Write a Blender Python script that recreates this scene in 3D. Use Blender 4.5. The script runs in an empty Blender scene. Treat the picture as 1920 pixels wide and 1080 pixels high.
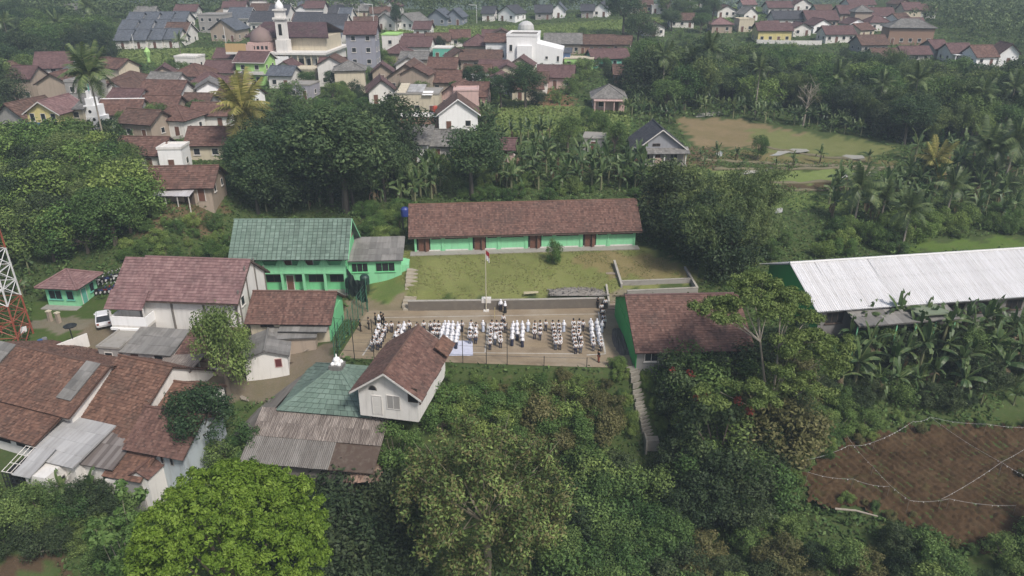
import bpy, bmesh, math, random
import numpy as np
from mathutils import Vector, Matrix

SC = bpy.context.scene
COL = SC.collection
random.seed(7)
RNG = np.random.default_rng(11)
R = math.radians

# ------------------------------------------------------------------ camera, sky, sun, exposure
F = 1400.0            # focal length in photograph pixels (1920 wide)
H = 41.4              # drone height above the school court
PIT = R(24.0)
cam_d = bpy.data.cameras.new('camera')
cam_d.sensor_width = 36.0
cam_d.lens = 36.0 * F / 1920.0
cam_d.clip_start = 0.5
cam_d.clip_end = 3000.0
cam = bpy.data.objects.new('camera', cam_d)
COL.objects.link(cam)
cam.location = (0, 0, H)
cam.rotation_euler = (R(90) - PIT, 0, 0)
SC.camera = cam

HAZE = 0.0005       # extinction of the air per metre
SUN_EL, SUN_AZ = R(50), R(142)      # azimuth clockwise from +Y
wd = bpy.data.worlds.new('World')
SC.world = wd
wd.use_nodes = True
wn = wd.node_tree.nodes
bg = wn['Background']
skyt = wn.new('ShaderNodeTexSky')
skyt.sky_type = 'NISHITA'
skyt.sun_disc = False
skyt.sun_elevation = SUN_EL
skyt.sun_rotation = SUN_AZ
skyt.dust_density = 4.0
skyt.air_density = 1.0
wd.node_tree.links.new(skyt.outputs[0], bg.inputs[0])
bg.inputs[1].default_value = 0.074
sun_d = bpy.data.lights.new('sun', 'SUN')
sun_d.energy = 2.0
sun_d.angle = R(9)
sun_d.color = (1.0, 0.955, 0.89)
sun = bpy.data.objects.new('sun', sun_d)
COL.objects.link(sun)
_sd = Vector((math.sin(SUN_AZ) * math.cos(SUN_EL), math.cos(SUN_AZ) * math.cos(SUN_EL), math.sin(SUN_EL)))
sun.rotation_euler = _sd.to_track_quat('Z', 'Y').to_euler()
sun.location = (0, 0, 200)
SC.view_settings.view_transform = 'Standard'
SC.view_settings.look = 'None'
SC.view_settings.exposure = 0.82
SC.view_settings.gamma = 1.0
SC.view_settings.use_curve_mapping = False
try:
    SC.cycles.max_bounces = 5
    SC.cycles.diffuse_bounces = 3
    SC.cycles.glossy_bounces = 2
    SC.cycles.transmission_bounces = 3
    SC.cycles.transparent_max_bounces = 6
    SC.cycles.volume_bounces = 0
    SC.cycles.use_denoising = True
except Exception:
    pass

# ------------------------------------------------------------------ photograph pixel <-> place
_c, _s = math.cos(PIT), math.sin(PIT)
def ray(x, y):
    a, b = (x - 960) / F, (540 - y) / F
    return np.array([a, _c + b * _s, -_s + b * _c])
def P(x, y, z):
    r = ray(x, y); t = (z - H) / r[2]
    return np.array([0, 0, H]) + t * r
def scale_at(p):
    return F / (p[1] * _c - (p[2] - H) * _s)

# ------------------------------------------------------------------ terrain heights
CP = [  # surveyed spots: photograph x, y and ground height above the court
 (0,1080,-9),(300,1080,-12),(700,1080,-14),(1100,1080,-13),(1400,1080,-10),(1920,1080,-8),
 (0,950,-5.5),(300,940,-7),(640,920,-7),(900,900,-9),(1150,900,-10),(1300,900,-9),
 (1500,900,-6.5),(1600,820,-6),(1750,790,-6),(1920,800,-6),(1920,1030,-6.5),(1700,960,-6.5),(1800,880,-6.3),
 (640,665,0),(690,585,0),(900,640,0),(1160,585,0),(1180,690,0),(900,692,0),(760,640,0),(1040,640,0),(1100,690,0),(1040,585,0),(850,582,0),
 (820,740,-2.8),(900,735,-2.5),(1100,735,-2.8),(1190,760,-3.5),(1230,800,-5.5),(1000,800,-6),(850,820,-6),
 (100,600,0),(0,600,0),(200,620,-.3),(250,660,-1),(430,700,-1.5),(560,690,-1),(0,800,-3),(200,820,-3.5),(350,860,-4.5),(60,940,-5),
 (0,700,-1.5),(560,800,-4.3),(560,890,-6),(700,880,-6),(725,776,-.6),(725,800,-2.5),(350,740,-2),
 (450,560,.2),(600,552,.2),(700,565,.2),(735,520,1.2),(300,600,0),(560,600,0),
 (770,560,1.3),(1130,555,1.3),(950,558,1.3),(900,520,2.1),(780,490,3.1),(1000,490,3.1),(1190,470,3.2),(770,475,3.2),(1300,500,2.7),(1250,525,2.0),(1150,520,2.2),
 (1200,640,0),(1350,620,0),(1280,560,.6),
 (1500,600,0),(1700,620,-.3),(1920,620,-.3),(1480,490,.8),(1920,485,.6),(1700,485,.7),
 (1600,700,-2.5),(1850,700,-2.5),(1700,765,-5.3),(1900,770,-5.3),(1400,740,-3),(1350,850,-7),(1250,720,-1.5),
 (100,480,2),(300,490,2.5),(400,440,4),(300,420,6.5),(340,385,8),(100,380,6.5),(0,300,8.2),(60,530,.6),(200,520,.8),
 (560,410,3.8),(700,390,4.5),(900,372,4.6),(1150,368,4.6),(1300,400,4),(1250,320,7),(950,312,7.3),(760,310,7.3),(600,330,7),
 (1450,430,3),(1600,420,2.5),(1800,430,2),(1920,430,2),(1500,345,4.5),(1650,338,4.5),(1850,330,4.7),(1350,275,7),(1500,240,7),(1650,280,6),(1920,280,5.5),
 (100,250,9),(300,250,9),(450,225,9.4),(250,180,10.5),(500,150,11.5),(650,150,11.5),(700,200,10),(850,230,9.5),(820,150,11.5),(950,150,11.2),
 (1100,225,9),(1080,150,11),(1250,235,8),(50,150,11),(300,110,13),(150,130,12),(380,290,8),(250,300,8.2),
 (1400,150,8.5),(1600,200,7),(1800,180,8),(1920,200,8),(1850,118,11.5),(1650,95,12.5),(1500,75,14),(1350,60,15),(1180,48,16.5),(1000,50,16),
 (850,58,15.6),(1100,100,13.5),(700,90,14),(500,90,14),(300,70,15.5),(100,90,14),
 (100,20,22),(500,18,21),(800,35,18.5),(1100,25,19.2),(1300,15,21),(1600,20,20),(1900,50,17),(1800,5,22)]
WP = [(-60,0,-15),(0,-10,-18),(60,0,-12),(-80,30,-9),(90,30,-8),(-120,60,-2),(130,60,-2),(-140,100,4),(150,110,3),(-200,180,12),(220,180,9),
 (-300,330,22),(320,330,20),(-260,430,20),(-100,420,17),(0,400,16),(100,400,17),(220,430,22),(400,430,28),(-420,430,26),(-300,560,-5),(0,540,-14),(200,560,-5),(420,560,14),
 (-500,760,-20),(0,760,-25),(500,760,-12),(-700,1000,20),(-300,1000,0),(0,1000,-6),(300,1000,2),(700,1000,20),(-800,1250,90),(-300,1250,78),(0,1250,66),(300,1250,72),(800,1250,90),
 (-900,1480,130),(0,1480,120),(900,1480,130),(-600,300,30),(600,300,30)]
_pts = np.array([list(P(*c)) for c in CP] + [list(w) for w in WP])
_n = len(_pts)
_K = np.sqrt(((_pts[:, None, :2] - _pts[None, :, :2]) ** 2).sum(-1) + 4.0)
_A = np.zeros((_n + 1, _n + 1)); _A[:_n, :_n] = _K - np.eye(_n) * 0.35; _A[:_n, _n] = 1; _A[_n, :_n] = 1
_w = np.linalg.solve(_A, np.append(_pts[:, 2], 0.0))

def _seg_rect(X, Y, rect, blend):
    """1 inside an oriented rectangle (cx, cy, half-length, half-depth, yaw), fading to 0 over blend metres"""
    cx, cy, a, b, yaw = rect
    dx, dy = X - cx, Y - cy
    u = dx * math.cos(yaw) + dy * math.sin(yaw); v = -dx * math.sin(yaw) + dy * math.cos(yaw)
    d = np.sqrt(np.maximum(np.abs(u) - a, 0) ** 2 + np.maximum(np.abs(v) - b, 0) ** 2)
    return np.clip(1 - d / blend, 0, 1)
PADS = []       # (rect, z, blend)
def rectpad(xl, yl, xr, yr, z, depth, blend=2.0, grow=0.6):
    p, q = P(xl, yl, z), P(xr, yr, z); d = q - p; L = math.hypot(d[0], d[1]); yaw = math.atan2(d[1], d[0])
    c = (p + q) / 2 + depth / 2 * np.array([-math.sin(yaw), math.cos(yaw), 0])
    PADS.append(((c[0], c[1], L / 2 + grow, depth / 2 + grow, yaw), z, blend))
rectpad(632, 684, 1190, 692, 0, 15.4, 1.0, 0.2)          # court
rectpad(760, 474, 1200, 461, 3.2, 9, 2.0, 1.2)           # long school terrace
rectpad(440, 550, 655, 550, 0.3, 9, 2.0, 0.8)
rectpad(1480, 600, 1925, 600, 0, 14, 3.0, 1.0)
_YW, _XW = None, None
def TZ(X, Y):
    X = np.asarray(X, float); Y = np.asarray(Y, float)
    sh = X.shape
    x, y = X.ravel(), Y.ravel()
    out = np.empty(x.size)
    for i in range(0, x.size, 20000):
        k = np.sqrt((x[i:i + 20000, None] - _pts[None, :, 0]) ** 2 + (y[i:i + 20000, None] - _pts[None, :, 1]) ** 2 + 4.0)
        out[i:i + 20000] = k @ _w[:_n] + _w[_n]
    out += 0.18 * np.sin(x * .31 + 1.3 * np.sin(y * .17)) * np.sin(y * .27 + .7)
    for rect, z, bl in PADS:
        m = _seg_rect(x, y, rect, bl); m = m * m * (3 - 2 * m)
        out = out * (1 - m) + (z - 0.012) * m
    return out.reshape(sh)
def tz(x, y):
    return float(TZ(np.array([x]), np.array([y]))[0])
_ts = np.concatenate([np.linspace(25, 160, 200), np.linspace(161, 800, 240), np.linspace(805, 1600, 80)])
def G(x, y):
    """where the sight line through photograph pixel (x, y) meets the ground"""
    r = ray(x, y)
    p = np.array([0, 0, H])[None] + _ts[:, None] * r[None]
    d = p[:, 2] - TZ(p[:, 0], p[:, 1])
    i = np.argmax(d < 0)
    if d[i] >= 0:
        i = len(_ts) - 1
    a, b = _ts[i - 1], _ts[i]; da, db = d[i - 1], d[i]
    t = a + (b - a) * da / max(da - db, 1e-6)
    q = np.array([0, 0, H]) + t * r
    q[2] = tz(q[0], q[1])
    return q

# ------------------------------------------------------------------ mesh helpers
class MB:
    """collects vertices and faces of one mesh object"""
    def __init__(s):
        s.v = []; s.f = []; s.r = []
    def add(s, vs, fs, rnd=0.5):
        o = len(s.v); s.v.extend([tuple(map(float, v)) for v in vs])
        s.f.extend([tuple(i + o for i in f) for f in fs])
        if isinstance(rnd, (int, float)): s.r.extend([rnd] * len(fs))
        else: s.r.extend(rnd)
        return s
    def box(s, x0, x1, y0, y1, z0, z1, rnd=0.5):
        return s.add([(x0,y0,z0),(x1,y0,z0),(x1,y1,z0),(x0,y1,z0),(x0,y0,z1),(x1,y0,z1),(x1,y1,z1),(x0,y1,z1)],
                     [(0,3,2,1),(4,5,6,7),(0,1,5,4),(1,2,6,5),(2,3,7,6),(3,0,4,7)], rnd)
    def prism(s, poly, z0, z1, rnd=0.5):
        n = len(poly)
        vs = [(p[0], p[1], z0) for p in poly] + [(p[0], p[1], z1) for p in poly]
        fs = [tuple(range(n))[::-1], tuple(range(n, 2 * n))] + [(i, (i + 1) % n, n + (i + 1) % n, n + i) for i in range(n)]
        return s.add(vs, fs, rnd)
    def hull(s, ring0, ring1, rnd=0.5):
        n = len(ring0)
        return s.add(list(ring0) + list(ring1), [tuple(range(n))[::-1], tuple(range(n, 2 * n))] +
                     [(i, (i + 1) % n, n + (i + 1) % n, n + i) for i in range(n)], rnd)
    def tube(s, pts, rad, seg=6, cap=True, rnd=0.5):
        pts = [np.array(p, float) for p in pts]
        if isinstance(rad, (int, float)): rad = [rad] * len(pts)
        vs = []
        for i, p in enumerate(pts):
            d = pts[min(i + 1, len(pts) - 1)] - pts[max(i - 1, 0)]
            d = d / (np.linalg.norm(d) + 1e-9)
            a = np.cross(d, (0, 0, 1)) if abs(d[2]) < .9 else np.cross(d, (1, 0, 0))
            a /= np.linalg.norm(a); b = np.cross(d, a)
            for k in range(seg):
                t = 2 * math.pi * k / seg
                vs.append(p + rad[i] * (math.cos(t) * a + math.sin(t) * b))
        fs = []
        for i in range(len(pts) - 1):
            for k in range(seg):
                k2 = (k + 1) % seg
                fs.append((i * seg + k, i * seg + k2, (i + 1) * seg + k2, (i + 1) * seg + k))
        if cap:
            fs.append(tuple(range(seg))[::-1]); m = (len(pts) - 1) * seg; fs.append(tuple(range(m, m + seg)))
        return s.add(vs, fs, rnd)
    def lathe(s, prof, seg=12, cx=0, cy=0, rnd=0.5):
        vs = [(cx + r * math.cos(2 * math.pi * k / seg), cy + r * math.sin(2 * math.pi * k / seg), z) for r, z in prof for k in range(seg)]
        fs = [(i * seg + k, i * seg + (k + 1) % seg, (i + 1) * seg + (k + 1) % seg, (i + 1) * seg + k) for i in range(len(prof) - 1) for k in range(seg)]
        fs.append(tuple(range(seg))[::-1]); m = (len(prof) - 1) * seg; fs.append(tuple(range(m, m + seg)))
        return s.add(vs, fs, rnd)
    def mesh(s, name):
        m = bpy.data.meshes.new(name)
        m.from_pydata(s.v, [], s.f)
        a = m.attributes.new('rnd', 'FLOAT', 'FACE')
        a.data.foreach_set('value', np.array(s.r, dtype=np.float32))
        m.update()
        return m
    def build(s, name, mat, parent=None, smooth=False):
        return obj(name, s.mesh(name), mat, parent, smooth)

def obj(name, me, mat=None, parent=None, smooth=False):
    if mat is not None and len(me.materials) == 0:
        me.materials.append(mat)
    if smooth:
        me.polygons.foreach_set('use_smooth', np.ones(len(me.polygons), dtype=bool))
    o = bpy.data.objects.new(name, me)
    COL.objects.link(o)
    if parent is not None: o.parent = parent
    return o
def quads(name, V, Q, rnd=None):
    """mesh from numpy arrays: V (n,3), Q (m,4)"""
    me = bpy.data.meshes.new(name)
    V = np.ascontiguousarray(V, np.float32); Q = np.ascontiguousarray(Q, np.int32)
    me.vertices.add(len(V)); me.vertices.foreach_set('co', V.ravel())
    k = Q.shape[1]
    me.loops.add(Q.size); me.loops.foreach_set('vertex_index', Q.ravel())
    me.polygons.add(len(Q))
    me.polygons.foreach_set('loop_start', np.arange(0, Q.size, k, dtype=np.int32))
    if rnd is not None:
        a = me.attributes.new('rnd', 'FLOAT', 'FACE'); a.data.foreach_set('value', np.ascontiguousarray(rnd, np.float32))
    me.update(calc_edges=True)
    return me
def thing(name, label, cat, loc=(0, 0, 0), rz=0.0, group=None, kind=None):
    o = bpy.data.objects.new(name, None)
    o.empty_display_size = .5
    COL.objects.link(o)
    o.location = tuple(map(float, loc)); o.rotation_euler = (0, 0, rz)
    tag(o, label, cat, group, kind)
    return o
def tag(o, label=None, cat=None, group=None, kind=None):
    if label: o['label'] = label
    if cat: o['category'] = cat
    if group: o['group'] = group
    if kind: o['kind'] = kind
    return o
def copy_tree(o, parent=None):
    c = o.copy(); COL.objects.link(c)
    if parent is not None:
        c.parent = parent; c.matrix_parent_inverse = o.matrix_parent_inverse.copy()
    for ch in list(o.children): copy_tree(ch, c)
    return c

# ------------------------------------------------------------------ materials
MATS = {}
def _new(name):
    m = bpy.data.materials.new(name); m.use_nodes = True
    nt = m.node_tree; b = nt.nodes['Principled BSDF']
    return m, nt, b
def _ramp(nt, fac, stops):
    r = nt.nodes.new('ShaderNodeValToRGB')
    el = r.color_ramp.elements
    while len(el) < len(stops): el.new(0.5)
    for e, (p, c) in zip(el, stops):
        e.position = p; e.color = (*c, 1)
    nt.links.new(fac, r.inputs[0]); return r.outputs[0]
def _noise(nt, scale, detail=3, rough=.6, coord='Object', out=0, sc3=None):
    tc = nt.nodes.new('ShaderNodeTexCoord'); n = nt.nodes.new('ShaderNodeTexNoise')
    n.inputs['Scale'].default_value = scale; n.inputs['Detail'].default_value = detail; n.inputs['Roughness'].default_value = rough
    src = tc.outputs[coord]
    if sc3:
        mp = nt.nodes.new('ShaderNodeMapping'); mp.inputs['Scale'].default_value = sc3
        nt.links.new(src, mp.inputs[0]); src = mp.outputs[0]
    nt.links.new(src, n.inputs['Vector'])
    return n.outputs[out]
def _mix(nt, mode, fac, a, b):
    m = nt.nodes.new('ShaderNodeMix'); m.data_type = 'RGBA'; m.blend_type = mode
    for sock, v in ((m.inputs[0], fac), (m.inputs[6], a), (m.inputs[7], b)):
        if hasattr(v, 'links'): nt.links.new(v, sock)
        elif isinstance(v, (int, float)): sock.default_value = v
        else: sock.default_value = (*v, 1)
    return m.outputs[2]
def _maprange(nt, v, a, b, c, d):
    m = nt.nodes.new('ShaderNodeMapRange')
    nt.links.new(v, m.inputs[0])
    for i, k in enumerate((a, b, c, d)): m.inputs[i + 1].default_value = k
    return m.outputs[0]
def _bump(nt, b, h, strength=.3, dist=.03):
    n = nt.nodes.new('ShaderNodeBump'); n.inputs['Strength'].default_value = strength; n.inputs['Distance'].default_value = dist
    nt.links.new(h, n.inputs['Height']); nt.links.new(n.outputs[0], b.inputs['Normal'])
def paint(name, col, rough=.75, dirt=(.18, .16, .13), amt=.35, scale=.8, metal=0.0, streak=True):
    """plaster, paint or timber: a base colour with blotches, rain streaks and grime"""
    if name in MATS: return MATS[name]
    m, nt, b = _new(name)
    n1 = _noise(nt, scale, 5, .65)
    n2 = _noise(nt, 1.0, 4, .6, sc3=(2.2, 2.2, .25) if streak else (1.4, 1.4, 1.4))
    k = _maprange(nt, n1, .35, .75, 0, amt)
    c1 = _mix(nt, 'MIX', k, col, tuple(x * .55 + d * .45 for x, d in zip(col, dirt)))
    k2 = _maprange(nt, n2, .5, .78, 0, amt * 1.3)
    c2 = _mix(nt, 'MIX', k2, c1, dirt)
    nt.links.new(c2, b.inputs['Base Color'])
    b.inputs['Roughness'].default_value = rough; b.inputs['Metallic'].default_value = metal
    _bump(nt, b, _noise(nt, 14, 3), .15, .02)
    MATS[name] = m
    return m
def tiles(name, stops, moss=(.05, .06, .03), moss_amt=.5, rough=.85, lichen=(.3, .27, .24), lichen_amt=.3, ms=.35):
    """roof tiles: every tile has its own tone (attribute rnd), over it moss and weathering in patches"""
    if name in MATS: return MATS[name]
    m, nt, b = _new(name)
    at = nt.nodes.new('ShaderNodeAttribute'); at.attribute_name = 'rnd'
    c = _ramp(nt, at.outputs['Fac'], stops)
    n1 = _noise(nt, ms, 6, .7)
    c = _mix(nt, 'MIX', _maprange(nt, n1, .48, .72, 0, moss_amt), c, moss)
    n2 = _noise(nt, ms * 2.3, 5, .75)
    c = _mix(nt, 'MIX', _maprange(nt, n2, .55, .75, 0, lichen_amt), c, lichen)
    n3 = _noise(nt, 1.0, 3, .6, sc3=(3.0, .3, .3))
    c = _mix(nt, 'MULTIPLY', _maprange(nt, n3, .4, .7, 0, .45), c, (.55, .52, .5))
    nt.links.new(c, b.inputs['Base Color'])
    b.inputs['Roughness'].default_value = rough
    _bump(nt, b, _noise(nt, 9, 3), .25, .03)
    MATS[name] = m
    return m
def leafy(name, dark, mid, light, hue=.06, trans=.28, rough=.6, spec=.25, vary=1.0):
    """leaves: each leaf its own tone, each plant a little different"""
    if name in MATS: return MATS[name]
    m, nt, b = _new(name)
    at = nt.nodes.new('ShaderNodeAttribute'); at.attribute_name = 'rnd'
    c = _ramp(nt, at.outputs['Fac'], [(0, dark), (.55, mid), (1, light)])
    oi = nt.nodes.new('ShaderNodeObjectInfo')
    hs = nt.nodes.new('ShaderNodeHueSaturation')
    nt.links.new(c, hs.inputs['Color'])
    nt.links.new(_maprange(nt, oi.outputs['Random'], 0, 1, .5 - hue * .5, .5 + hue * .35), hs.inputs['Hue'])
    nt.links.new(_maprange(nt, oi.outputs['Random'], 0, 1, 1 + .32 * vary, 1 - .28 * vary), hs.inputs['Value'])
    hs.inputs['Saturation'].default_value = .95
    nt.links.new(hs.outputs[0], b.inputs['Base Color'])
    b.inputs['Roughness'].default_value = rough
    b.inputs['Specular IOR Level'].default_value = spec
    tr = nt.nodes.new('ShaderNodeBsdfTranslucent'); nt.links.new(hs.outputs[0], tr.inputs['Color'])
    mx = nt.nodes.new('ShaderNodeMixShader'); mx.inputs[0].default_value = trans
    nt.links.new(b.outputs[0], mx.inputs[1]); nt.links.new(tr.outputs[0], mx.inputs[2])
    nt.links.new(mx.outputs[0], nt.nodes['Material Output'].inputs['Surface'])
    MATS[name] = m
    return m
def plain(name, col, rough=.6, metal=0.0, spec=.5):
    if name in MATS: return MATS[name]
    m, nt, b = _new(name)
    c = _mix(nt, 'MULTIPLY', _maprange(nt, _noise(nt, 3, 3), .3, .75, 0, .35), col, (.6, .6, .6))
    nt.links.new(c, b.inputs['Base Color'])
    b.inputs['Roughness'].default_value = rough; b.inputs['Metallic'].default_value = metal
    b.inputs['Specular IOR Level'].default_value = spec
    MATS[name] = m
    return m
def corrug(name, col, rust, amt=.5, rough=.45, metal=.3, vary=.35):
    """metal or fibre sheets: each sheet its own tone, rust and grime running down"""
    if name in MATS: return MATS[name]
    m, nt, b = _new(name)
    oi = nt.nodes.new('ShaderNodeObjectInfo')
    at = nt.nodes.new('ShaderNodeAttribute'); at.attribute_name = 'rnd'
    c = _mix(nt, 'MULTIPLY', _maprange(nt, oi.outputs['Random'], 0, 1, 0, vary), col, (.45, .43, .42))
    c = _mix(nt, 'MULTIPLY', _maprange(nt, at.outputs['Fac'], 0, 1, vary * .8, 0), c, (.6, .58, .56))
    tc = nt.nodes.new('ShaderNodeTexCoord'); sc_ = nt.nodes.new('ShaderNodeVectorMath'); sc_.operation = 'MULTIPLY_ADD'
    cmb = nt.nodes.new('ShaderNodeCombineXYZ'); mul = nt.nodes.new('ShaderNodeMath'); mul.operation = 'MULTIPLY'; mul.inputs[1].default_value = 57.0
    nt.links.new(oi.outputs['Random'], mul.inputs[0])
    for k_ in range(3): nt.links.new(mul.outputs[0], cmb.inputs[k_])
    nt.links.new(tc.outputs['Generated'], sc_.inputs[0]); sc_.inputs[1].default_value = (5, 1.6, 2); nt.links.new(cmb.outputs[0], sc_.inputs[2])
    nz_ = nt.nodes.new('ShaderNodeTexNoise'); nz_.inputs['Scale'].default_value = 1.0; nz_.inputs['Detail'].default_value = 6; nz_.inputs['Roughness'].default_value = .7
    nt.links.new(sc_.outputs[0], nz_.inputs['Vector']); n = nz_.outputs[0]
    c = _mix(nt, 'MIX', _maprange(nt, n, .4, .62, 0, amt), c, rust)
    n2 = _noise(nt, .6, 4, .6)
    c = _mix(nt, 'MIX', _maprange(nt, n2, .5, .75, 0, amt * .7), c, tuple(x * .6 for x in rust))
    nt.links.new(c, b.inputs['Base Color'])
    b.inputs['Roughness'].default_value = rough; b.inputs['Metallic'].default_value = metal
    MATS[name] = m
    return m
# ------------------------------------------------------------------ the ground
T_RED = tiles('red clay tiles', [(0, (.066,.036,.029)), (.35, (.122,.064,.05)), (.7, (.162,.087,.068)), (1, (.22,.135,.105))], moss=(.06,.046,.038), moss_amt=.55, lichen=(.2,.15,.13))
T_ORG = tiles('orange clay tiles', [(0, (.07,.038,.028)), (.4, (.138,.072,.05)), (.75, (.19,.1,.068)), (1, (.29,.175,.125))], moss=(.075,.052,.04), moss_amt=.65, lichen=(.26,.2,.15), lichen_amt=.35)
T_MAR = tiles('maroon concrete tiles', [(0, (.085,.046,.046)), (.45, (.125,.068,.066)), (1, (.17,.1,.096))], moss=(.06,.042,.04), moss_amt=.4, lichen=(.26,.18,.18))
T_PNK = tiles('faded pink tiles', [(0, (.15,.082,.082)), (.5, (.215,.125,.122)), (1, (.29,.185,.175))], moss=(.07,.05,.05), moss_amt=.5, lichen=(.36,.28,.27), lichen_amt=.4)
T_BRN = tiles('brown clay tiles', [(0, (.06,.036,.03)), (.45, (.115,.066,.05)), (1, (.18,.11,.085))], moss=(.045,.04,.03), lichen=(.2,.17,.14))
T_GRN = tiles('green metal tiles', [(0, (.035,.05,.042)), (.2, (.125,.185,.15)), (.6, (.15,.215,.178)), (.9, (.18,.25,.21)), (1, (.24,.31,.27))], moss=(.06,.088,.072), moss_amt=.6, lichen=(.22,.3,.26), lichen_amt=.45, ms=.3)
T_GRY = tiles('blue grey tiles', [(0, (.07,.08,.1)), (.5, (.105,.12,.145)), (1, (.15,.165,.19))], moss=(.05,.055,.06), moss_amt=.3, lichen=(.2,.21,.23))
T_DRK = tiles('dark grey tiles', [(0, (.035,.036,.045)), (.5, (.058,.06,.072)), (1, (.09,.092,.1))], moss=(.03,.03,.03), moss_amt=.3, lichen=(.13,.13,.14))
T_ASB = tiles('grey cement sheets', [(0, (.13,.125,.12)), (.5, (.19,.185,.175)), (1, (.27,.26,.245))], moss=(.07,.068,.06), moss_amt=.65, lichen=(.3,.29,.27))

W_WHITE = paint('white plaster', (.7,.68,.65), amt=.22)
W_CLEAN = paint('clean white plaster', (.82,.82,.82), amt=.12)
W_CREAM = paint('cream plaster', (.56,.5,.38))
W_GREY = paint('bare grey render', (.3,.29,.28), amt=.4)
W_BLUEG = paint('blue grey blockwork', (.27,.28,.33), amt=.3)
W_GREEN = paint('mint green paint', (.16,.53,.25), amt=.3, dirt=(.12,.2,.13))
W_GREEN2 = paint('pale green paint', (.23,.58,.32), amt=.32, dirt=(.15,.22,.15))
W_VIVID = paint('vivid green paint', (.05,.36,.09), amt=.25, dirt=(.06,.15,.06))
W_LIME = paint('lime paint', (.36,.6,.2), amt=.25)
W_YEL = paint('yellow paint', (.6,.52,.22), amt=.3)
W_PINK = paint('pink paint', (.55,.38,.35), amt=.3)
W_BRICK = paint('bare brick', (.28,.17,.12), amt=.4)
W_TAN = paint('tan render', (.36,.29,.23), amt=.4)
W_BLUE = paint('blue paint', (.13,.22,.42), amt=.3)
W_MINT = paint('turquoise paint', (.12,.42,.33), amt=.3)
CONC = paint('concrete', (.3,.285,.26), amt=.5, streak=False)
CONC_D = paint('stained concrete', (.17,.155,.14), amt=.6)
WOOD_D = paint('dark timber', (.07,.045,.033), amt=.4)
WOOD_B = paint('brown door timber', (.13,.055,.035), amt=.3)
TRIM_W = paint('white trim', (.62,.6,.57), amt=.3)
GLASS = plain('dark window glass', (.025,.03,.034), .15)
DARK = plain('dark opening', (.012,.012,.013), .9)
STEEL_D = plain('dark steel', (.05,.055,.055), .5, .6)
STEEL_W = plain('white painted steel', (.62,.62,.62), .5)
STEEL_R = plain('red painted steel', (.28,.075,.045), .6)
BARK = paint('grey bark', (.14,.11,.085), amt=.5)
BARK_P = paint('pale bark', (.32,.28,.23), amt=.4)
BARK_D = paint('dark bark', (.05,.042,.033), amt=.4)
STONE = paint('rough stone', (.125,.108,.09), amt=.6, streak=False)
EARTH = paint('bare earth', (.19,.125,.08), amt=.5, streak=False)

def poly_mask(X, Y, poly):
    inside = np.zeros(X.shape, bool)
    n = len(poly)
    for i in range(n):
        x1, y1 = poly[i][:2]; x2, y2 = poly[(i + 1) % n][:2]
        c = ((y1 > Y) != (y2 > Y)) & (X < (x2 - x1) * (Y - y1) / (y2 - y1 + 1e-12) + x1)
        inside ^= c
    return inside
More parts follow.
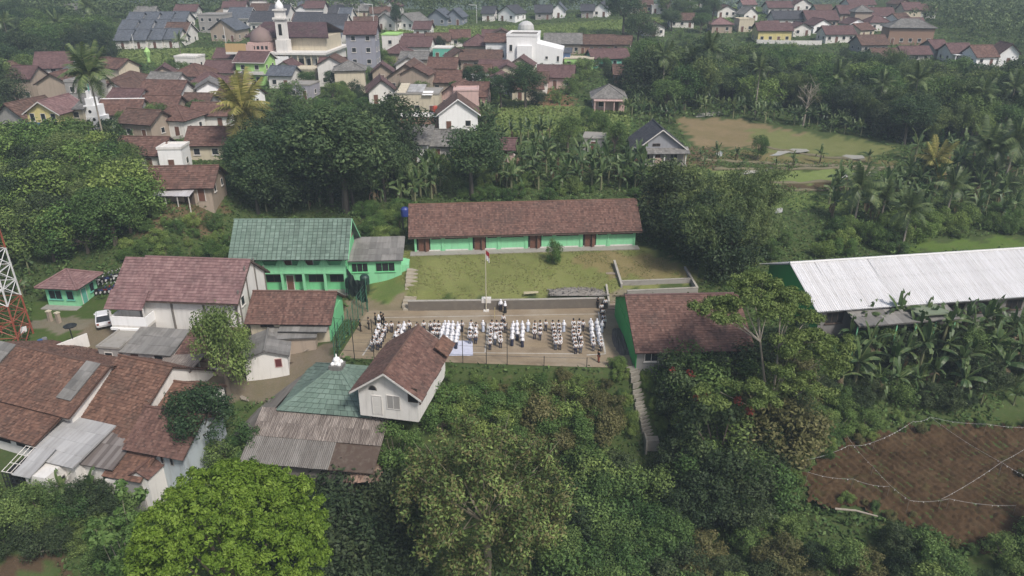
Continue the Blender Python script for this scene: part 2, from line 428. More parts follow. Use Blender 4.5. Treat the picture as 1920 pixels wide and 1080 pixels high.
# surface kinds: patches of the land with a colour of their own
PATCH = [  # colour, outline in photograph pixels, edge wobble in metres
 ((.075,.115,.03), [(0,560),(250,560),(250,650),(60,660),(0,660)], .5),                       # yard grass by the road
 ((.22,.19,.15), [(60,598),(215,596),(240,620),(120,622),(60,618)], .4),                       # road by the car
 ((.2,.16,.115), [(150,612),(250,600),(300,640),(240,680),(160,660)], .5),
 ((.205,.218,.08), [(690,475),(1200,462),(1330,520),(1180,545),(1140,562),(765,568),(740,540),(690,565)], .6),   # lawn
 ((.24,.195,.095), [(1080,470),(1260,480),(1290,525),(1150,520),(1090,500)], .8),
 ((.16,.21,.07), [(690,520),(745,500),(760,560),(700,562)], .5),
 ((.26,.21,.15), [(640,560),(770,562),(770,600),(640,600)], .5),
 ((.25,.215,.165), [(1125,560),(1180,545),(1200,700),(1160,700),(1150,580)], .4),
 ((.25,.19,.11), [(1265,222),(1400,226),(1560,262),(1500,285),(1300,272)], 1.0),                # brown field
 ((.19,.2,.08), [(1400,240),(1620,262),(1690,285),(1560,300),(1440,290)], 1.5),
 ((.085,.15,.035), [(930,200),(1180,205),(1180,255),(930,262)], 1.2),                           # green field
 ((.22,.13,.075), [(1005,165),(1050,160),(1085,205),(1010,215)], 1.2),
 ((.2,.15,.085), [(905,200),(945,200),(945,215),(905,215)], 1.0),
 ((.13,.19,.05), [(205,98),(445,92),(440,118),(205,122)], 2.0),                                # rice
 ((.14,.2,.06), [(725,48),(1180,38),(1180,62),(960,72),(725,74)], 2.0),
 ((.13,.19,.06), [(1180,35),(1260,35),(1260,52),(1180,52)], 2.0),
 ((.13,.2,.06), [(1335,14),(1420,14),(1420,34),(1335,34)], 2.0),
 ((.1,.14,.04), [(1330,320),(1640,312),(1700,345),(1340,352)], 1.0),
 ((.11,.17,.04), [(1700,450),(1920,445),(1920,475),(1700,475)], 1.0),
 ((.2,.17,.08), [(1295,276),(1440,286),(1650,300),(1700,312),(1640,316),(1420,304),(1300,300)], .8),
 ((.075,.1,.032), [(1330,300),(1640,304),(1700,316),(1560,318),(1340,316)], .6),
 ((.2,.25,.085), [(1335,318),(1560,318),(1690,322),(1700,338),(1340,342)], .7),
 ((.1,.07,.042), [(1340,343),(1640,338),(1720,346),(1640,352),(1345,356)], .5),
 ((.15,.2,.065), [(1400,356),(1640,352),(1600,385),(1430,392)], .8),
 ((.14,.1,.06), [(280,385),(420,385),(400,440),(270,440)], 1.2),
 ((.15,.11,.065), [(1280,275),(1345,275),(1345,320),(1280,310)], .6),
 ((.19,.155,.12), [(170,640),(620,640),(640,700),(620,720),(440,760),(250,700)], .6),
 ((.09,.06,.04), [(0,1030),(130,1030),(150,1080),(0,1080)], .6),
 ((.07,.095,.03), [(1520,790),(1920,775),(1920,812),(1700,800),(1540,850)], .6),
]
_rows = np.concatenate([np.linspace(-10, 40, 18), np.geomspace(41, 150, 210), np.geomspace(151, 640, 140), np.linspace(650, 1500, 60)])
_us = np.linspace(-1.0, 1.0, 330)
YY, UU = np.meshgrid(_rows, _us, indexing='ij')
XX = UU * (YY * .82 + 36)
ZZ = TZ(XX, YY)
nr, nc = XX.shape
V = np.stack([XX, YY, ZZ], -1).reshape(-1, 3)
ii = (np.arange(nr - 1)[:, None] * nc + np.arange(nc - 1)[None]).reshape(-1)
Q = np.stack([ii, ii + 1, ii + nc + 1, ii + nc], -1)
gcol = np.zeros((nr * nc, 4)); gcol[:, :3] = (.07, .1, .035); gcol[:, 3] = 1
vx, vy = V[:, 0], V[:, 1]
PATCH_W = []
for colr, poly, wob in PATCH:
    wp = [G(*p) for p in poly]
    PATCH_W.append(wp)
    wx = vx + wob * (np.sin(vy * 1.3 + vx * .4) + .6 * np.sin(vx * 2.9 - vy * 1.7))
    wy = vy + wob * (np.cos(vx * 1.1 - vy * .5) + .6 * np.cos(vy * 2.7 + vx * 1.9))
    m = poly_mask(wx, wy, wp)
    gcol[m, :3] = colr
me = quads('ground', V, Q)
ca = me.attributes.new('gcol', 'FLOAT_COLOR', 'POINT')
ca.data.foreach_set('color', gcol.astype(np.float32).ravel())
gm, nt, b = _new('open ground')
at = nt.nodes.new('ShaderNodeAttribute'); at.attribute_name = 'gcol'
n1 = _noise(nt, .22, 6, .7); n2 = _noise(nt, 1.6, 5, .7); n3 = _noise(nt, 7, 4, .7)
c = _mix(nt, 'MULTIPLY', _maprange(nt, n1, .35, .7, 0, .7), at.outputs['Color'], (.62, .72, .5))
c = _mix(nt, 'MIX', _maprange(nt, n2, .52, .74, 0, .5), c, (.16, .125, .07))
c = _mix(nt, 'MULTIPLY', _maprange(nt, n3, .3, .7, .0, .55), c, (.5, .52, .45))
nt.links.new(c, b.inputs['Base Color']); b.inputs['Roughness'].default_value = .95
b.inputs['Specular IOR Level'].default_value = .15
_bump(nt, b, n3, .4, .1)
g = obj('ground', me, gm, None, True); tag(g, kind='structure')

# ---- concrete court with worn brown surface
def sheet(name, pts, mat, z, kind='structure', n=1):
    mb = MB(); mb.add([(p[0], p[1], z) for p in pts], [tuple(range(len(pts)))])
    o = mb.build(name, mat); tag(o, kind=kind); return o
cm, nt, b = _new('worn court')
n1 = _noise(nt, .16, 6, .7); n2 = _noise(nt, 1.0, 5, .65, sc3=(.09, .8, 1)); n3 = _noise(nt, 5, 4, .7)
c = _ramp(nt, n1, [(.3, (.17, .125, .075)), (.5, (.26, .205, .14)), (.72, (.33, .285, .22))])
c = _mix(nt, 'MIX', _maprange(nt, n2, .48, .7, 0, .65), c, (.34, .27, .17))
c = _mix(nt, 'MULTIPLY', _maprange(nt, n3, .35, .7, 0, .4), c, (.6, .58, .55))
nt.links.new(c, b.inputs['Base Color']); b.inputs['Roughness'].default_value = .8
court_px = [(634, 671), (690, 583), (1158, 577), (1186, 690), (1080, 688), (900, 682)]
sheet('court', [P(x, y, 0) for x, y in court_px], cm, .03)
LINEW = paint('worn white line paint', (.5, .48, .44), amt=.7, streak=False)
def line(x0, y0, x1, y1, w=.09, z=.036):
    p, q = P(x0, y0, 0), P(x1, y1, 0); d = (q - p)[:2]; L = np.linalg.norm(d); nrm = np.array([-d[1], d[0]]) / L * w
    mb = MB(); mb.add([(p[0]-nrm[0], p[1]-nrm[1], z), (q[0]-nrm[0], q[1]-nrm[1], z), (q[0]+nrm[0], q[1]+nrm[1], z), (p[0]+nrm[0], p[1]+nrm[1], z)], [(0,1,2,3)])
    o = mb.build('court_line', LINEW); tag(o, kind='structure')
line(680, 667, 722, 604); line(1100, 666, 1135, 664); line(1135, 664, 1122, 585); line(910, 661, 915, 607); line(820, 661, 1085, 664, .06); line(720, 596, 1120, 589, .06)
# fill beyond court: earth apron between court and the wall is ground
# ---- ploughed field with furrows
FZ = -6.3
fpx = [(1500, 905), (1515, 872), (1570, 842), (1660, 812), (1760, 800), (1925, 806), (1985, 830), (1985, 960), (1925, 1030), (1800, 1020), (1720, 985), (1640, 950), (1530, 940)]
fpoly = [P(x, y, FZ) for x, y in fpx]
fx0, fx1 = min(p[0] for p in fpoly), max(p[0] for p in fpoly); fy0, fy1 = min(p[1] for p in fpoly), max(p[1] for p in fpoly)
step = .16
gx = np.arange(fx0, fx1, step); gy = np.arange(fy0, fy1, step)
GX, GY = np.meshgrid(gx, gy)
ang = R(22)
uu = GX * math.cos(ang) + GY * math.sin(ang); vv = -GX * math.sin(ang) + GY * math.cos(ang)
def smooth_noise(shape, cell):
    n0 = RNG.standard_normal((shape[0] // cell + 3, shape[1] // cell + 3)); yi, xi = np.arange(shape[0]) / cell, np.arange(shape[1]) / cell
    y0, x0 = yi.astype(int), xi.astype(int); fy, fx = (yi - y0)[:, None], (xi - x0)[None]
    return (n0[y0][:, x0] * (1 - fy) * (1 - fx) + n0[y0 + 1][:, x0] * fy * (1 - fx) + n0[y0][:, x0 + 1] * (1 - fy) * fx + n0[y0 + 1][:, x0 + 1] * fy * fx)
hz = .13 * np.sin(uu * 2 * math.pi / .85 + .9 * smooth_noise(GX.shape, 22)) * (.75 + .35 * smooth_noise(GX.shape, 9)) + .06 * smooth_noise(GX.shape, 3) + .06 * RNG.standard_normal(GX.shape)
tzf = TZ(GX, GY)
GZ = np.maximum(tzf + .14, FZ - .4) + hz
idx = np.arange(GX.size).reshape(GX.shape)
q = np.stack([idx[:-1, :-1], idx[:-1, 1:], idx[1:, 1:], idx[1:, :-1]], -1).reshape(-1, 4)
cxm, cym = GX.ravel()[q].mean(1), GY.ravel()[q].mean(1)
keep = poly_mask(cxm + .5 * np.sin(cym * 2.1) + .35 * np.sin(cym * 5.3 + cxm), cym + .5 * np.sin(cxm * 1.7) + .3 * np.sin(cxm * 4.7), fpoly)
q = q[keep]
fm, nt, b = _new('ploughed soil')
n1 = _noise(nt, .3, 5, .7); n2 = _noise(nt, 6, 4, .7)
c = _ramp(nt, n1, [(.3, (.046, .028, .014)), (.55, (.072, .045, .024)), (.75, (.098, .07, .04))])
c = _mix(nt, 'MIX', _maprange(nt, n2, .52, .75, 0, .6), c, (.125, .092, .06))
c = _mix(nt, 'MIX', _maprange(nt, _noise(nt, .55, 5, .7), .55, .75, 0, .55), c, (.07, .085, .03))
nt.links.new(c, b.inputs['Base Color']); b.inputs['Roughness'].default_value = 1.0; b.inputs['Specular IOR Level'].default_value = .1
fo = obj('ploughed_field', quads('ploughed_field', np.stack([GX, GY, GZ], -1).reshape(-1, 3), q), fm); tag(fo, kind='structure')
# ---- ponds and flooded paddies
wm, nt, b = _new('paddy water')
b.inputs['Base Color'].default_value = (.42, .41, .37, 1); b.inputs['Roughness'].default_value = .06  # muddy base colour, lightened to carry the bright reflection of the sky
_bump(nt, b, _noise(nt, 1.2, 2), .05, .02)
for pxs in ([(1560,328),(1572,322),(1600,320),(1618,323),(1640,321),(1662,326),(1652,333),(1625,336),(1600,333),(1575,337)], [(1578,294),(1590,288),(1604,287),(1618,292),(1622,299),(1604,302),(1588,300)],
            [(1343,288),(1350,283),(1356,287),(1353,295),(1345,297)], [(1436,287),(1452,282),(1470,284),(1486,279),(1512,281),(1518,287),(1500,290),(1478,288),(1462,293),(1444,292)], [(1300,213),(1322,209),(1348,211),(1358,217),(1330,219),(1306,221)],
            [(1450,393),(1458,387),(1468,391),(1466,402),(1454,404)], [(1372,322),(1400,319),(1440,321),(1436,327),(1400,329),(1376,327)]):
    w = [G(*p) for p in pxs]; zc = float(np.mean([p[2] for p in w])) + .14
    o = sheet('paddy_water', w, wm, zc)
# earth bunds between the terraces
for bi, pxs in enumerate(([(1300,300),(1420,306),(1560,312),(1690,316)], [(1335,318),(1450,317),(1580,316),(1700,322)], [(1340,342),(1470,344),(1600,340),(1715,344)], [(1430,276),(1520,292),(1640,304)], [(1400,356),(1500,358),(1630,352)])):
    w = [G(*p) for p in pxs]; pp = []
    for a_, b_ in zip(w[:-1], w[1:]):
        for k in range(8):
            q_ = a_ + (b_ - a_) * k / 8; pp.append((q_[0] + .3 * math.sin(k * 1.3 + bi), q_[1] + .3 * math.sin(k * 2.1), tz(q_[0], q_[1]) + .02))
    o = MB().tube(pp, [.34 + .1 * math.sin(i * 1.7) for i in range(len(pp))], 7).build('terrace_bund', paint('turf bank', (.13,.115,.06), amt=.5, streak=False), None, True); tag(o, kind='structure')
# ---- retaining wall below the lawn, with coping
def wall_run(name, label, pts, h, th, mat, cap=None, cat='wall', down=.6):
    """a low wall along points (world x, y, base z): one thing with its coping as a part"""
    t = thing(name, label, cat, pts[0])
    o0 = np.array(pts[0])
    mb, mc = MB(), MB()
    for p, q in zip(pts[:-1], pts[1:]):
        p, q = np.array(p) - o0, np.array(q) - o0
        d = (q - p)[:2]; L = np.linalg.norm(d); n = np.array([-d[1], d[0]]) / L * th / 2
        def ring(e, za, zb, ex=1.0):
            nn = n * ex
            return [(p[0]-nn[0], p[1]-nn[1], p[2]+za), (q[0]-nn[0], q[1]-nn[1], q[2]+za), (q[0]+nn[0], q[1]+nn[1], q[2]+za), (p[0]+nn[0], p[1]+nn[1], p[2]+za)], \
                   [(p[0]-nn[0], p[1]-nn[1], p[2]+zb), (q[0]-nn[0], q[1]-nn[1], q[2]+zb), (q[0]+nn[0], q[1]+nn[1], q[2]+zb), (p[0]+nn[0], p[1]+nn[1], p[2]+zb)]
        mb.hull(*ring(0, -down, h))
        if cap: mc.hull(*ring(0, h, h + .05, 1.15))
    mb.build('wall', mat, t)
    if cap: mc.build('coping', cap, t)
    return t
def Pz(x, y, z): return tuple(P(x, y, z))
COPE = paint('grey coping', (.36,.34,.3), amt=.6, streak=False)
wall_run('retaining_wall', 'long low stone retaining wall between lawn and court', [Pz(766, 582, 0), Pz(1000, 579, 0), Pz(1132, 576, 0)], 1.32, .4, STONE, COPE)
def Wt(x, y, z, h): p = P(x, y, z); return (p[0], p[1], z - h)       # wall whose top is seen at that pixel
wall_run('boundary_wall', 'pale concrete kerb wall behind the green gabled roof building', [Wt(1176, 545, 1.9, .8), Wt(1308, 539, 1.9, .8)], .8, .3, CONC, COPE)
wall_run('boundary_wall', 'upper concrete wall of the open trench at lawn corner', [Wt(1166, 527, 2.3, .7), Wt(1296, 522, 2.3, .7)], .7, .3, CONC, COPE)
wall_run('boundary_wall', 'short sloping concrete wall closing the trench on its far side', [Wt(1284, 500, 2.9, .5), Wt(1308, 538, 2.0, .6)], .5, .25, CONC, COPE)
wall_run('boundary_wall', 'narrow wall climbing beside the upper stairs to the lawn', [Wt(1152, 488, 3.4, .5), Wt(1166, 532, 2.2, .6)], .5, .25, CONC, COPE)
wall_run('boundary_wall', 'short white wall beside stairs at the retaining wall end', [Wt(1137, 533, 2.2, .8), Wt(1142, 565, 1.0, .8)], .8, .2, CONC, COPE)
# ------------------------------------------------------------------ building kit (local frame: x along the front, y away, z up)
def nv(a):
    a = np.array(a, float); return a / np.linalg.norm(a)
def tile_plane(mb, E, A, La, S, Ls, course=.33, col=.26, lift=.035, jit=.012, iL=0., iR=0., slab=.1, gap=0.):
    """one roof slope laid with real, separately tilted tiles; iL / iR: how far the sides run in by the top (hips)"""
    E, A, S = np.array(E, float), nv(A), nv(S); N = np.cross(A, S)
    nrow = max(1, int(round(Ls / course))); ch = Ls / nrow
    sg = min(.1, .005 * La) if La > 3 else 0.0; ph = 6.28 * RNG.random(3)
    E = E + N * 1.5 * sg
    def sag(a, s_):          # old rafters give a little: the slope is never quite flat
        return N[None] * (-sg * np.sin(np.pi * a / La) * math.sin(math.pi * min(s_ / Ls, .95)) + .35 * sg * np.sin(a * 1.3 + ph[0]) * math.sin(s_ * 1.1 + ph[1]))[:, None]
    for i in range(nrow):
        s0, s1 = i * ch, (i + 1) * ch
        f0, f1 = s0 / Ls, s1 / Ls
        a0, b0 = iL * f0, La - iR * f0
        a1, b1 = iL * f1, La - iR * f1
        w = b0 - a0
        if w < .05: continue
        n = max(1, int(round(w / col)))
        t = np.linspace(0, 1, n + 1)
        lo = a0 + (b0 - a0) * t; hi = a1 + max(b1 - a1, 0.0) * t
        j = jit * RNG.standard_normal(n)
        base = E[None] + S[None] * (s0 - .02)
        L0 = base + A[None] * (lo[:-1, None] + gap) + N[None] * (lift + j)[:, None] + sag(lo[:-1], s0)
        L1 = base + A[None] * lo[1:, None] + N[None] * (lift + j)[:, None] + sag(lo[1:], s0)
        top = E[None] + S[None] * s1
        U0 = top + A[None] * (hi[:-1, None] + gap) + sag(hi[:-1], s1); U1 = top + A[None] * hi[1:, None] + sag(hi[1:], s1)
        D0 = E[None] + S[None] * (s0 - .02) + A[None] * lo[:-1, None] - N[None] * .02 + sag(lo[:-1], s0)
        D1 = E[None] + S[None] * (s0 - .02) + A[None] * lo[1:, None] - N[None] * .02 + sag(lo[1:], s0)
        V = np.stack([L0, L1, U1, U0, D0, D1], 1).reshape(-1, 3)
        r = .5 + .72 * (RNG.random(n) - .5)
        fs, rr = [], []
        for k in range(n):
            o = 6 * k
            fs += [(o, o + 1, o + 2, o + 3), (o + 4, o + 5, o + 1, o)]; rr += [r[k], r[k] * .5]
        mb.add(V, fs, rr)
    # board under the tiles
    n = N * slab
    c = [E, E + A * La, E + A * (La - iR) + S * Ls, E + A * iL + S * Ls]
    if La - iR - iL < .03: c = c[:3]
    up = [p - N * (.03 + 1.5 * sg) for p in c]; dn = [p - n - N * 1.5 * sg for p in c]
    mb.hull(dn, up, .1)
def cap_line(pts, rad=.11, seg=6):
    return MB().tube(pts, rad, seg)
def sheet_plane(parent, E, A, La, S, Ls, mat, sw=.9, sl=2.2, amp=.035, waves=6, jit=.02, skip=(), name='roof_sheet', over=.06):
    """corrugated sheets, each one an object of its own"""
    E, A, S = np.array(E, float), nv(A), nv(S); N = np.cross(A, S)
    nx, ny = max(1, int(round(La / sw))), max(1, int(round(Ls / sl)))
    w, l = La / nx, Ls / ny
    mes = []
    for v in range(3):
        k = waves * 2
        V, Qs = [], []
        for i in range(k + 1):
            x = -over / 2 + (w + over) * i / k; z = amp * (1 if i % 2 else -1)
            V += [(x, 0, z + .01), (x, l + over, z)]
        Qs = [(2 * i, 2 * i + 2, 2 * i + 3, 2 * i + 1) for i in range(k)]
        me = bpy.data.meshes.new(name); me.from_pydata(V, [], Qs)
        a = me.attributes.new('rnd', 'FLOAT', 'FACE'); a.data.foreach_set('value', (np.clip(.75 + .25 * RNG.standard_normal(k), 0, 1)).astype(np.float32))
        me.materials.append(mat); mes.append(me)
    M = Matrix((A.tolist(), S.tolist(), N.tolist())).transposed()
    for j in range(ny):
        for i in range(nx):
            if (i, j) in skip: continue
            o = bpy.data.objects.new(name, mes[(i * 2 + j) % 3]); COL.objects.link(o); o.parent = parent
            p = E + A * (w * i) + S * (l * j) + N * (.03 + .014 * (i % 2) + .02 * (ny - j) + jit * RNG.random())
            o.matrix_local = Matrix.Translation(Vector(p)) @ (M @ Matrix.Rotation(jit * .5 * RNG.standard_normal(), 3, 'Z')).to_4x4()
FOOT = []      # ground plans of buildings, so that no plant grows inside one
def foot(p0, yaw, L, D):
    c = np.array(p0[:2]) + np.array([math.cos(yaw), math.sin(yaw)]) * L / 2 + np.array([-math.sin(yaw), math.cos(yaw)]) * D / 2
    FOOT.append((c[0], c[1], L / 2, D / 2, yaw))
WIN = {}
def win_mesh(w, h, style):
    k = (round(w, 2), round(h, 2), style)
    if k in WIN: return WIN[k]
    fr, gl = MB(), MB()
    t = .07
    fr.box(-w/2, w/2, -.05, .02, 0, t); fr.box(-w/2, w/2, -.05, .02, h - t, h)
    fr.box(-w/2, -w/2 + t, -.05, .02, t, h - t); fr.box(w/2 - t, w/2, -.05, .02, t, h - t)
    nm = max(0, int(round(w / .8)) - 1)
    for i in range(nm):
        x = -w/2 + w * (i + 1) / (nm + 1); fr.box(x - .025, x + .025, -.045, .015, t, h - t)
    if style == 'sill': fr.box(-w/2 - .1, w/2 + .1, -.14, .02, -.09, -.002)
    gl.box(-w/2 + t, w/2 - t, -.018, .01, t, h - t)
    WIN[k] = (fr.mesh('window'), gl.mesh('pane'))
    return WIN[k]
def on_face(B, face, u, z):
    L, D = B['L'], B['D']
    return {'F': ((u, 0, z), 0), 'R': ((L, u, z), R(90)), 'B': ((L - u, D, z), R(180)), 'L': ((0, D - u, z), R(-90))}[face]
def window(B, face, u, z, w=1.2, h=1.2, frame=None, pane=None, style='sill', off=0.0):
    fm_, gm_ = win_mesh(w, h, style)
    loc, rz = on_face(B, face, u, z)
    o = bpy.data.objects.new('window', fm_); COL.objects.link(o); o.parent = B['root']
    n = Vector((math.sin(rz), -math.cos(rz), 0))
    o.location = Vector(loc) + n * (off + .012); o.rotation_euler = (0, 0, rz)
    if len(fm_.materials) == 0: fm_.materials.append(TRIM_W)
    if len(gm_.materials) == 0: gm_.materials.append(GLASS)
    if frame: o.material_slots[0].link = 'OBJECT'; o.material_slots[0].material = frame
    p = bpy.data.objects.new('pane', gm_); COL.objects.link(p); p.parent = o
    if pane: p.material_slots[0].link = 'OBJECT'; p.material_slots[0].material = pane
    return o
def door(B, face, u, z, w=.95, h=2.05, mat=None, off=0.0, frame=None):
    loc, rz = on_face(B, face, u, z)
    n = Vector((math.sin(rz), -math.cos(rz), 0))
    fr, lf = MB(), MB()
    fr.box(-w/2 - .08, -w/2, -.06, .02, 0, h + .08); fr.box(w/2, w/2 + .08, -.06, .02, 0, h + .08); fr.box(-w/2, w/2, -.06, .02, h, h + .08)
    lf.box(-w/2, w/2, -.03, .015, 0.01, h)
    lf.box(-w/2 + .12, w/2 - .12, -.042, -.029, .2, h * .42); lf.box(-w/2 + .12, w/2 - .12, -.042, -.029, h * .5, h - .15)
    o = lf.build('door', mat or WOOD_B, B['root']); o.location = Vector(loc) + n * (off + .012); o.rotation_euler = (0, 0, rz)
    fr.build('door_frame', frame or TRIM_W, o)
    return o
def house(name, label, cat, p0, yaw, L, D, h, roof='gx', rh=1.6, ov=.6, ove=.5, wall=None, rmat=None, course=.36, col=.32, lift=.035,
          capm=None, wins='auto', found=1.6, group=None, fascia=None, gable=None, plinth=None, jit=.012, back=True, crease=None):
    """a building with walls, tiled roof, ridge caps, fascias, windows and a door; p0 = front left corner of the floor"""
    root = thing(name, label, cat, p0, yaw, group)
    B = dict(root=root, L=L, D=D, h=h)
    foot(p0, yaw, L, D)
    wall = wall or W_WHITE; rmat = rmat or T_RED
    w = MB()
    w.add([(0,0,-found),(L,0,-found),(L,D,-found),(0,D,-found),(0,0,h),(L,0,h),(L,D,h),(0,D,h)],
          [(0,1,5,4),(1,2,6,5),(2,3,7,6),(3,0,4,7),(4,5,6,7)])
    if roof == 'gx':
        for x in (0., L):
            MB().hull([(x - .002 if x else .002, 0, h - .002), (x - .002 if x else .002, D, h - .002), (x - .002 if x else .002, D/2, h + rh)],
                    [((x - .2) if x else .2, 0, h - .002), ((x - .2) if x else .2, D, h - .002), ((x - .2) if x else .2, D/2, h + rh)]).build('gable', gable or wall, root)
    elif roof == 'gy':
        for y in (0., D):
            yy, y2 = (y + .002, y + .2) if y == 0 else (y - .002, y - .2)
            MB().hull([(0, yy, h - .002), (L, yy, h - .002), (L/2, yy, h + rh)], [(0, y2, h - .002), (L, y2, h - .002), (L/2, y2, h + rh)]).build('gable', gable or wall, root)
    w.build('wall', wall, root)
    rf = MB(); caps = []; fas = []
    kw = dict(course=course, col=col, lift=lift, jit=jit)
    if roof == 'gx':
        run = D / 2; sl = rh / run; Ls = math.hypot(run + ove, (run + ove) * sl)
        tile_plane(rf, (-ov, -ove, h - ove * sl), (1,0,0), L + 2*ov, (0, run, rh), Ls, **kw)
        tile_plane(rf, (L + ov, D + ove, h - ove * sl), (-1,0,0), L + 2*ov, (0, -run, rh), Ls, **kw)
        caps.append([(-ov, D/2, h + rh + .05), (L + ov, D/2, h + rh + .05)])
        for x in (-ov, L + ov):
            fas.append([(x, -ove, h - ove * sl - .02), (x, D/2, h + rh - .02), (x, D + ove, h - ove * sl - .02)])
        fas.append([(-ov, -ove, h - ove * sl - .08), (L + ov, -ove, h - ove * sl - .08)])
    elif roof == 'gy':
        run = L / 2; sl = rh / run; Ls = math.hypot(run + ove, (run + ove) * sl)
        tile_plane(rf, (L + ove, -ov, h - ove * sl), (0,1,0), D + 2*ov, (-run, 0, rh), Ls, **kw)
        tile_plane(rf, (-ove, D + ov, h - ove * sl), (0,-1,0), D + 2*ov, (run, 0, rh), Ls, **kw)
        caps.append([(L/2, -ov, h + rh + .05), (L/2, D + ov, h + rh + .05)])
        for y in (-ov, D + ov):
            fas.append([(-ove, y, h - ove * sl - .02), (L/2, y, h + rh - .02), (L + ove, y, h - ove * sl - .02)])
    elif roof == 'hip':
        if L >= D:
            run = D / 2 + ove; sl = rh / run; Ls = math.hypot(run, rh); e = ove
            z0 = h - .03
            tile_plane(rf, (-e, -e, z0), (1,0,0), L + 2*e, (0, run, rh), Ls, iL=run, iR=run, **kw)
            tile_plane(rf, (L + e, D + e, z0), (-1,0,0), L + 2*e, (0, -run, rh), Ls, iL=run, iR=run, **kw)
            tile_plane(rf, (L + e, -e, z0), (0,1,0), D + 2*e, (-run, 0, rh), Ls, iL=run, iR=run, **kw)
            tile_plane(rf, (-e, D + e, z0), (0,-1,0), D + 2*e, (run, 0, rh), Ls, iL=run, iR=run, **kw)
            a, bb = (-e + run, D/2, z0 + rh + .05), (L + e - run, D/2, z0 + rh + .05)
        else:
            run = L / 2 + ove; Ls = math.hypot(run, rh); e = ove; z0 = h - .03
            tile_plane(rf, (-e, -e, z0), (1,0,0), L + 2*e, (0, run, rh), Ls, iL=run, iR=run, **kw)
            tile_plane(rf, (L + e, D + e, z0), (-1,0,0), L + 2*e, (0, -run, rh), Ls, iL=run, iR=run, **kw)
            tile_plane(rf, (L + e, -e, z0), (0,1,0), D + 2*e, (-run, 0, rh), Ls, iL=run, iR=run, **kw)
            tile_plane(rf, (-e, D + e, z0), (0,-1,0), D + 2*e, (run, 0, rh), Ls, iL=run, iR=run, **kw)
            a, bb = (L/2, -e + run, z0 + rh + .05), (L/2, D + e - run, z0 + rh + .05)
        caps.append([a, bb])
        for c_ in ((-e, -e), (-e, D + e)) if L >= D else ((-e, -e), (L + e, -e)): caps.append([(c_[0], c_[1], z0 + .05), a])
        for c_ in ((L + e, -e), (L + e, D + e)) if L >= D else ((-e, D + e), (L + e, D + e)): caps.append([(c_[0], c_[1], z0 + .05), bb])
    elif roof == 'shed':      # falls towards the front
        sl = rh / D; Ls = math.hypot(D + 2*ove, (D + 2*ove) * sl)
        tile_plane(rf, (-ov, -ove, h - ove * sl + .02), (1,0,0), L + 2*ov, (0, D, rh), Ls, **kw)
        w2 = MB()
        w2.add([(0.002,0,h-.01),(0.002,D-.002,h-.01),(0.002,D-.002,h+rh),(L-.002,0,h-.01),(L-.002,D-.002,h-.01),(L-.002,D-.002,h+rh)], [(0,1,2),(3,5,4),(1,4,5,2)])
        w2.build('gable', gable or wall, root)
    elif roof == 'flat':
        t = .25
        rf.box(-.12, L + .12, -.12, D + .12, h, h + .14)
        pz = rh
        if pz > .1:
            rf.box(-.12, L + .12, -.12, -.12 + t, h + .14, h + pz); rf.box(-.12, L + .12, D + .12 - t, D + .12, h + .14, h + pz)
            rf.box(-.12, -.12 + t, -.12 + t, D + .12 - t, h + .14, h + pz); rf.box(L + .12 - t, L + .12, -.12 + t, D + .12 - t, h + .14, h + pz)
    ro = rf.build('roof', rmat, root)
    B['roof'] = ro
    if caps and roof != 'flat':
        mc = MB()
        for c_ in caps: mc.tube([(q[0], q[1], q[2] + .08) for q in c_], .12, 6)
        mc.build('ridge_cap', capm or rmat, ro)
    if fas and fascia:
        mf = MB()
        for line_ in fas:
            for a, b_ in zip(line_[:-1], line_[1:]):
                a, b_ = np.array(a), np.array(b_); d = nv(b_ - a); sd = nv(np.cross(d, (0, 0, 1))) * .03; up = np.array([0, 0, .11])
                mf.hull([a - sd - up, a + sd - up, a + sd + up, a - sd + up], [b_ - sd - up, b_ + sd - up, b_ + sd + up, b_ - sd + up])
        mf.build('fascia_board', fascia, ro)
    if plinth: MB().box(-.25, L + .25, -.9, D + .2, -found, -.02).build('plinth', plinth, root)
    if wins == 'auto':
        ns = max(1, int(h / 2.8))
        for s_ in range(ns):
            z = .95 + s_ * 2.9
            n = max(1, int(L / 2.6))
            di = (hash_(label) + s_) % n if s_ == 0 else -1
            for i in range(n):
                u = L * (i + .5) / n
                if i == di: door(B, 'F', u, 0)
                else: window(B, 'F', u, z, 1.15, 1.2)
            m = max(1, int(D / 3.4))
            for f_ in ('L', 'R'):
                for i in range(m): window(B, f_, D * (i + .5) / m, z, 1.0, 1.1)
    return B
def hash_(s):
    return sum(ord(c) * (i + 3) for i, c in enumerate(s)) % 97
def frm(xl, yl, xr, yr, z):
    p, q = P(xl, yl, z), P(xr, yr, z); d = q - p
    return p, math.atan2(d[1], d[0]), math.hypot(d[0], d[1])

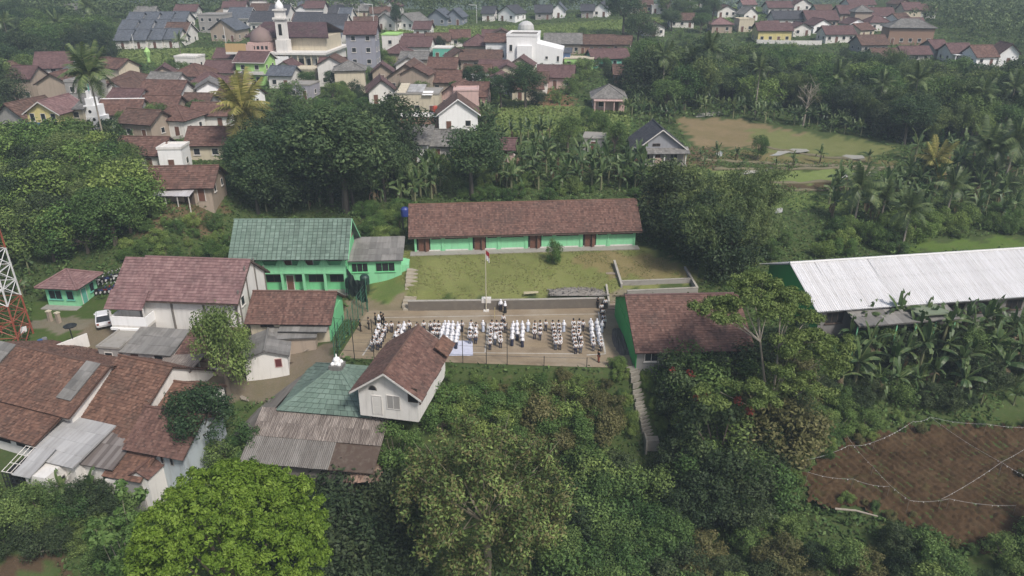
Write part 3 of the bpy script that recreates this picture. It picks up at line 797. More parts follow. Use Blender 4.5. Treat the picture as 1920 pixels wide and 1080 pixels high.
# ------------------------------------------------------------------ the long green classroom block above the lawn
p0, yw, L = frm(778, 473, 1190, 461, 3.2)
B = house('school_building', 'long single storey green classroom block with red tiled roof above the lawn', 'school', p0, yw, L, 7.4, 3.0, 'gx', 2.75, .75, .75,
          W_GREEN2, T_RED, course=.31, col=.25, wins=None, capm=T_ORG, fascia=WOOD_D, found=.6)
MB().box(-.6, L + .4, -1.5, 0, -.5, .12).build('veranda', CONC, B['root'])
unit = L / 8
for i in range(9):
    c_ = MB(); c_.box(-.13, .13, -.1, .0, 0.12, 2.9); o = c_.build('column', W_GREEN2, B['root']); o.location = (min(max(unit * i, .13), L - .13), -.004, 0)
for i in range(8):
    u = unit * (i + .5)
    if i % 2 == 0:
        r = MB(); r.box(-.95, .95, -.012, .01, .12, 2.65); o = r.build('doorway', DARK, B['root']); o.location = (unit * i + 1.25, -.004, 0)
        d = door(B, 'F', unit * i + 1.02, .13, .85, 2.2, WOOD_B, off=.02, frame=WOOD_D)
        d2 = door(B, 'F', unit * i + 1.8, .13, .6, 2.2, WOOD_B, off=.14, frame=WOOD_D); d2.rotation_euler.z += R(35)
        window(B, 'F', unit * i + 3.05, 1.85, 1.3, .75, WOOD_D, DARK, 'n')
    else:
        window(B, 'F', u, 1.85, 3.2, .75, WOOD_D, DARK, 'n')
    s_ = MB(); s_.box(-1.6, 1.6, -.03, .0, .12, .3); o = s_.build('skirting', TRIM_W, B['root']); o.location = (u, -.006, 0)
window(B, 'R', 3.6, 1.2, 1.6, 1.0); window(B, 'L', 3.6, 1.2, 1.6, 1.0)
pt = MB(); pt.box(-1.0, 1.0, -.02, .02, -.55, .55)      # patch of new orange tiles near the eave
_rf = B['roof']; patch = MB(); tile_plane(patch, (9.2, -.7, 3.0 - .7 * 2.75 / 3.7 + .26), (1,0,0), 2.1, (0, 3.7, 2.75), .75, course=.25, col=.25)
patch.build('new_tiles', T_ORG, _rf)

# ------------------------------------------------------------------ two storey green school with green metal roof
p0, yw, L = frm(453, 550, 652, 549, .3)
root = thing('school_building', 'two storey green school with weathered green roof and arcaded balcony', 'school', p0, yw)
D, h2 = 7.0, 5.9; va = 1.1
B = dict(root=root, L=L, D=D, h=h2)
w = MB(); w.box(0, L, va, D, -.8, h2); w.build('wall', W_GREEN, root)
for x in (0.002, L - .202):
    MB().hull([(x, .0, h2), (x, D, h2), (x, D/2, h2 + 3.2)], [(x + .2, .0, h2), (x + .2, D, h2), (x + .2, D/2, h2 + 3.2)]).build('gable', W_TAN, root)
rf = MB(); run = D/2; rh = 3.2; sl = rh / run; ove = .9; Ls = math.hypot(run + ove, (run + ove) * sl)
tile_plane(rf, (-.8, -ove, h2 - ove*sl), (1,0,0), L + 1.5, (0, run, rh), Ls, course=.46, col=.62, lift=.05, jit=.008, gap=.09)
tile_plane(rf, (L + .7, D + ove, h2 - ove*sl), (-1,0,0), L + 1.5, (0, -run, rh), Ls, course=.46, col=.62, lift=.05)
ro = rf.build('roof', T_GRN, root)
MB().tube([(-.8, D/2, h2 + rh + .05), (L + .7, D/2, h2 + rh + .05)], .14).build('ridge_cap', T_GRN, ro)
mf = MB()
for x in (L + .72,):
    for a, b_ in (((x, -ove, h2 - ove*sl), (x, D/2, h2 + rh)), ((x, D/2, h2 + rh), (x, D + ove, h2 - ove*sl))):
        a, b_ = np.array(a), np.array(b_); up = np.array([0, 0, .14]); sd = np.array([.03, 0, 0])
        mf.hull([a - sd - up, a + sd - up, a + sd + up, a - sd + up], [b_ - sd - up, b_ + sd - up, b_ + sd + up, b_ - sd + up])
mf.build('fascia_board', W_GREEN2, ro)
MB().box(0, L, 0, va, 2.75, 3.0).build('balcony_floor', W_GREEN2, root)
nb = 5
for i in range(nb + 1):
    x = min(max(L * i / nb, .16), L - .16)
    o = MB().box(-.16, .16, 0.02, .34, -.6, 2.75).build('column', W_GREEN2, root); o.location = (x, 0, 0)
    o = MB().box(-.16, .16, 0.02, .34, 3.0, h2).build('column', W_GREEN2, root); o.location = (x, 0, 0)
for i in range(nb):
    x0, x1 = L * i / nb + .17, L * (i + 1) / nb - .17
    MB().box(x0, x1, .06, .2, 3.0, 3.95).build('parapet', W_GREEN2, root)
    hb = MB(); hb.hull([(x0, .08, 3.95), (x0 + .5, .08, 3.95), (x0, .08, 4.9)], [(x0, .2, 3.95), (x0 + .5, .2, 3.95), (x0, .2, 4.9)])
    hb.hull([(x1 - .5, .08, 3.95), (x1, .08, 3.95), (x1, .08, 4.9)], [(x1 - .5, .2, 3.95), (x1, .2, 3.95), (x1, .2, 4.9)])
    hb.build('bracket', W_GREEN2, root)
B2 = dict(root=root, L=L, D=D, h=h2)
for i in range(nb):
    u = L * (i + .5) / nb
    for z in (0.0, 3.0):
        if i in (2,) or (z and i == 3):
            d = door(B2, 'F', u - .7, z + .02, .9, 2.1, WOOD_B, off=-va + .01); window(B2, 'F', u + .6, z + 1.2, 1.2, 1.0, WOOD_D, None, 'n', off=-va)
        else:
            window(B2, 'F', u, z + 1.15, 2.0, 1.05, WOOD_D, None, 'n', off=-va)
MB().box(-.2, L + .2, -.9, va, -.7, .02).build('veranda', CONC, root)
# lower annex to its right with grey sheet roof
p0, yw, LA = frm(655, 532, 752, 520, .9)
B = house('school_annex', 'mint green annex with grey sheet roof joined to two storey school', 'annex', p0 + np.array([0, .4, 0]), R(4), LA, 5.5, 3.3, 'shed', .9, .3, .5,
          W_GREEN2, T_ASB, course=1.6, col=.9, lift=.02, wins=None, found=2.5)
window(B, 'F', 1.5, 1.5, 2.2, 1.3, W_GREEN, DARK); window(B, 'F', 4.9, 1.5, 2.6, 1.3, W_GREEN, DARK)
MB().box(LA - .05, LA + 1.0, .4, 3.5, -2, 2.2).build('side_wall', W_GREEN2, B['root'])

# ------------------------------------------------------------------ white hall with faded pink roof and balcony
yawH = R(-5)
p0 = P(270, 628, -.2)
B = house('assembly_hall', 'tall white hall with faded pink tiled roof and corner balcony', 'hall', p0, yawH, 12.4, 8.2, 5.4, 'gx', 3.0, .35, .7,
          W_WHITE, T_PNK, course=.40, col=.3, lift=.06, wins=None, fascia=WOOD_D, found=2.0, capm=T_PNK)
LH = 12.4
for i in range(4):
    o = MB().box(-.12, .12, -.1, .02, -1.5, 5.2).build('pilaster', CONC_D, B['root']); o.location = (.3 + (LH - .6) * i / 3, -.003, 0)
for i in range(4):
    o = MB().box(-.02, .1, -.1, .1, -1.5, 5.3 + (2.9 if i in (1, 2) else .9)).build('pilaster', CONC_D, B['root']); o.location = (LH, .3 + 7.6 * i / 3, 0)
MB().box(0, LH, -.07, .0, .1, .45).build('stained_base', CONC_D, B['root'])
window(B, 'R', 1.2, 3.9, .9, 1.2, None, None)
# balcony bay projecting at the left front corner
bp = B['root']
bal = MB(); bal.box(-2.4, 1.9, -1.9, 0, 1.9, 2.2); bal.build('balcony_floor', TRIM_W, bp)
pr = MB(); pr.box(-2.4, 1.9, -1.9, -1.76, 2.2, 3.3); pr.box(-2.4, -2.26, -1.76, 0, 2.2, 3.3); pr.box(1.76, 1.9, -1.76, 0, 2.2, 3.3)
pr.box(-2.55, 2.05, -2.06, -1.76, 1.62, 1.9)
pr.build('parapet', W_CLEAN, bp)
MB().box(-2.3, 1.8, -1.7, 0, -1.5, 1.88).build('balcony_base', W_GREY, bp)
sb = MB(); sb.box(-2.4, 0, 0, 8.2, -1.5, 4.9); sb.build('side_bay', W_WHITE, bp)
sr = MB(); run = 4.1; rh = 3.0
tile_plane(sr, (-2.85, -2.0, 5.4 - 2.0 * rh / run + .35), (1,0,0), 4.6, (0, run, rh), 1.35 * math.hypot(run, rh) / run + 1.0, course=.40, col=.3, lift=.06)
tile_plane(sr, (-2.85, -.7, 5.4 - .7 * rh / run), (1,0,0), 2.7, (0, run, rh), math.hypot(run + .7, (run + .7) * rh / run), course=.40, col=.3, lift=.06)
sr.build('balcony_roof', T_PNK, bp)
for x in (-2.3, 1.75):
    MB().box(x - .07, x + .07, -1.88, -1.74, 3.3, 4.4).build('post', TRIM_W, bp)

# ------------------------------------------------------------------ red roofed building with green gable beside the court
p0 = P(474, 640, 0)
B = house('classroom_building', 'red tiled building with bright green gable beside the court fence', 'classroom', p0, R(-1.5), 9.2, 6.6, 2.9, 'gx', 2.0, .45, .6,
          W_CREAM, T_RED, course=.31, col=.25, wins=None, gable=W_GREEN, fascia=None, found=1.5, capm=T_RED)
MB().box(9.2 - .02, 9.2 + .06, 0, 6.6, -1.2, 2.88).build('green_wall', W_GREEN, B['root'])
window(B, 'F', 2.0, 1.9, 1.6, .5, WOOD_D, DARK, 'n'); window(B, 'F', 7.6, 1.4, 1.4, .8, WOOD_D, DARK, 'n')
aw = MB(); tile_plane(aw, (3.6, -1.2, 1.95), (1,0,0), 5.6, (0, 1.2, .35), 1.3, course=1.2, col=.8, lift=.02); aw.build('awning', T_ASB, B['root'])
# grey roofed white cottage in front of it
p0 = P(462, 708, -1.3)
B = house('grey_cottage', 'small white cottage with grey cement sheet roof and maroon door', 'cottage', p0, R(12), 4.6, 5.0, 2.4, 'gy', .75, .3, .3,
          W_WHITE, T_ASB, course=1.5, col=.85, lift=.02, wins=None, found=1.5)
window(B, 'F', 3.6, .9, .8, 1.1, W_PINK, plain('maroon shutter', (.12, .03, .03)), 'n')
p0 = P(505, 668, -.8)
B = house('grey_cottage', 'lean-to with grey sheet roof between cottage and red classroom', 'cottage', p0, R(6), 5.4, 3.4, 2.3, 'shed', .6, .2, .3,
          W_TAN, T_ASB, course=1.5, col=.85, lift=.02, wins=None, found=1.5)
tank = MB(); tank.lathe([(.0, .0), (.75, .0), (.8, .2), (.8, 1.0), (.5, 1.25), (0, 1.3)], 14)
p = P(612, 655, 0)
# ------------------------------------------------------------------ right building with vivid green gable
p0 = P(1192, 693, 0)
B = house('school_building', 'wide red brown roofed building with vivid green gable right of court', 'school', p0, R(2.5), 12.4, 13.4, 2.7, 'gx', 3.1, .35, .7,
          W_GREY, T_RED, course=.33, col=.26, wins=None, gable=W_VIVID, found=2.5, capm=T_MAR)
MB().box(-.06, .02, 0, 13.4, -1.0, 2.69).build('green_wall', W_VIVID, B['root'])
for i in range(4): window(B, 'F', 1.6 + 3 * i, 1.0, 1.5, 1.2)
# ------------------------------------------------------------------ white roofed long warehouse
yaw_w = R(9.0)
_rl = P(1482, 493, 6.6); p0 = np.array([_rl[0] + .9 * math.cos(yaw_w) + 6.5 * math.sin(yaw_w), _rl[1] + .9 * math.sin(yaw_w) - 6.5 * math.cos(yaw_w), 0.0])
root = thing('warehouse', 'long warehouse with white corrugated roof behind the banana plants', 'warehouse', p0, yaw_w)
Lw, Dw, hw, rhw = 38.0, 13.0, 3.8, 2.7; foot(p0, yaw_w, Lw, Dw)
w = MB(); w.box(0, Lw, .0, Dw, -1.5, hw)
w.build('wall', W_VIVID, root)
for x in (.002, Lw - .2): MB().hull([(x, 0, hw), (x, Dw, hw), (x, Dw/2, hw + rhw)], [(x + .19, 0, hw), (x + .19, Dw, hw), (x + .19, Dw/2, hw + rhw)]).build('gable', W_VIVID, root)
run = Dw/2; ove = .9; sl = rhw / run
und = MB()
for sgn in (0, 1):
    pass
und.hull([(-.9, -ove, hw - ove*sl - .14), (Lw + .9, -ove, hw - ove*sl - .14), (Lw + .9, Dw/2, hw + rhw - .1), (-.9, Dw/2, hw + rhw - .1)],
         [(-.9, -ove, hw - ove*sl - .05), (Lw + .9, -ove, hw - ove*sl - .05), (Lw + .9, Dw/2, hw + rhw - .03), (-.9, Dw/2, hw + rhw - .03)])
und.hull([(-.9, Dw/2, hw + rhw - .1), (Lw + .9, Dw/2, hw + rhw - .1), (Lw + .9, Dw + ove, hw - ove*sl - .14), (-.9, Dw + ove, hw - ove*sl - .14)],
         [(-.9, Dw/2, hw + rhw - .03), (Lw + .9, Dw/2, hw + rhw - .03), (Lw + .9, Dw + ove, hw - ove*sl - .05), (-.9, Dw + ove, hw - ove*sl - .05)])
ro = und.build('roof', STEEL_W, root)
WHITE_SHEET = corrug('white roofing sheets', (.74,.74,.76), (.4,.38,.35), amt=.5, rough=.5, metal=0.0, vary=.22)
Ls = math.hypot(run + ove, (run + ove) * sl)
sheet_plane(ro, (-1.0, -ove - .1, hw - (ove + .1)*sl + .02), (1,0,0), Lw + 2, (0, run, rhw), Ls, WHITE_SHEET, .8, 8, .045, 3, .012)
sheet_plane(ro, (Lw + 1, Dw + ove, hw - ove*sl + .02), (-1,0,0), Lw + 2, (0, -run, rhw), Ls, WHITE_SHEET, .8, 8, .045, 3, .012)
MB().tube([(-1, Dw/2, hw + rhw + .12), (Lw + 1, Dw/2, hw + rhw + .12)], .16).build('ridge_cap', STEEL_W, ro)
aw = MB(); tile_plane(aw, (3, -3.4, 2.35), (1,0,0), 13, (0, 3.4, .75), 3.5, course=1.7, col=.9, lift=.02); aw.build('canopy', T_ASB, root)
for i in range(6):
    MB().box(3 + i*2.5, 3.12 + i*2.5, -3.2, -3.08, -1.5, 2.35).build('post', W_GREEN2, root)
Bw = dict(root=root, L=Lw, D=Dw, h=hw)
MB().box(.01, Lw, -.06, .0, -1.5, 3.3).build('eave_shade_panel', paint('painted eave shade grey', (.2,.19,.185)), root)  # grey panel over the front wall, painting in the dark shade below the eave
for i in range(9): window(Bw, 'F', 2 + 4 * i, 1.3, 2.2, 1.4, WOOD_D, DARK, off=.06)
window(Bw, 'L', 6, 1.3, 2, 1.4)
MB().box(10.5, 14.5, -3.3, -.2, 3.1, 3.25).build('porch_roof', paint('faded green tarp', (.16,.2,.13)), root)
# ------------------------------------------------------------------ white gabled house in front of the court
p0 = P(669, 774, -.3) + np.array([.35, 0, 0])
B = house('gabled_house', 'white gabled house with red brown roof in front of the court', 'house', p0, R(-12), 6.1, 9.2, 3.1, 'gy', 2.1, .7, .65,
          W_WHITE, T_RED, course=.31, col=.25, wins=None, fascia=TRIM_W, found=.25, capm=T_BRN)
ar = MB(); n = 8
ring = [(.45 * math.cos(math.pi * k / n), .0, .55 + .55 * math.sin(math.pi * k / n)) for k in range(n + 1)] + [(-.45, 0, .45), (.45, 0, .45)][0:0]
ar.hull([(x, -.03, z) for x, y, z in ring], [(x, .0, z) for x, y, z in ring])
o = ar.build('window', CONC_D, B['root']); o.location = (1.55, -.004, 2.3)
lv = MB(); lv.hull([(x * .8, -.04, .55 + (z - .55) * .8) for x, y, z in ring], [(x * .8, -.01, .55 + (z - .55) * .8) for x, y, z in ring]); o2 = lv.build('pane', DARK, o); o2.location = (0, -.004, .02)
door(B, 'F', 1.9, .1, .9, 2.1, TRIM_W); window(B, 'F', 3.6, .9, 1.4, 1.6, TRIM_W, W_GREY, 'n')
window(B, 'F', 5.65, 2.0, 1.0, 1.6, WOOD_D, DARK, 'n'); window(B, 'R', 1.4, 1.6, 1.8, 1.4, WOOD_D, DARK); window(B, 'R', 6.4, 1.6, 1.8, 1.4, WOOD_D, DARK)
hp = MB(); tile_plane(hp, (7.0, 7.3, 3.2), (0,1,0), 3.0, (-1.6, 0, 1.15), 1.7, course=.32, col=.26); hp.build('side_roof', T_ORG, B['root'])
# ------------------------------------------------------------------ prayer hall: green pyramid roof above rusty sheet skirt roofs
yawM = R(-8)
pc = P(632, 684, 1.8)          # peak
root = thing('prayer_hall', 'prayer hall with green pyramid roof, finial and rusty sheet skirt roof', 'prayer hall', (pc[0], pc[1], -4.9), yawM)
hpz = 3.7                    # eave of pyramid above base
s2 = 4.9; prh = 3.0
rf = MB(); Ls = math.hypot(s2, prh)
for E_, A_, S_ in (((-s2,-s2,hpz),(1,0,0),(0,s2,prh)), ((s2,-s2,hpz),(0,1,0),(-s2,0,prh)), ((s2,s2,hpz),(-1,0,0),(0,-s2,prh)), ((-s2,s2,hpz),(0,-1,0),(s2,0,prh))):
    tile_plane(rf, E_, A_, 2*s2, S_, Ls, course=.55, col=.75, lift=.08, jit=.012, iL=s2, iR=s2, gap=.06)
ro = rf.build('pyramid_roof', T_GRN, root)
mc = MB()
for c_ in ((-s2,-s2),(s2,-s2),(s2,s2),(-s2,s2)): mc.tube([(c_[0], c_[1], hpz + .06), (0, 0, hpz + prh + .06)], .12)
mc.build('hip_cap', T_GRN, ro)
MB().box(-.7, .7, -.7, .7, hpz + prh - .35, hpz + prh + .12).build('finial_base', T_ASB, ro)
fi = MB(); fi.lathe([(.45, 0), (.5, .15), (.32, .3), (.42, .5), (.3, .72), (.1, .82), (.03, 1.2)], 10)
o = fi.build('finial', W_CLEAN, ro, True); o.location = (0, 0, hpz + prh + .12)
for a in range(4):
    f2 = MB().lathe([(.2, 0), (.24, .12), (.16, .26), (.02, .4)], 8); o = f2.build('finial_ball', W_CLEAN, ro, True); o.location = (.5 * math.cos(a*1.57 + .78), .5 * math.sin(a*1.57 + .78), hpz + prh + .12)
MB().box(-s2 + .5, s2 - .5, -s2 + .5, s2 - .5, -2, hpz + .02).build('wall', W_GREY, root)
RUST = corrug('rusty roofing sheets', (.36,.32,.29), (.07,.052,.045), amt=.92, rough=.8, metal=.0, vary=.75)
GREYS = corrug('grey roofing sheets', (.26,.25,.235), (.1,.088,.078), amt=.75, rough=.8, metal=.0, vary=.6)
PALE = corrug('pale roofing sheets', (.34,.34,.34), (.2,.18,.16), amt=.35, rough=.6, vary=.25)
bd = MB(); x0, x1 = -s2 - 1.8, s2 + 1.9
bd.hull([(x0, -s2 - 5.4, 1.1), (x1, -s2 - 5.4, 1.1), (x1, -s2 + .3, 3.45), (x0, -s2 + .3, 3.45)], [(x0, -s2 - 5.4, 1.2), (x1, -s2 - 5.4, 1.2), (x1, -s2 + .3, 3.55), (x0, -s2 + .3, 3.55)])
ro2 = bd.build('skirt_roof', WOOD_D, root)
sheet_plane(ro2, (x0, -s2 - 2.7, 2.38), (1,0,0), x1 - x0, (0, 5.7, 2.35), 3.35, RUST, .8, 1.7, .04, 5, .035)
sheet_plane(ro2, (x0, -s2 - 5.5, 1.18), (1,0,0), x1 - x0, (0, 5.7, 2.35), 3.1, GREYS, 1.5, 3.2, .035, 8, .03, skip=((6, 0), (7, 0), (8, 0)))
bd = MB(); bd.hull([(-s2 - 4.2, -s2 - 2.0, 1.5), (-s2 - 1.7, -s2 - 2.6, 2.5), (-s2 + .2, s2 - 1, 3.7), (-s2 - 3.0, s2 - 1, 2.0)], [(-s2 - 4.2, -s2 - 2.0, 1.6), (-s2 - 1.7, -s2 - 2.6, 2.6), (-s2 + .2, s2 - 1, 3.8), (-s2 - 3.0, s2 - 1, 2.1)])
bd.build('side_roof', GREYS, root)
MB().box(x0 + .6, x1 - 2.4, -s2 - 4.8, -s2 + .5, -2, 1.0).build('lower_wall', CONC_D, root)
for k in range(8):
    o = MB().box(0, .8 + .5 * RNG.random(), 0, .15, 0, .08).build('rafter', WOOD_D, root); o.location = (x1 - 2.6 + .25 * k, -s2 - 5.2, 1.0 + .1 * RNG.random()); o.rotation_euler = (0, .05, 1.2)
# ------------------------------------------------------------------ tiled house complex, lower left
T_PAL = tiles('pale sheet roofing', [(0, (.3,.3,.3)), (.5, (.37,.37,.37)), (1, (.45,.45,.45))], moss=(.2,.19,.17), moss_amt=.4, lichen=(.25,.22,.2))
T_RST = tiles('rusted sheet roofing', [(0, (.09,.075,.07)), (.5, (.14,.12,.11)), (1, (.3,.28,.27))], moss=(.08,.055,.05), moss_amt=.6, lichen=(.25,.22,.2))
B = house('village_house', 'wide old house with orange brown tile roof at photo left edge', 'house', (-57.8, 67.6, -3.0), R(-20), 15.0, 10.4, 3.05, 'gx', 2.4, .4, .6,
          W_WHITE, T_ORG, course=.32, col=.26, wins=None, found=2.2, jit=.02, capm=T_BRN)
lt = MB(); tile_plane(lt, (-.4, -3.9, 1.5), (1,0,0), 14.6, (0, 3.7, 1.15), 3.85, course=.32, col=.26, jit=.02)
lo = lt.build('lean_to_roof', T_ORG, B['root'])
MB().box(0, 13.6, -3.2, -.02, -2.5, 1.45).build('lean_to_wall', W_WHITE, B['root'])
pa = MB(); sl = 2.4 / 5.2
tile_plane(pa, (12.3, 0.9, 3.05 + .9 * sl + .3), (1,0,0), 1.9, (0, 5.2, 2.4), 4.7, course=1.2, col=.95, lift=.02); pa.build('patch_sheet', T_ASB, B['roof'])
pa = MB(); tile_plane(pa, (-.4, 1.2, 3.05 + 1.2 * sl + .3), (1,0,0), 2.6, (0, 5.2, 2.4), 4.4, course=1.2, col=.95, lift=.02); pa.build('patch_sheet', T_ASB, B['roof'])
for i in range(4):
    o = MB().box(0, 2.6, -.03, .01, .35, 1.15).build('opening', DARK, B['root']); o.location = (.6 + 3.4 * i, -3.21, 0)
B = house('village_house', 'house with bright orange scalloped tile roof adjoining the wide old roof', 'house', (-43.6, 63.1, -3.2), R(-20), 6.6, 13.0, 1.9, 'gx', 4.0, .3, .5,
          W_WHITE, T_ORG, course=.34, col=.27, lift=.06, wins=None, found=2.2, jit=.022, capm=T_ORG)
B = house('village_house', 'low red roofed house with four slit windows beside bright green tree', 'house', (-36.4, 59.0, -3.7), R(-15), 5.7, 6.5, 2.6, 'gx', 2.0, .5, .6,
          paint('pale blue plaster', (.42,.47,.5)), T_RED, course=.31, col=.25, wins=None, found=2.0, jit=.015)
for i in range(4): window(B, 'F', 1.2 + 1.05 * i, .9, .4, 1.2, W_GREY, DARK, 'n')
p0 = P(272, 795, -3.0)
B = house('village_house', 'small tiled house wing behind the slit windowed house', 'house', p0, R(-14), 6.2, 5.2, 2.5, 'gx', 1.4, .4, .4,
          W_WHITE, T_ORG, course=.31, col=.25, wins='auto', found=2.0, jit=.015)
# sheds and lean-tos on its valley side
p0 = P(62, 905, -4.6)
B = house('garden_shed', 'shed with pale sheet roof below the lean-to of the wide old house', 'shed', p0 + np.array([0, 1.0, 0]), R(-18), 5.0, 4.6, 2.6, 'shed', .9, .4, .5, W_WHITE, T_PAL, course=1.6, col=1.2, lift=.02, wins=None, found=2.5)
p0 = P(140, 902, -4.8)
B = house('garden_shed', 'shed with dark rusted sheet roof and plain white wall', 'shed', p0 + np.array([0.2, .2, 0]), R(-14), 4.6, 4.4, 2.4, 'shed', 1.2, .2, .4, W_WHITE, T_RST, course=2.2, col=.45, lift=.03, wins=None, found=2.5)
p0 = P(208, 920, -5.0)
B = house('garden_shed', 'small shed with orange tiles above the white garden wall', 'shed', p0, R(-14), 3.6, 3.4, 2.0, 'shed', 1.5, .3, .3, W_GREY, T_ORG, course=.32, col=.26, wins=None, found=2.5)
p0 = P(252, 925, -5.0)
B = house('garden_shed', 'little hut with bright red tiles at end of garden wall', 'hut', p0, R(-14), 1.9, 2.6, 2.2, 'gy', .6, .15, .2, W_WHITE, T_RED, course=.31, col=.25, wins=None, found=2.5)
p0 = P(20, 935, -5.6)
root = thing('bird_aviary', 'white block shed with barred lattice cage at photo left edge', 'shed', p0, R(-14))
MB().box(2.6, 4.9, 0, 3.2, -1.5, 3.3).build('wall', W_WHITE, root)
cg = MB()
for i in range(7):
    cg.box(i*.43 - .03, i*.43 + .03, -.03, .03, -.5, 3.1)
for j in range(8): cg.box(0, 2.6, -.028, .028, -.3 + j*.47, -.25 + j*.47)
cg.build('lattice', STEEL_D, root)
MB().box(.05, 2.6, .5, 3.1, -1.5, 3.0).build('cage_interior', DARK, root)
rb = MB()
for i in range(6): rb.tube([(i*.5, 0, 3.15), (i*.5, 3.0, 3.9)], .04, 4)
for j in range(4): rb.tube([(0, j*1.0, 3.2 + j*.25), (2.7, j*1.0, 3.2 + j*.25)], .04, 4)
rb.build('roof_bars', TRIM_W, root)
rs = MB(); tile_plane(rs, (1.5, -.3, 3.3), (1,0,0), 2.0, (0, 3, .8), 3.5, course=1.7, col=.9, lift=.02); rs.build('roof_sheet', T_PAL, root)
B = dict(root=root, L=4.9, D=3.2); window(B, 'R', 1.6, 1.6, .8, .7, W_GREY, DARK)
wall_run('boundary_wall', 'stained white garden wall below the small orange tiled shed', [tuple(P(205, 925, -5.2)), tuple(P(285, 930, -5.4))], 1.7, .2, W_WHITE)
# grey service buildings behind
p0 = P(192, 688, -1.2)
B = house('service_building', 'flat roofed grey concrete service block below the hall balcony', 'outbuilding', p0, R(-8), 2.6, 4.4, 2.5, 'flat', .25, wall=W_GREY, rmat=CONC, wins=None)
window(B, 'F', 1.2, 1.1, 1.0, .9)
p0 = P(236, 690, -1.2)
B = house('service_building', 'white outbuilding with grey cement sheet roof under hall wall', 'outbuilding', p0, R(-8), 5.8, 4.0, 2.2, 'shed', .8, .2, .3, W_WHITE, T_ASB, course=1.6, col=.9, lift=.02, wins='auto')
p0 = P(335, 700, -1.4)
B = house('service_building', 'low outbuilding with dark red tile roof behind the yard tree', 'outbuilding', p0, R(-6), 6.0, 4.6, 2.1, 'shed', 1.2, .2, .5, W_TAN, T_RED, course=.31, col=.25, wins='auto')
p0 = P(300, 728, -1.8)
root = thing('open_shed', 'open shed with tilted rusty sheet roof and yellowed board', 'shed', p0, R(-8))
for x in (0, 3.6):
    for y in (0, 2.4): MB().box(x - .07, x + .07, y - .07, y + .07, -1, 2.3).build('post', TRIM_W, root)
ro = MB().hull([(-.3, -.5, 2.1), (4.3, -.5, 2.6), (4.3, 2.9, 2.9), (-.3, 2.9, 2.4)], [(-.3, -.5, 2.15), (4.3, -.5, 2.65), (4.3, 2.9, 2.95), (-.3, 2.9, 2.45)]).build('roof', WOOD_D, root)
sheet_plane(ro, (-.4, -.6, 2.14), (4.6, 0, .5), 4.7, (0, 3.4, .3), 3.5, RUST, .8, 1.75, .035, 5, .03)
MB().hull([(.4, -.4, .6), (2.2, -.5, .9), (2.2, -.3, 2.2), (.4, -.2, 2.0)], [(.4, -.34, .6), (2.2, -.44, .9), (2.2, -.24, 2.2), (.4, -.14, 2.0)]).build('board', W_CREAM, root)
wall_run('boundary_wall', 'short stained white wall in the yard left of grey block', [tuple(P(112, 668, -.8)), tuple(P(168, 646, -.6))], 1.5, .2, W_WHITE)

# ------------------------------------------------------------------ gate house by the road
p0 = P(92, 572, 0)
B = house('gate_house', 'small pale green gate house with hipped maroon tiled roof by the road', 'gate house', p0, R(-6), 4.3, 4.0, 2.7, 'hip', 1.5, ove=.75, wall=W_GREEN2, rmat=T_PNK, course=.36, col=.3, lift=.05, wins=None, found=.8)
window(B, 'F', 1.3, .9, 1.8, 1.3, W_MINT, GLASS); window(B, 'F', 3.3, .9, 1.0, 1.3, W_MINT, GLASS); door(B, 'R', 1.2, 0, .9, 2.0, W_MINT); window(B, 'R', 2.9, .9, .9, 1.2, W_MINT)
MB().box(-.3, 4.6, -1.2, 0, -.6, .06).build('step', CONC, B['root'])

# ------------------------------------------------------------------ lattice tower at the left edge
pt = P(30, 652, -1)
root = thing('lattice_tower', 'tall steel lattice tower, red below and white above, left edge', 'tower', (pt[0] - .7, pt[1] + .5, -1.2), R(8))
def hw_(z): return 1.75 - .018 * z
legs = [(-1, -1), (1, -1), (1, 1), (-1, 1)]
for z0, z1, m_, nm in ((0, 6.0, STEEL_R, 'red_section'), (6.0, 12, STEEL_W, 'white_section'), (12, 18, STEEL_R, 'red_section'), (18, 24, STEEL_W, 'white_section'), (24, 30, STEEL_R, 'red_section')):
    mb = MB()
    for a, b_ in legs: mb.tube([(a*hw_(z0), b_*hw_(z0), z0), (a*hw_(z1), b_*hw_(z1), z1)], .1, 5)
    n = 3
    for i in range(n):
        za, zb = z0 + (z1 - z0)*i/n, z0 + (z1 - z0)*(i+1)/n
        for k in range(4):
            a, b_ = legs[k], legs[(k+1) % 4]
            A_, B_ = (a[0]*hw_(za), a[1]*hw_(za), za), (b_[0]*hw_(zb), b_[1]*hw_(zb), zb)
            mb.tube([A_, B_], .05, 4); mb.tube([(b_[0]*hw_(za), b_[1]*hw_(za), za), (a[0]*hw_(zb), a[1]*hw_(zb), zb)], .05, 4)
            mb.tube([(a[0]*hw_(zb), a[1]*hw_(zb), zb), (b_[0]*hw_(zb), b_[1]*hw_(zb), zb)], .05, 4)
    mb.build(nm, m_, root)

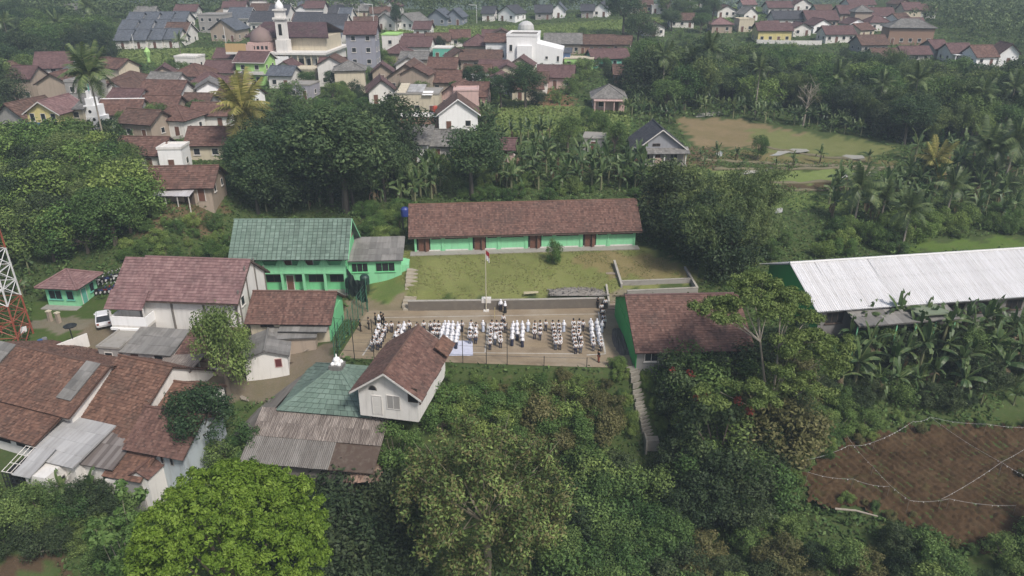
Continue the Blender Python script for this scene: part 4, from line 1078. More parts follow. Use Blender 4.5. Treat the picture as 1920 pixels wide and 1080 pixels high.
# ------------------------------------------------------------------ white car
def rounded(sec, y0, y1):
    return [(p[0], y0, p[1]) for p in sec], [(p[0], y1, p[1]) for p in sec]
pc = P(196, 606, -.1)
car = thing('parked_car', 'white hatchback car parked on the road beside the hall', 'car', (pc[0], pc[1], -.05), R(-62))
CARW = plain('white car paint', (.78,.78,.8), .2)
RUB = plain('black rubber', (.02,.02,.02), .8)
LAMP = plain('lamp glass', (.5,.5,.5), .1)
W2 = .84
bod = MB()
low = [(-2.0,.35),(-2.05,.62),(-1.95,.86),(-1.1,.97),(1.5,1.0),(1.98,.92),(2.05,.6),(1.98,.35)]
for ya, yb, k in ((-W2, -W2 + .12, .93), (-W2 + .12, W2 - .12, 1), (W2 - .12, W2, .93)):
    bod.hull([(x * (k if k < 1 and ya < 0 else 1), ya, z) for x, z in low], [(x * (k if k < 1 and ya > 0 else 1), yb, z) for x, z in low])
bod.build('body', CARW, car)
cab = MB(); cb = [(-1.15,.96),(-.45,1.46),(1.2,1.5),(1.85,.98)]
cab.hull([(x, -.74, z) if z < 1.2 else (x, -.6, z) for x, z in cb], [(x, .74, z) if z < 1.2 else (x, .6, z) for x, z in cb]); cab.build('cabin_glass', GLASS, car)
MB().hull([(-.5, -.62, 1.44), (1.25, -.62, 1.48), (1.25, .62, 1.48), (-.5, .62, 1.44)], [(-.4, -.55, 1.53), (1.1, -.55, 1.56), (1.1, .55, 1.56), (-.4, .55, 1.53)]).build('roof', CARW, car)
for x in (-1.25, 1.3):
    for s_ in (-1, 1):
        ty = MB(); ty.tube([(0, -.1, 0), (0, .1, 0)], .31, 14); o = ty.build('wheel', RUB, car); o.location = (x, s_ * .76, .31)
        rm = MB(); rm.tube([(0, -.105, 0), (0, .105, 0)], .18, 10); rm.build('rim', STEEL_W, o)
for s_ in (-1, 1):
    o = MB().box(-.06, .06, -.16, .16, -.07, .07).build('headlight', LAMP, car); o.location = (-2.0, s_ * .58, .74)
    o = MB().box(-.05, .05, -.12, .12, -.1, .1).build('tail_light', STEEL_R, car); o.location = (2.03, s_ * .62, .78)
    o = MB().box(-.09, .09, -.08, .08, -.06, .06).build('mirror', CARW, car); o.location = (-.8, s_ * .88, 1.02)
# ------------------------------------------------------------------ motorbikes beside the gate house
def motorbike(colm):
    t = thing('motorbike', 'motorbike', 'motorbike')
    for x in (-.62, .62):
        wv = MB(); 
        wv.lathe([(.2, -.05), (.3, -.05), (.3, .05), (.2, .05), (.2, -.05)], 12); o = wv.build('wheel', RUB, t); o.location = (x, 0, .3); o.rotation_euler = (R(90), 0, 0)
        MB().lathe([(.03, -.04), (.19, -.02), (.19, .02), (.03, .04)], 10).build('rim', STEEL_W, o)
    b_ = MB()
    b_.hull([(-.75,-.1,.62),(-.3,-.13,.4),(.1,-.12,.35),(.42,-.08,.62),(.5,-.06,.85),(.3,-.06,.6),(0,-.12,.55),(-.75,-.1,.75)], [(-.75,.1,.62),(-.3,.13,.4),(.1,.12,.35),(.42,.08,.62),(.5,.06,.85),(.3,.06,.6),(0,.12,.55),(-.75,.1,.75)])
    b_.build('body', colm, t)
    MB().hull([(-.72,-.13,.74),(.0,-.11,.68),(.02,-.1,.76),(-.7,-.13,.84)], [(-.72,.13,.74),(.0,.11,.68),(.02,.1,.76),(-.7,.13,.84)]).build('seat', RUB, t)
    MB().tube([(.44, -.34, 1.02), (.5, -.1, .98), (.5, .1, .98), (.44, .34, 1.02)], .025, 5).build('handlebar', STEEL_D, t)
    MB().tube([(.62, 0, .3), (.46, 0, .95)], .04, 5).build('fork', STEEL_D, t)
    for s_ in (-1, 1):
        o = MB().box(-.02, .02, -.07, .07, -.05, .05).build('mirror', LAMP, t); o.location = (.46, s_ * .3, 1.15)
    return t
mcols = [(plain('black bike plastic', (.02,.02,.022), .35), 'black'), (plain('red bike plastic', (.25,.03,.03), .35), 'dark red'), (plain('white bike plastic', (.6,.6,.6), .35), 'white'), (plain('blue bike plastic', (.05,.07,.2), .35), 'dark blue')]
protos = [motorbike(c_[0]) for c_ in mcols]
k = 0
ordw = ['first', 'second', 'third', 'fourth', 'fifth', 'sixth', 'seventh', 'eighth', 'ninth', 'tenth', 'eleventh', 'twelfth', 'thirteenth', 'fourteenth', 'fifteenth', 'sixteenth']
for row, (xa, ya, xb, yb, n, rn) in enumerate(((180, 552, 236, 549, 8, 'front row'), (192, 536, 240, 533, 7, 'back row'))):
    for i in range(n):
        f = i / (n - 1); p = P(xa + (xb - xa) * f, ya + (yb - ya) * f, .1)
        ci = (i * 3 + row) % 4 if (i + row) % 3 == 0 else (0 if i % 2 else (2 if (i + row) % 4 == 1 else 3))
        t = protos[ci] if protos[ci] is not None and not protos[ci].get('used') else copy_tree(protos[ci])
        t['used'] = 1 if t is protos[ci] else 0
        t.location = (p[0], p[1], tz(p[0], p[1])); t.rotation_euler = (0, 0, R(80) + .12 * RNG.standard_normal())
        tag(t, f'{mcols[ci][1]} parked motorbike, {ordw[i]} from gate house in the {rn}', 'motorbike', 'motorbikes parked beside the gate house')
for pr_ in protos:
    if not pr_.get('used'):
        for ch in list(pr_.children_recursive): bpy.data.objects.remove(ch)
        bpy.data.objects.remove(pr_)
for o in bpy.data.objects:
    if 'used' in o: del o['used']

# ------------------------------------------------------------------ flagpole with hanging flag
pf = P(912, 580, 0)
fp = thing('flagpole', 'tall white flagpole with drooping red and white flag at retaining wall', 'flagpole', (pf[0], pf[1] - .5, 0))
MB().tube([(0, 0, 0), (0, 0, 8.4)], [.06, .04], 8).build('pole', paint('yellowed white steel', (.5, .46, .36), amt=.2), fp)
MB().box(-.35, .35, -.35, .35, -.1, .14).build('base', TRIM_W, fp)
flag = MB(); n = 7
for seg_, (za, zb, nm, m_) in enumerate(((8.3, 7.75, 'red_stripe', plain('flag red', (.35,.02,.03), .8)), (7.75, 7.1, 'white_stripe', plain('flag white', (.7,.7,.7), .8)))):
    fl = MB(); V_, F_ = [], []
    for i in range(n + 1):
        x = .05 + .06 * i; y = .09 * math.sin(i * 1.9)
        V_ += [(x, y, za - .05 * i), (x * 1.02, y * 1.2, zb - .075 * i)]
    fl.add(V_, [(2*i, 2*i + 2, 2*i + 3, 2*i + 1) for i in range(n)]); fl.build(nm, m_, fp)
sp_ = P(850, 607, 0)
o = MB().tube([(0, 0, 0), (0.05, 0, 1.5)], .035, 6).build('court_marker_post', paint('yellow post', (.5, .42, .2))); o.location = (pf[0] + 1.1, pf[1] - 2.6, .03); tag(o, 'short thin yellowish post standing on court near the flagpole', 'post')

# ------------------------------------------------------------------ net fence posts along the court
def post(x, y, h, r=.05, parent=None):
    p = P(x, y, 0)
    return p
fence_px = [(634, 672), (665, 674), (702, 676), (868, 681), (912, 683), (951, 684), (1020, 686), (1100, 688)]
fp_w = [P(x, y, 0) for x, y in fence_px]
root = thing('net_fence', 'tall dark steel fence with cables along the near court edge', 'fence', fp_w[0])
o0 = fp_w[0]
for i, p in enumerate(fp_w):
    hgt = 5.2 if i < 6 else 1.2
    o = MB().tube([(0, 0, -.6), (0, 0, hgt)], .045, 6).build('post', STEEL_D, root); o.location = tuple(p - o0)
for zc in (1.1, 2.2, 3.4, 5.0):
    lim = fp_w[:6] if zc > 1.2 else fp_w
    MB().tube([(p - o0) + np.array([0, 0, zc]) for p in lim], .014 if zc > 1.2 else .022, 4, False).build('cable', STEEL_D, root)
# green mesh side fence and dark hanging net, left of court
a, b_ = P(628, 672, 0), P(688, 580, 0)
root = thing('side_fence', 'green steel fence climbing along the left side of court', 'fence', a)
n = 7; d = b_ - a
GST = plain('green painted steel', (.04,.13,.08), .5)
for i in range(n + 1):
    o = MB().tube([(0, 0, -.5), (0, 0, 3.6)], .05, 6).build('post', GST, root); o.location = tuple(d * i / n)
for zc in np.linspace(.3, 3.55, 7):
    MB().tube([np.array([0, 0, zc]), d + np.array([0, 0, zc])], .02, 4).build('rail', GST, root)
dg = MB()
for i in range(n):
    p, q = d * i / n, d * (i + 1) / n
    dg.tube([p + np.array([0,0,.3]), q + np.array([0,0,3.5])], .016, 4); dg.tube([p + np.array([0,0,3.5]), q + np.array([0,0,.3])], .016, 4)
dg.build('brace', GST, root)
root = thing('rolled_net', 'dark green shade net hanging between posts at court corner', 'net', P(690, 585, 0))
nt_ = MB(); V_, F_ = [], []
e = P(655, 560, .2) - P(690, 585, 0)
for i in range(11):
    for j in range(7):
        f = i / 10; V_.append((e[0]*f + .15*math.sin(j*1.4 + i), e[1]*f + .22*math.sin(i*2.1), 4.6 - .55*j - .9*math.sin(f*math.pi)*(1 - j/12)))
F_ = [(i*7 + j, i*7 + j + 1, (i+1)*7 + j + 1, (i+1)*7 + j) for i in range(10) for j in range(6)]
nt_.add(V_, F_); nt_.build('net', plain('dark green net', (.022,.04,.032), .9), root)
for x, y in ((0, 0), (e[0], e[1])): 
    o = MB().tube([(0,0,-.3), (0,0,4.8)], .06, 6).build('post', GST, root); o.location = (x, y, 0)
for (x, y) in ((658, 556), (686, 550)):
    p = P(x, y, .2); t = thing('water_tank', 'dark green water tank on stand ' + ('beside the green two storey school' if x < 670 else 'between school annex and court net'), 'tank', p)
    for a_ in (-.4, .4):
        for b2 in (-.4, .4): MB().box(a_ - .05, a_ + .05, b2 - .05, b2 + .05, -.2, 1.4).build('leg', STEEL_D, t)
    MB().lathe([(0, 1.4), (.6, 1.42), (.62, 1.6), (.62, 2.4), (.45, 2.65), (.15, 2.75), (0, 2.75)], 14).build('tank_body', plain('dark green tank', (.02,.05,.04), .5), t)
# pale blue tarpaulin on the court
q_ = [P(822, 640, 0), P(886, 640, 0), P(887, 668, 0), P(826, 668, 0)]
mb = MB(); V_, F_ = [], []
for i in range(9):
    for j in range(6):
        f, g2 = i/8, j/5; pp = (q_[0]*(1-f) + q_[1]*f)*(1-g2) + (q_[3]*(1-f) + q_[2]*f)*g2
        V_.append((pp[0], pp[1], .06 + .05*RNG.random()))
F_ = [(i*6 + j, i*6 + j + 1, (i+1)*6 + j + 1, (i+1)*6 + j) for i in range(8) for j in range(5)]
mb.add(V_, F_); o = mb.build('tarpaulin', plain('pale blue tarp', (.55,.57,.68), .6)); tag(o, 'pale blue tarpaulin spread on the court behind white gabled house', 'tarpaulin')
# ------------------------------------------------------------------ stairs
def stairs(name, label, pa, pb, w, n, mat):
    pa, pb = np.array(pa), np.array(pb)
    d = pb - pa; yaw = math.atan2(d[1], d[0]) - math.pi/2; run = math.hypot(d[0], d[1])
    t = thing(name, label, 'stairs', pa, yaw)
    for i in range(n):
        o = MB().box(-w/2, w/2, 0, run/n + .02, -.5, d[2]/n).build('step', mat, t); o.location = (.05*RNG.standard_normal(), run*i/n, d[2]*i/n); o.rotation_euler = (0, 0, .02*RNG.standard_normal())
    return t
stairs('stone_stairs', 'pale stone stairs up the lawn left of the retaining wall', P(766, 583, 0), P(775, 503, 2.6), 1.6, 11, paint('pale stone', (.36,.32,.25), amt=.5, streak=False))
stairs('stone_stairs', 'narrow stairs from court up to lawn beside green gable', P(1150, 582, 0), P(1147, 510, 2.4), 1.5, 11, paint('brown stone', (.27,.22,.17), amt=.5, streak=False))
pa_, pb_ = P(1218, 806, -5.4), P(1181, 690, -.1); d_ = pb_ - pa_
ws = thing('stone_stairs', 'long weedy concrete stairs descending from court into the trees', 'stairs', (pa_[0], pa_[1], tz(pa_[0], pa_[1])), math.atan2(d_[1], d_[0]) - math.pi/2)
n_ = 20; run_ = math.hypot(d_[0], d_[1]); z0_ = tz(pa_[0], pa_[1]); mossy = paint('mossy stone', (.29,.27,.23), amt=.7, streak=False)
for i in range(n_):
    q_ = pa_ + d_ * i / n_; zz = max(tz(q_[0], q_[1]), tz(*(pa_ + d_ * (i + .9) / n_)[:2])) + .1
    o = MB().box(-.58, .58, 0, run_/n_ * .6, -.6, .1).build('step', mossy, ws); o.location = (.05*RNG.standard_normal(), run_*i/n_, zz - z0_); o.rotation_euler = (0, 0, .03*RNG.standard_normal())
t = thing('stone_landing', 'broken concrete block at foot of the weedy stairs', 'landing', (pa_[0] + .2, pa_[1] - .2, z0_))
MB().box(-.6, .7, -.9, .0, -1, .35).build('block', mossy, t); MB().box(-.8, -.62, -1.5, .1, -1, .7).build('side_wall', mossy, t)
# ------------------------------------------------------------------ gravel heap and building material on the lawn
def heap(name, label, x0, x1, y, z, hgt, mat, n=260, dep=1.3, sz=.16):
    p, q = P(x0, y, z), P(x1, y, z); L = np.linalg.norm(q - p); m = (p + q)/2
    mb = MB(); V_ = []; nx, ny = 16, 8
    for i in range(nx + 1):
        for j in range(ny + 1):
            a_, b2 = i/nx*2 - 1, j/ny*2 - 1; r = max(0, 1 - a_*a_ - b2*b2)
            V_.append((a_*L/2, b2*dep, hgt*math.sqrt(r)*(.75 + .4*RNG.random()) - .03))
    mb.add(V_, [(i*(ny+1) + j, (i+1)*(ny+1) + j, (i+1)*(ny+1) + j + 1, i*(ny+1) + j + 1) for i in range(nx) for j in range(ny)])
    for k in range(n):
        a_, b2 = RNG.random()*2.2 - 1.1, RNG.random()*2.2 - 1.1; r = max(0, 1 - a_*a_ - b2*b2); s_ = sz*(.5 + RNG.random())
        c_ = np.array([a_*L/2, b2*dep, hgt*math.sqrt(r)*.95 + s_*.2])
        vs = [c_ + s_*nv(RNG.standard_normal(3))*.7 for _ in range(4)]; mb.add(vs, [(0,1,2),(0,2,3),(0,3,1),(1,3,2)], float(RNG.random()))
    o = mb.build(name, mat); o.location = (m[0], m[1], max(z, tz(m[0], m[1])) if z < 0 else z); tag(o, label, 'heap')
    return o
heap('gravel_heap', 'heap of grey gravel on the lawn above the retaining wall', 1030, 1136, 548, 1.45, .55, paint('grey gravel', (.2,.185,.17), amt=.6, streak=False), 420, 1.0)
heap('sand_heap', 'dark sand heap on the court beside the green gable', 1148, 1182, 640, 0, .45, paint('dark sand', (.075,.065,.06), amt=.4, streak=False), 60, 3.6, .08)
heap('rubble_heap', 'pile of broken tiles and rubble below the rusty sheet roof', 655, 715, 884, -4.7, .8, paint('rubble', (.26,.17,.13), amt=.7, streak=False), 320, 1.6, .2)
t = thing('bamboo_bundle', 'bundle of pale bamboo poles lying on lawn beside gravel', 'bamboo', P(995, 551, 1.5))
for i in range(6): MB().tube([(-.9, -.2 + .09*i, .06 + .05*(i % 3)), (1.0, .15 + .06*i, .1 + .04*(i % 2))], .045, 6).build('pole', paint('bamboo', (.4,.36,.24)), t)
t = thing('speaker_platform', 'small pale concrete block on lawn edge behind flagpole', 'block', P(912, 562, 1.3)); MB().box(-.6, .6, -.4, .4, -.3, .25).build('slab', TRIM_W, t)
# ------------------------------------------------------------------ strings with rags over the ploughed field
def wire(label, pts, rag=.45, sag=.25, r=.012):
    t = thing('rag_line', label, 'string', pts[0])
    o0 = np.array(pts[0]); W_ = plain('white string', (.42,.42,.42), .8)
    mb = MB(); rg = MB()
    for p, q in zip(pts[:-1], pts[1:]):
        p, q = np.array(p) - o0, np.array(q) - o0; n = max(6, int(np.linalg.norm(q - p)/rag)); pp = []
        for i in range(n + 1):
            f = i/n; pp.append(p*(1-f) + q*f - np.array([0, 0, sag*4*f*(1-f)]))
        mb.tube(pp, r, 4, False)
        for c_ in pp[1:-1]:
            if RNG.random() < .5:
                s_ = .03 + .05*RNG.random(); rg.add([c_ + (-s_, 0, 0), c_ + (s_, .02, 0), c_ + (s_*.6, .03, -s_*2.2), c_ + (-s_*.8, -.02, -s_*1.6)], [(0,1,2,3)])
    mb.build('string', W_, t); rg.build('rags', W_, t)
    for i, p in enumerate(pts):
        zz = tz(p[0], p[1]); o = MB().tube([(0, 0, zz - p[2] - .3), (0, 0, .1)], .025, 5).build('stake', BARK, t); o.location = tuple(np.array(p) - o0)
    return t
fz = FZ + 1.3
def PF(x, y): return tuple(P(x, y, fz))
wire('white rag string running from the field corner up past the tree line', [PF(1512, 862), PF(1592, 835), PF(1640, 828), PF(1712, 790), PF(1745, 782)])
wire('white rag string crossing the ploughed field from top left downwards', [PF(1580, 805), PF(1637, 875), PF(1705, 938)])
wire('rag string along the middle of the ploughed field left half', [PF(1515, 885), PF(1600, 898), PF(1668, 912)])
wire('nearly level rag string across the lower ploughed field', [PF(1705, 938), PF(1780, 935), PF(1905, 948)])
wire('rag string rising to the right edge over ploughed field', [PF(1765, 936), PF(1880, 865), PF(1960, 815)])
wire('long straight string from banana grove over the far field', [PF(1745, 782), PF(1880, 868), PF(1960, 905)])
wire('string along the upper edge of field below banana plants', [PF(1745, 782), PF(1850, 795), PF(1960, 800)])
t = thing('fallen_log', 'pale fallen log at the lower edge of ploughed field', 'log', P(1565, 957, -6.3)); MB().tube([(0, 0, .2), (1.8, -.3, .25), (3.6, -1.0, .15)], [.11, .1, .07], 7).build('trunk', BARK_P, t)
t = thing('fallen_log', 'pale fallen log among bushes at lower left corner', 'log', P(50, 1045, -8.0)); MB().tube([(0, 0, .2), (1.3, .4, .35), (2.8, .9, .2)], [.12, .1, .07], 7).build('trunk', BARK_P, t)

# ------------------------------------------------------------------ yard clutter beside the road, tank at the classroom block
t = thing('yard_lamp', 'dark lamp post with wide head in the yard by the road', 'lamp post', P(143, 655, -.6)); MB().tube([(0, 0, -.4), (-.15, 0, 3.0)], .06, 6).build('post', STEEL_D, t); MB().lathe([(.0, 2.95), (.7, 3.0), (.75, 3.1), (.3, 3.3), (0, 3.35)], 10).build('lamp_head', STEEL_D, t)
for i, (x, y, lb) in enumerate(((92, 652, 'tyre'), (104, 657, 'tyre'), (112, 650, 'tyre'))):
    p = P(x, y, -.7); o = MB().lathe([(.2, 0), (.42, .0), (.48, .12), (.42, .24), (.2, .24), (.2, 0)], 14).build('tyre', RUB); o.location = (p[0], p[1], tz(p[0], p[1]) + .02 + .1 * i); o.rotation_euler = (.3 * i, .2, 0); tag(o, f'old tyre dumped in the yard, {ordw[i]} from the tower', 'tyre', 'old tyres in the yard')
for i, (x, y, c2) in enumerate(((78, 648, 'blue'), (86, 645, 'grey'), (160, 668, 'blue'))):
    p = P(x, y, -.6); o = MB().lathe([(0, 0), (.3, 0), (.31, .3), (.29, .32), (.31, .6), (.29, .85), (0, .86)], 12).build('oil_drum', plain(c2 + ' drum paint', (.05,.12,.3) if c2 == 'blue' else (.2,.2,.2), .5)); o.location = (p[0], p[1], tz(p[0], p[1]))
    tag(o, ['blue drum nearest the lattice tower', 'grey drum beside the blue drum near tower', 'blue drum beside the short white yard wall'][i], 'drum')
p = P(42, 640, -.6); t = thing('cloth_sheet', 'white cloth hung on a slanting pole beside the lattice tower', 'cloth', (p[0], p[1], tz(p[0], p[1]))); MB().tube([(0, 0, -.2), (.3, 0, 2.2)], .03, 5).build('pole', BARK_P, t); MB().hull([(.1, -.03, .9), (.9, -.03, 1.3), (1.0, -.03, 2.0), (.25, -.03, 1.8)], [(.1, 0, .9), (.9, .05, 1.3), (1.0, 0, 2.0), (.25, 0, 1.8)]).build('sheet', W_CLEAN, t)
p = P(95, 600, 0); t = thing('gate_pillars', 'pair of cream stone gate pillars by the road below the gate house', 'gate', (p[0], p[1], tz(p[0], p[1])), R(-20))
for x in (0, 1.4): MB().box(x - .2, x + .2, -.2, .2, -.4, 1.3).build('pillar', W_TAN, t); MB().box(x - .27, x + .27, -.27, .27, 1.3, 1.42).build('pillar_cap', W_CREAM, t)
p = P(764, 448, 3.2); t = thing('water_tank', 'blue water tank on stand at left end of long classroom block', 'tank', (p[0] - .6, p[1] + 3, 3.15))
for a_ in (-.4, .4):
    for b2 in (-.4, .4): MB().box(a_ - .05, a_ + .05, b2 - .05, b2 + .05, -.2, 2.6).build('leg', STEEL_D, t)
MB().lathe([(0, 2.6), (.6, 2.62), (.62, 2.8), (.62, 3.7), (.4, 3.95), (.1, 4.0), (0, 4.0)], 14).build('tank_body', plain('blue tank plastic', (.03,.05,.22), .4), t)
for i, (x, y) in enumerate(((300, 735), (322, 742), (455, 735), (540, 690), (585, 672), (240, 700))):
    p = P(x, y, -1.6); o = MB()
    for k in range(5): o.box(-.8 + .1 * k, .9 - .15 * k, -.3 + .13 * k, -.2 + .13 * k, .05 * k, .05 * k + .06)
    o = o.build('plank_pile', WOOD_D if i % 2 else BARK_P); o.location = (p[0], p[1], tz(p[0], p[1]) + .02); o.rotation_euler = (0, 0, i * 1.1); tag(o, ['pile of planks under the open shed', 'second pile of planks right of open shed', 'plank pile at foot of the yard tree', 'plank pile in front of grey cottage', 'plank pile beside the side fence', 'plank pile by the grey service block'][i], 'planks')
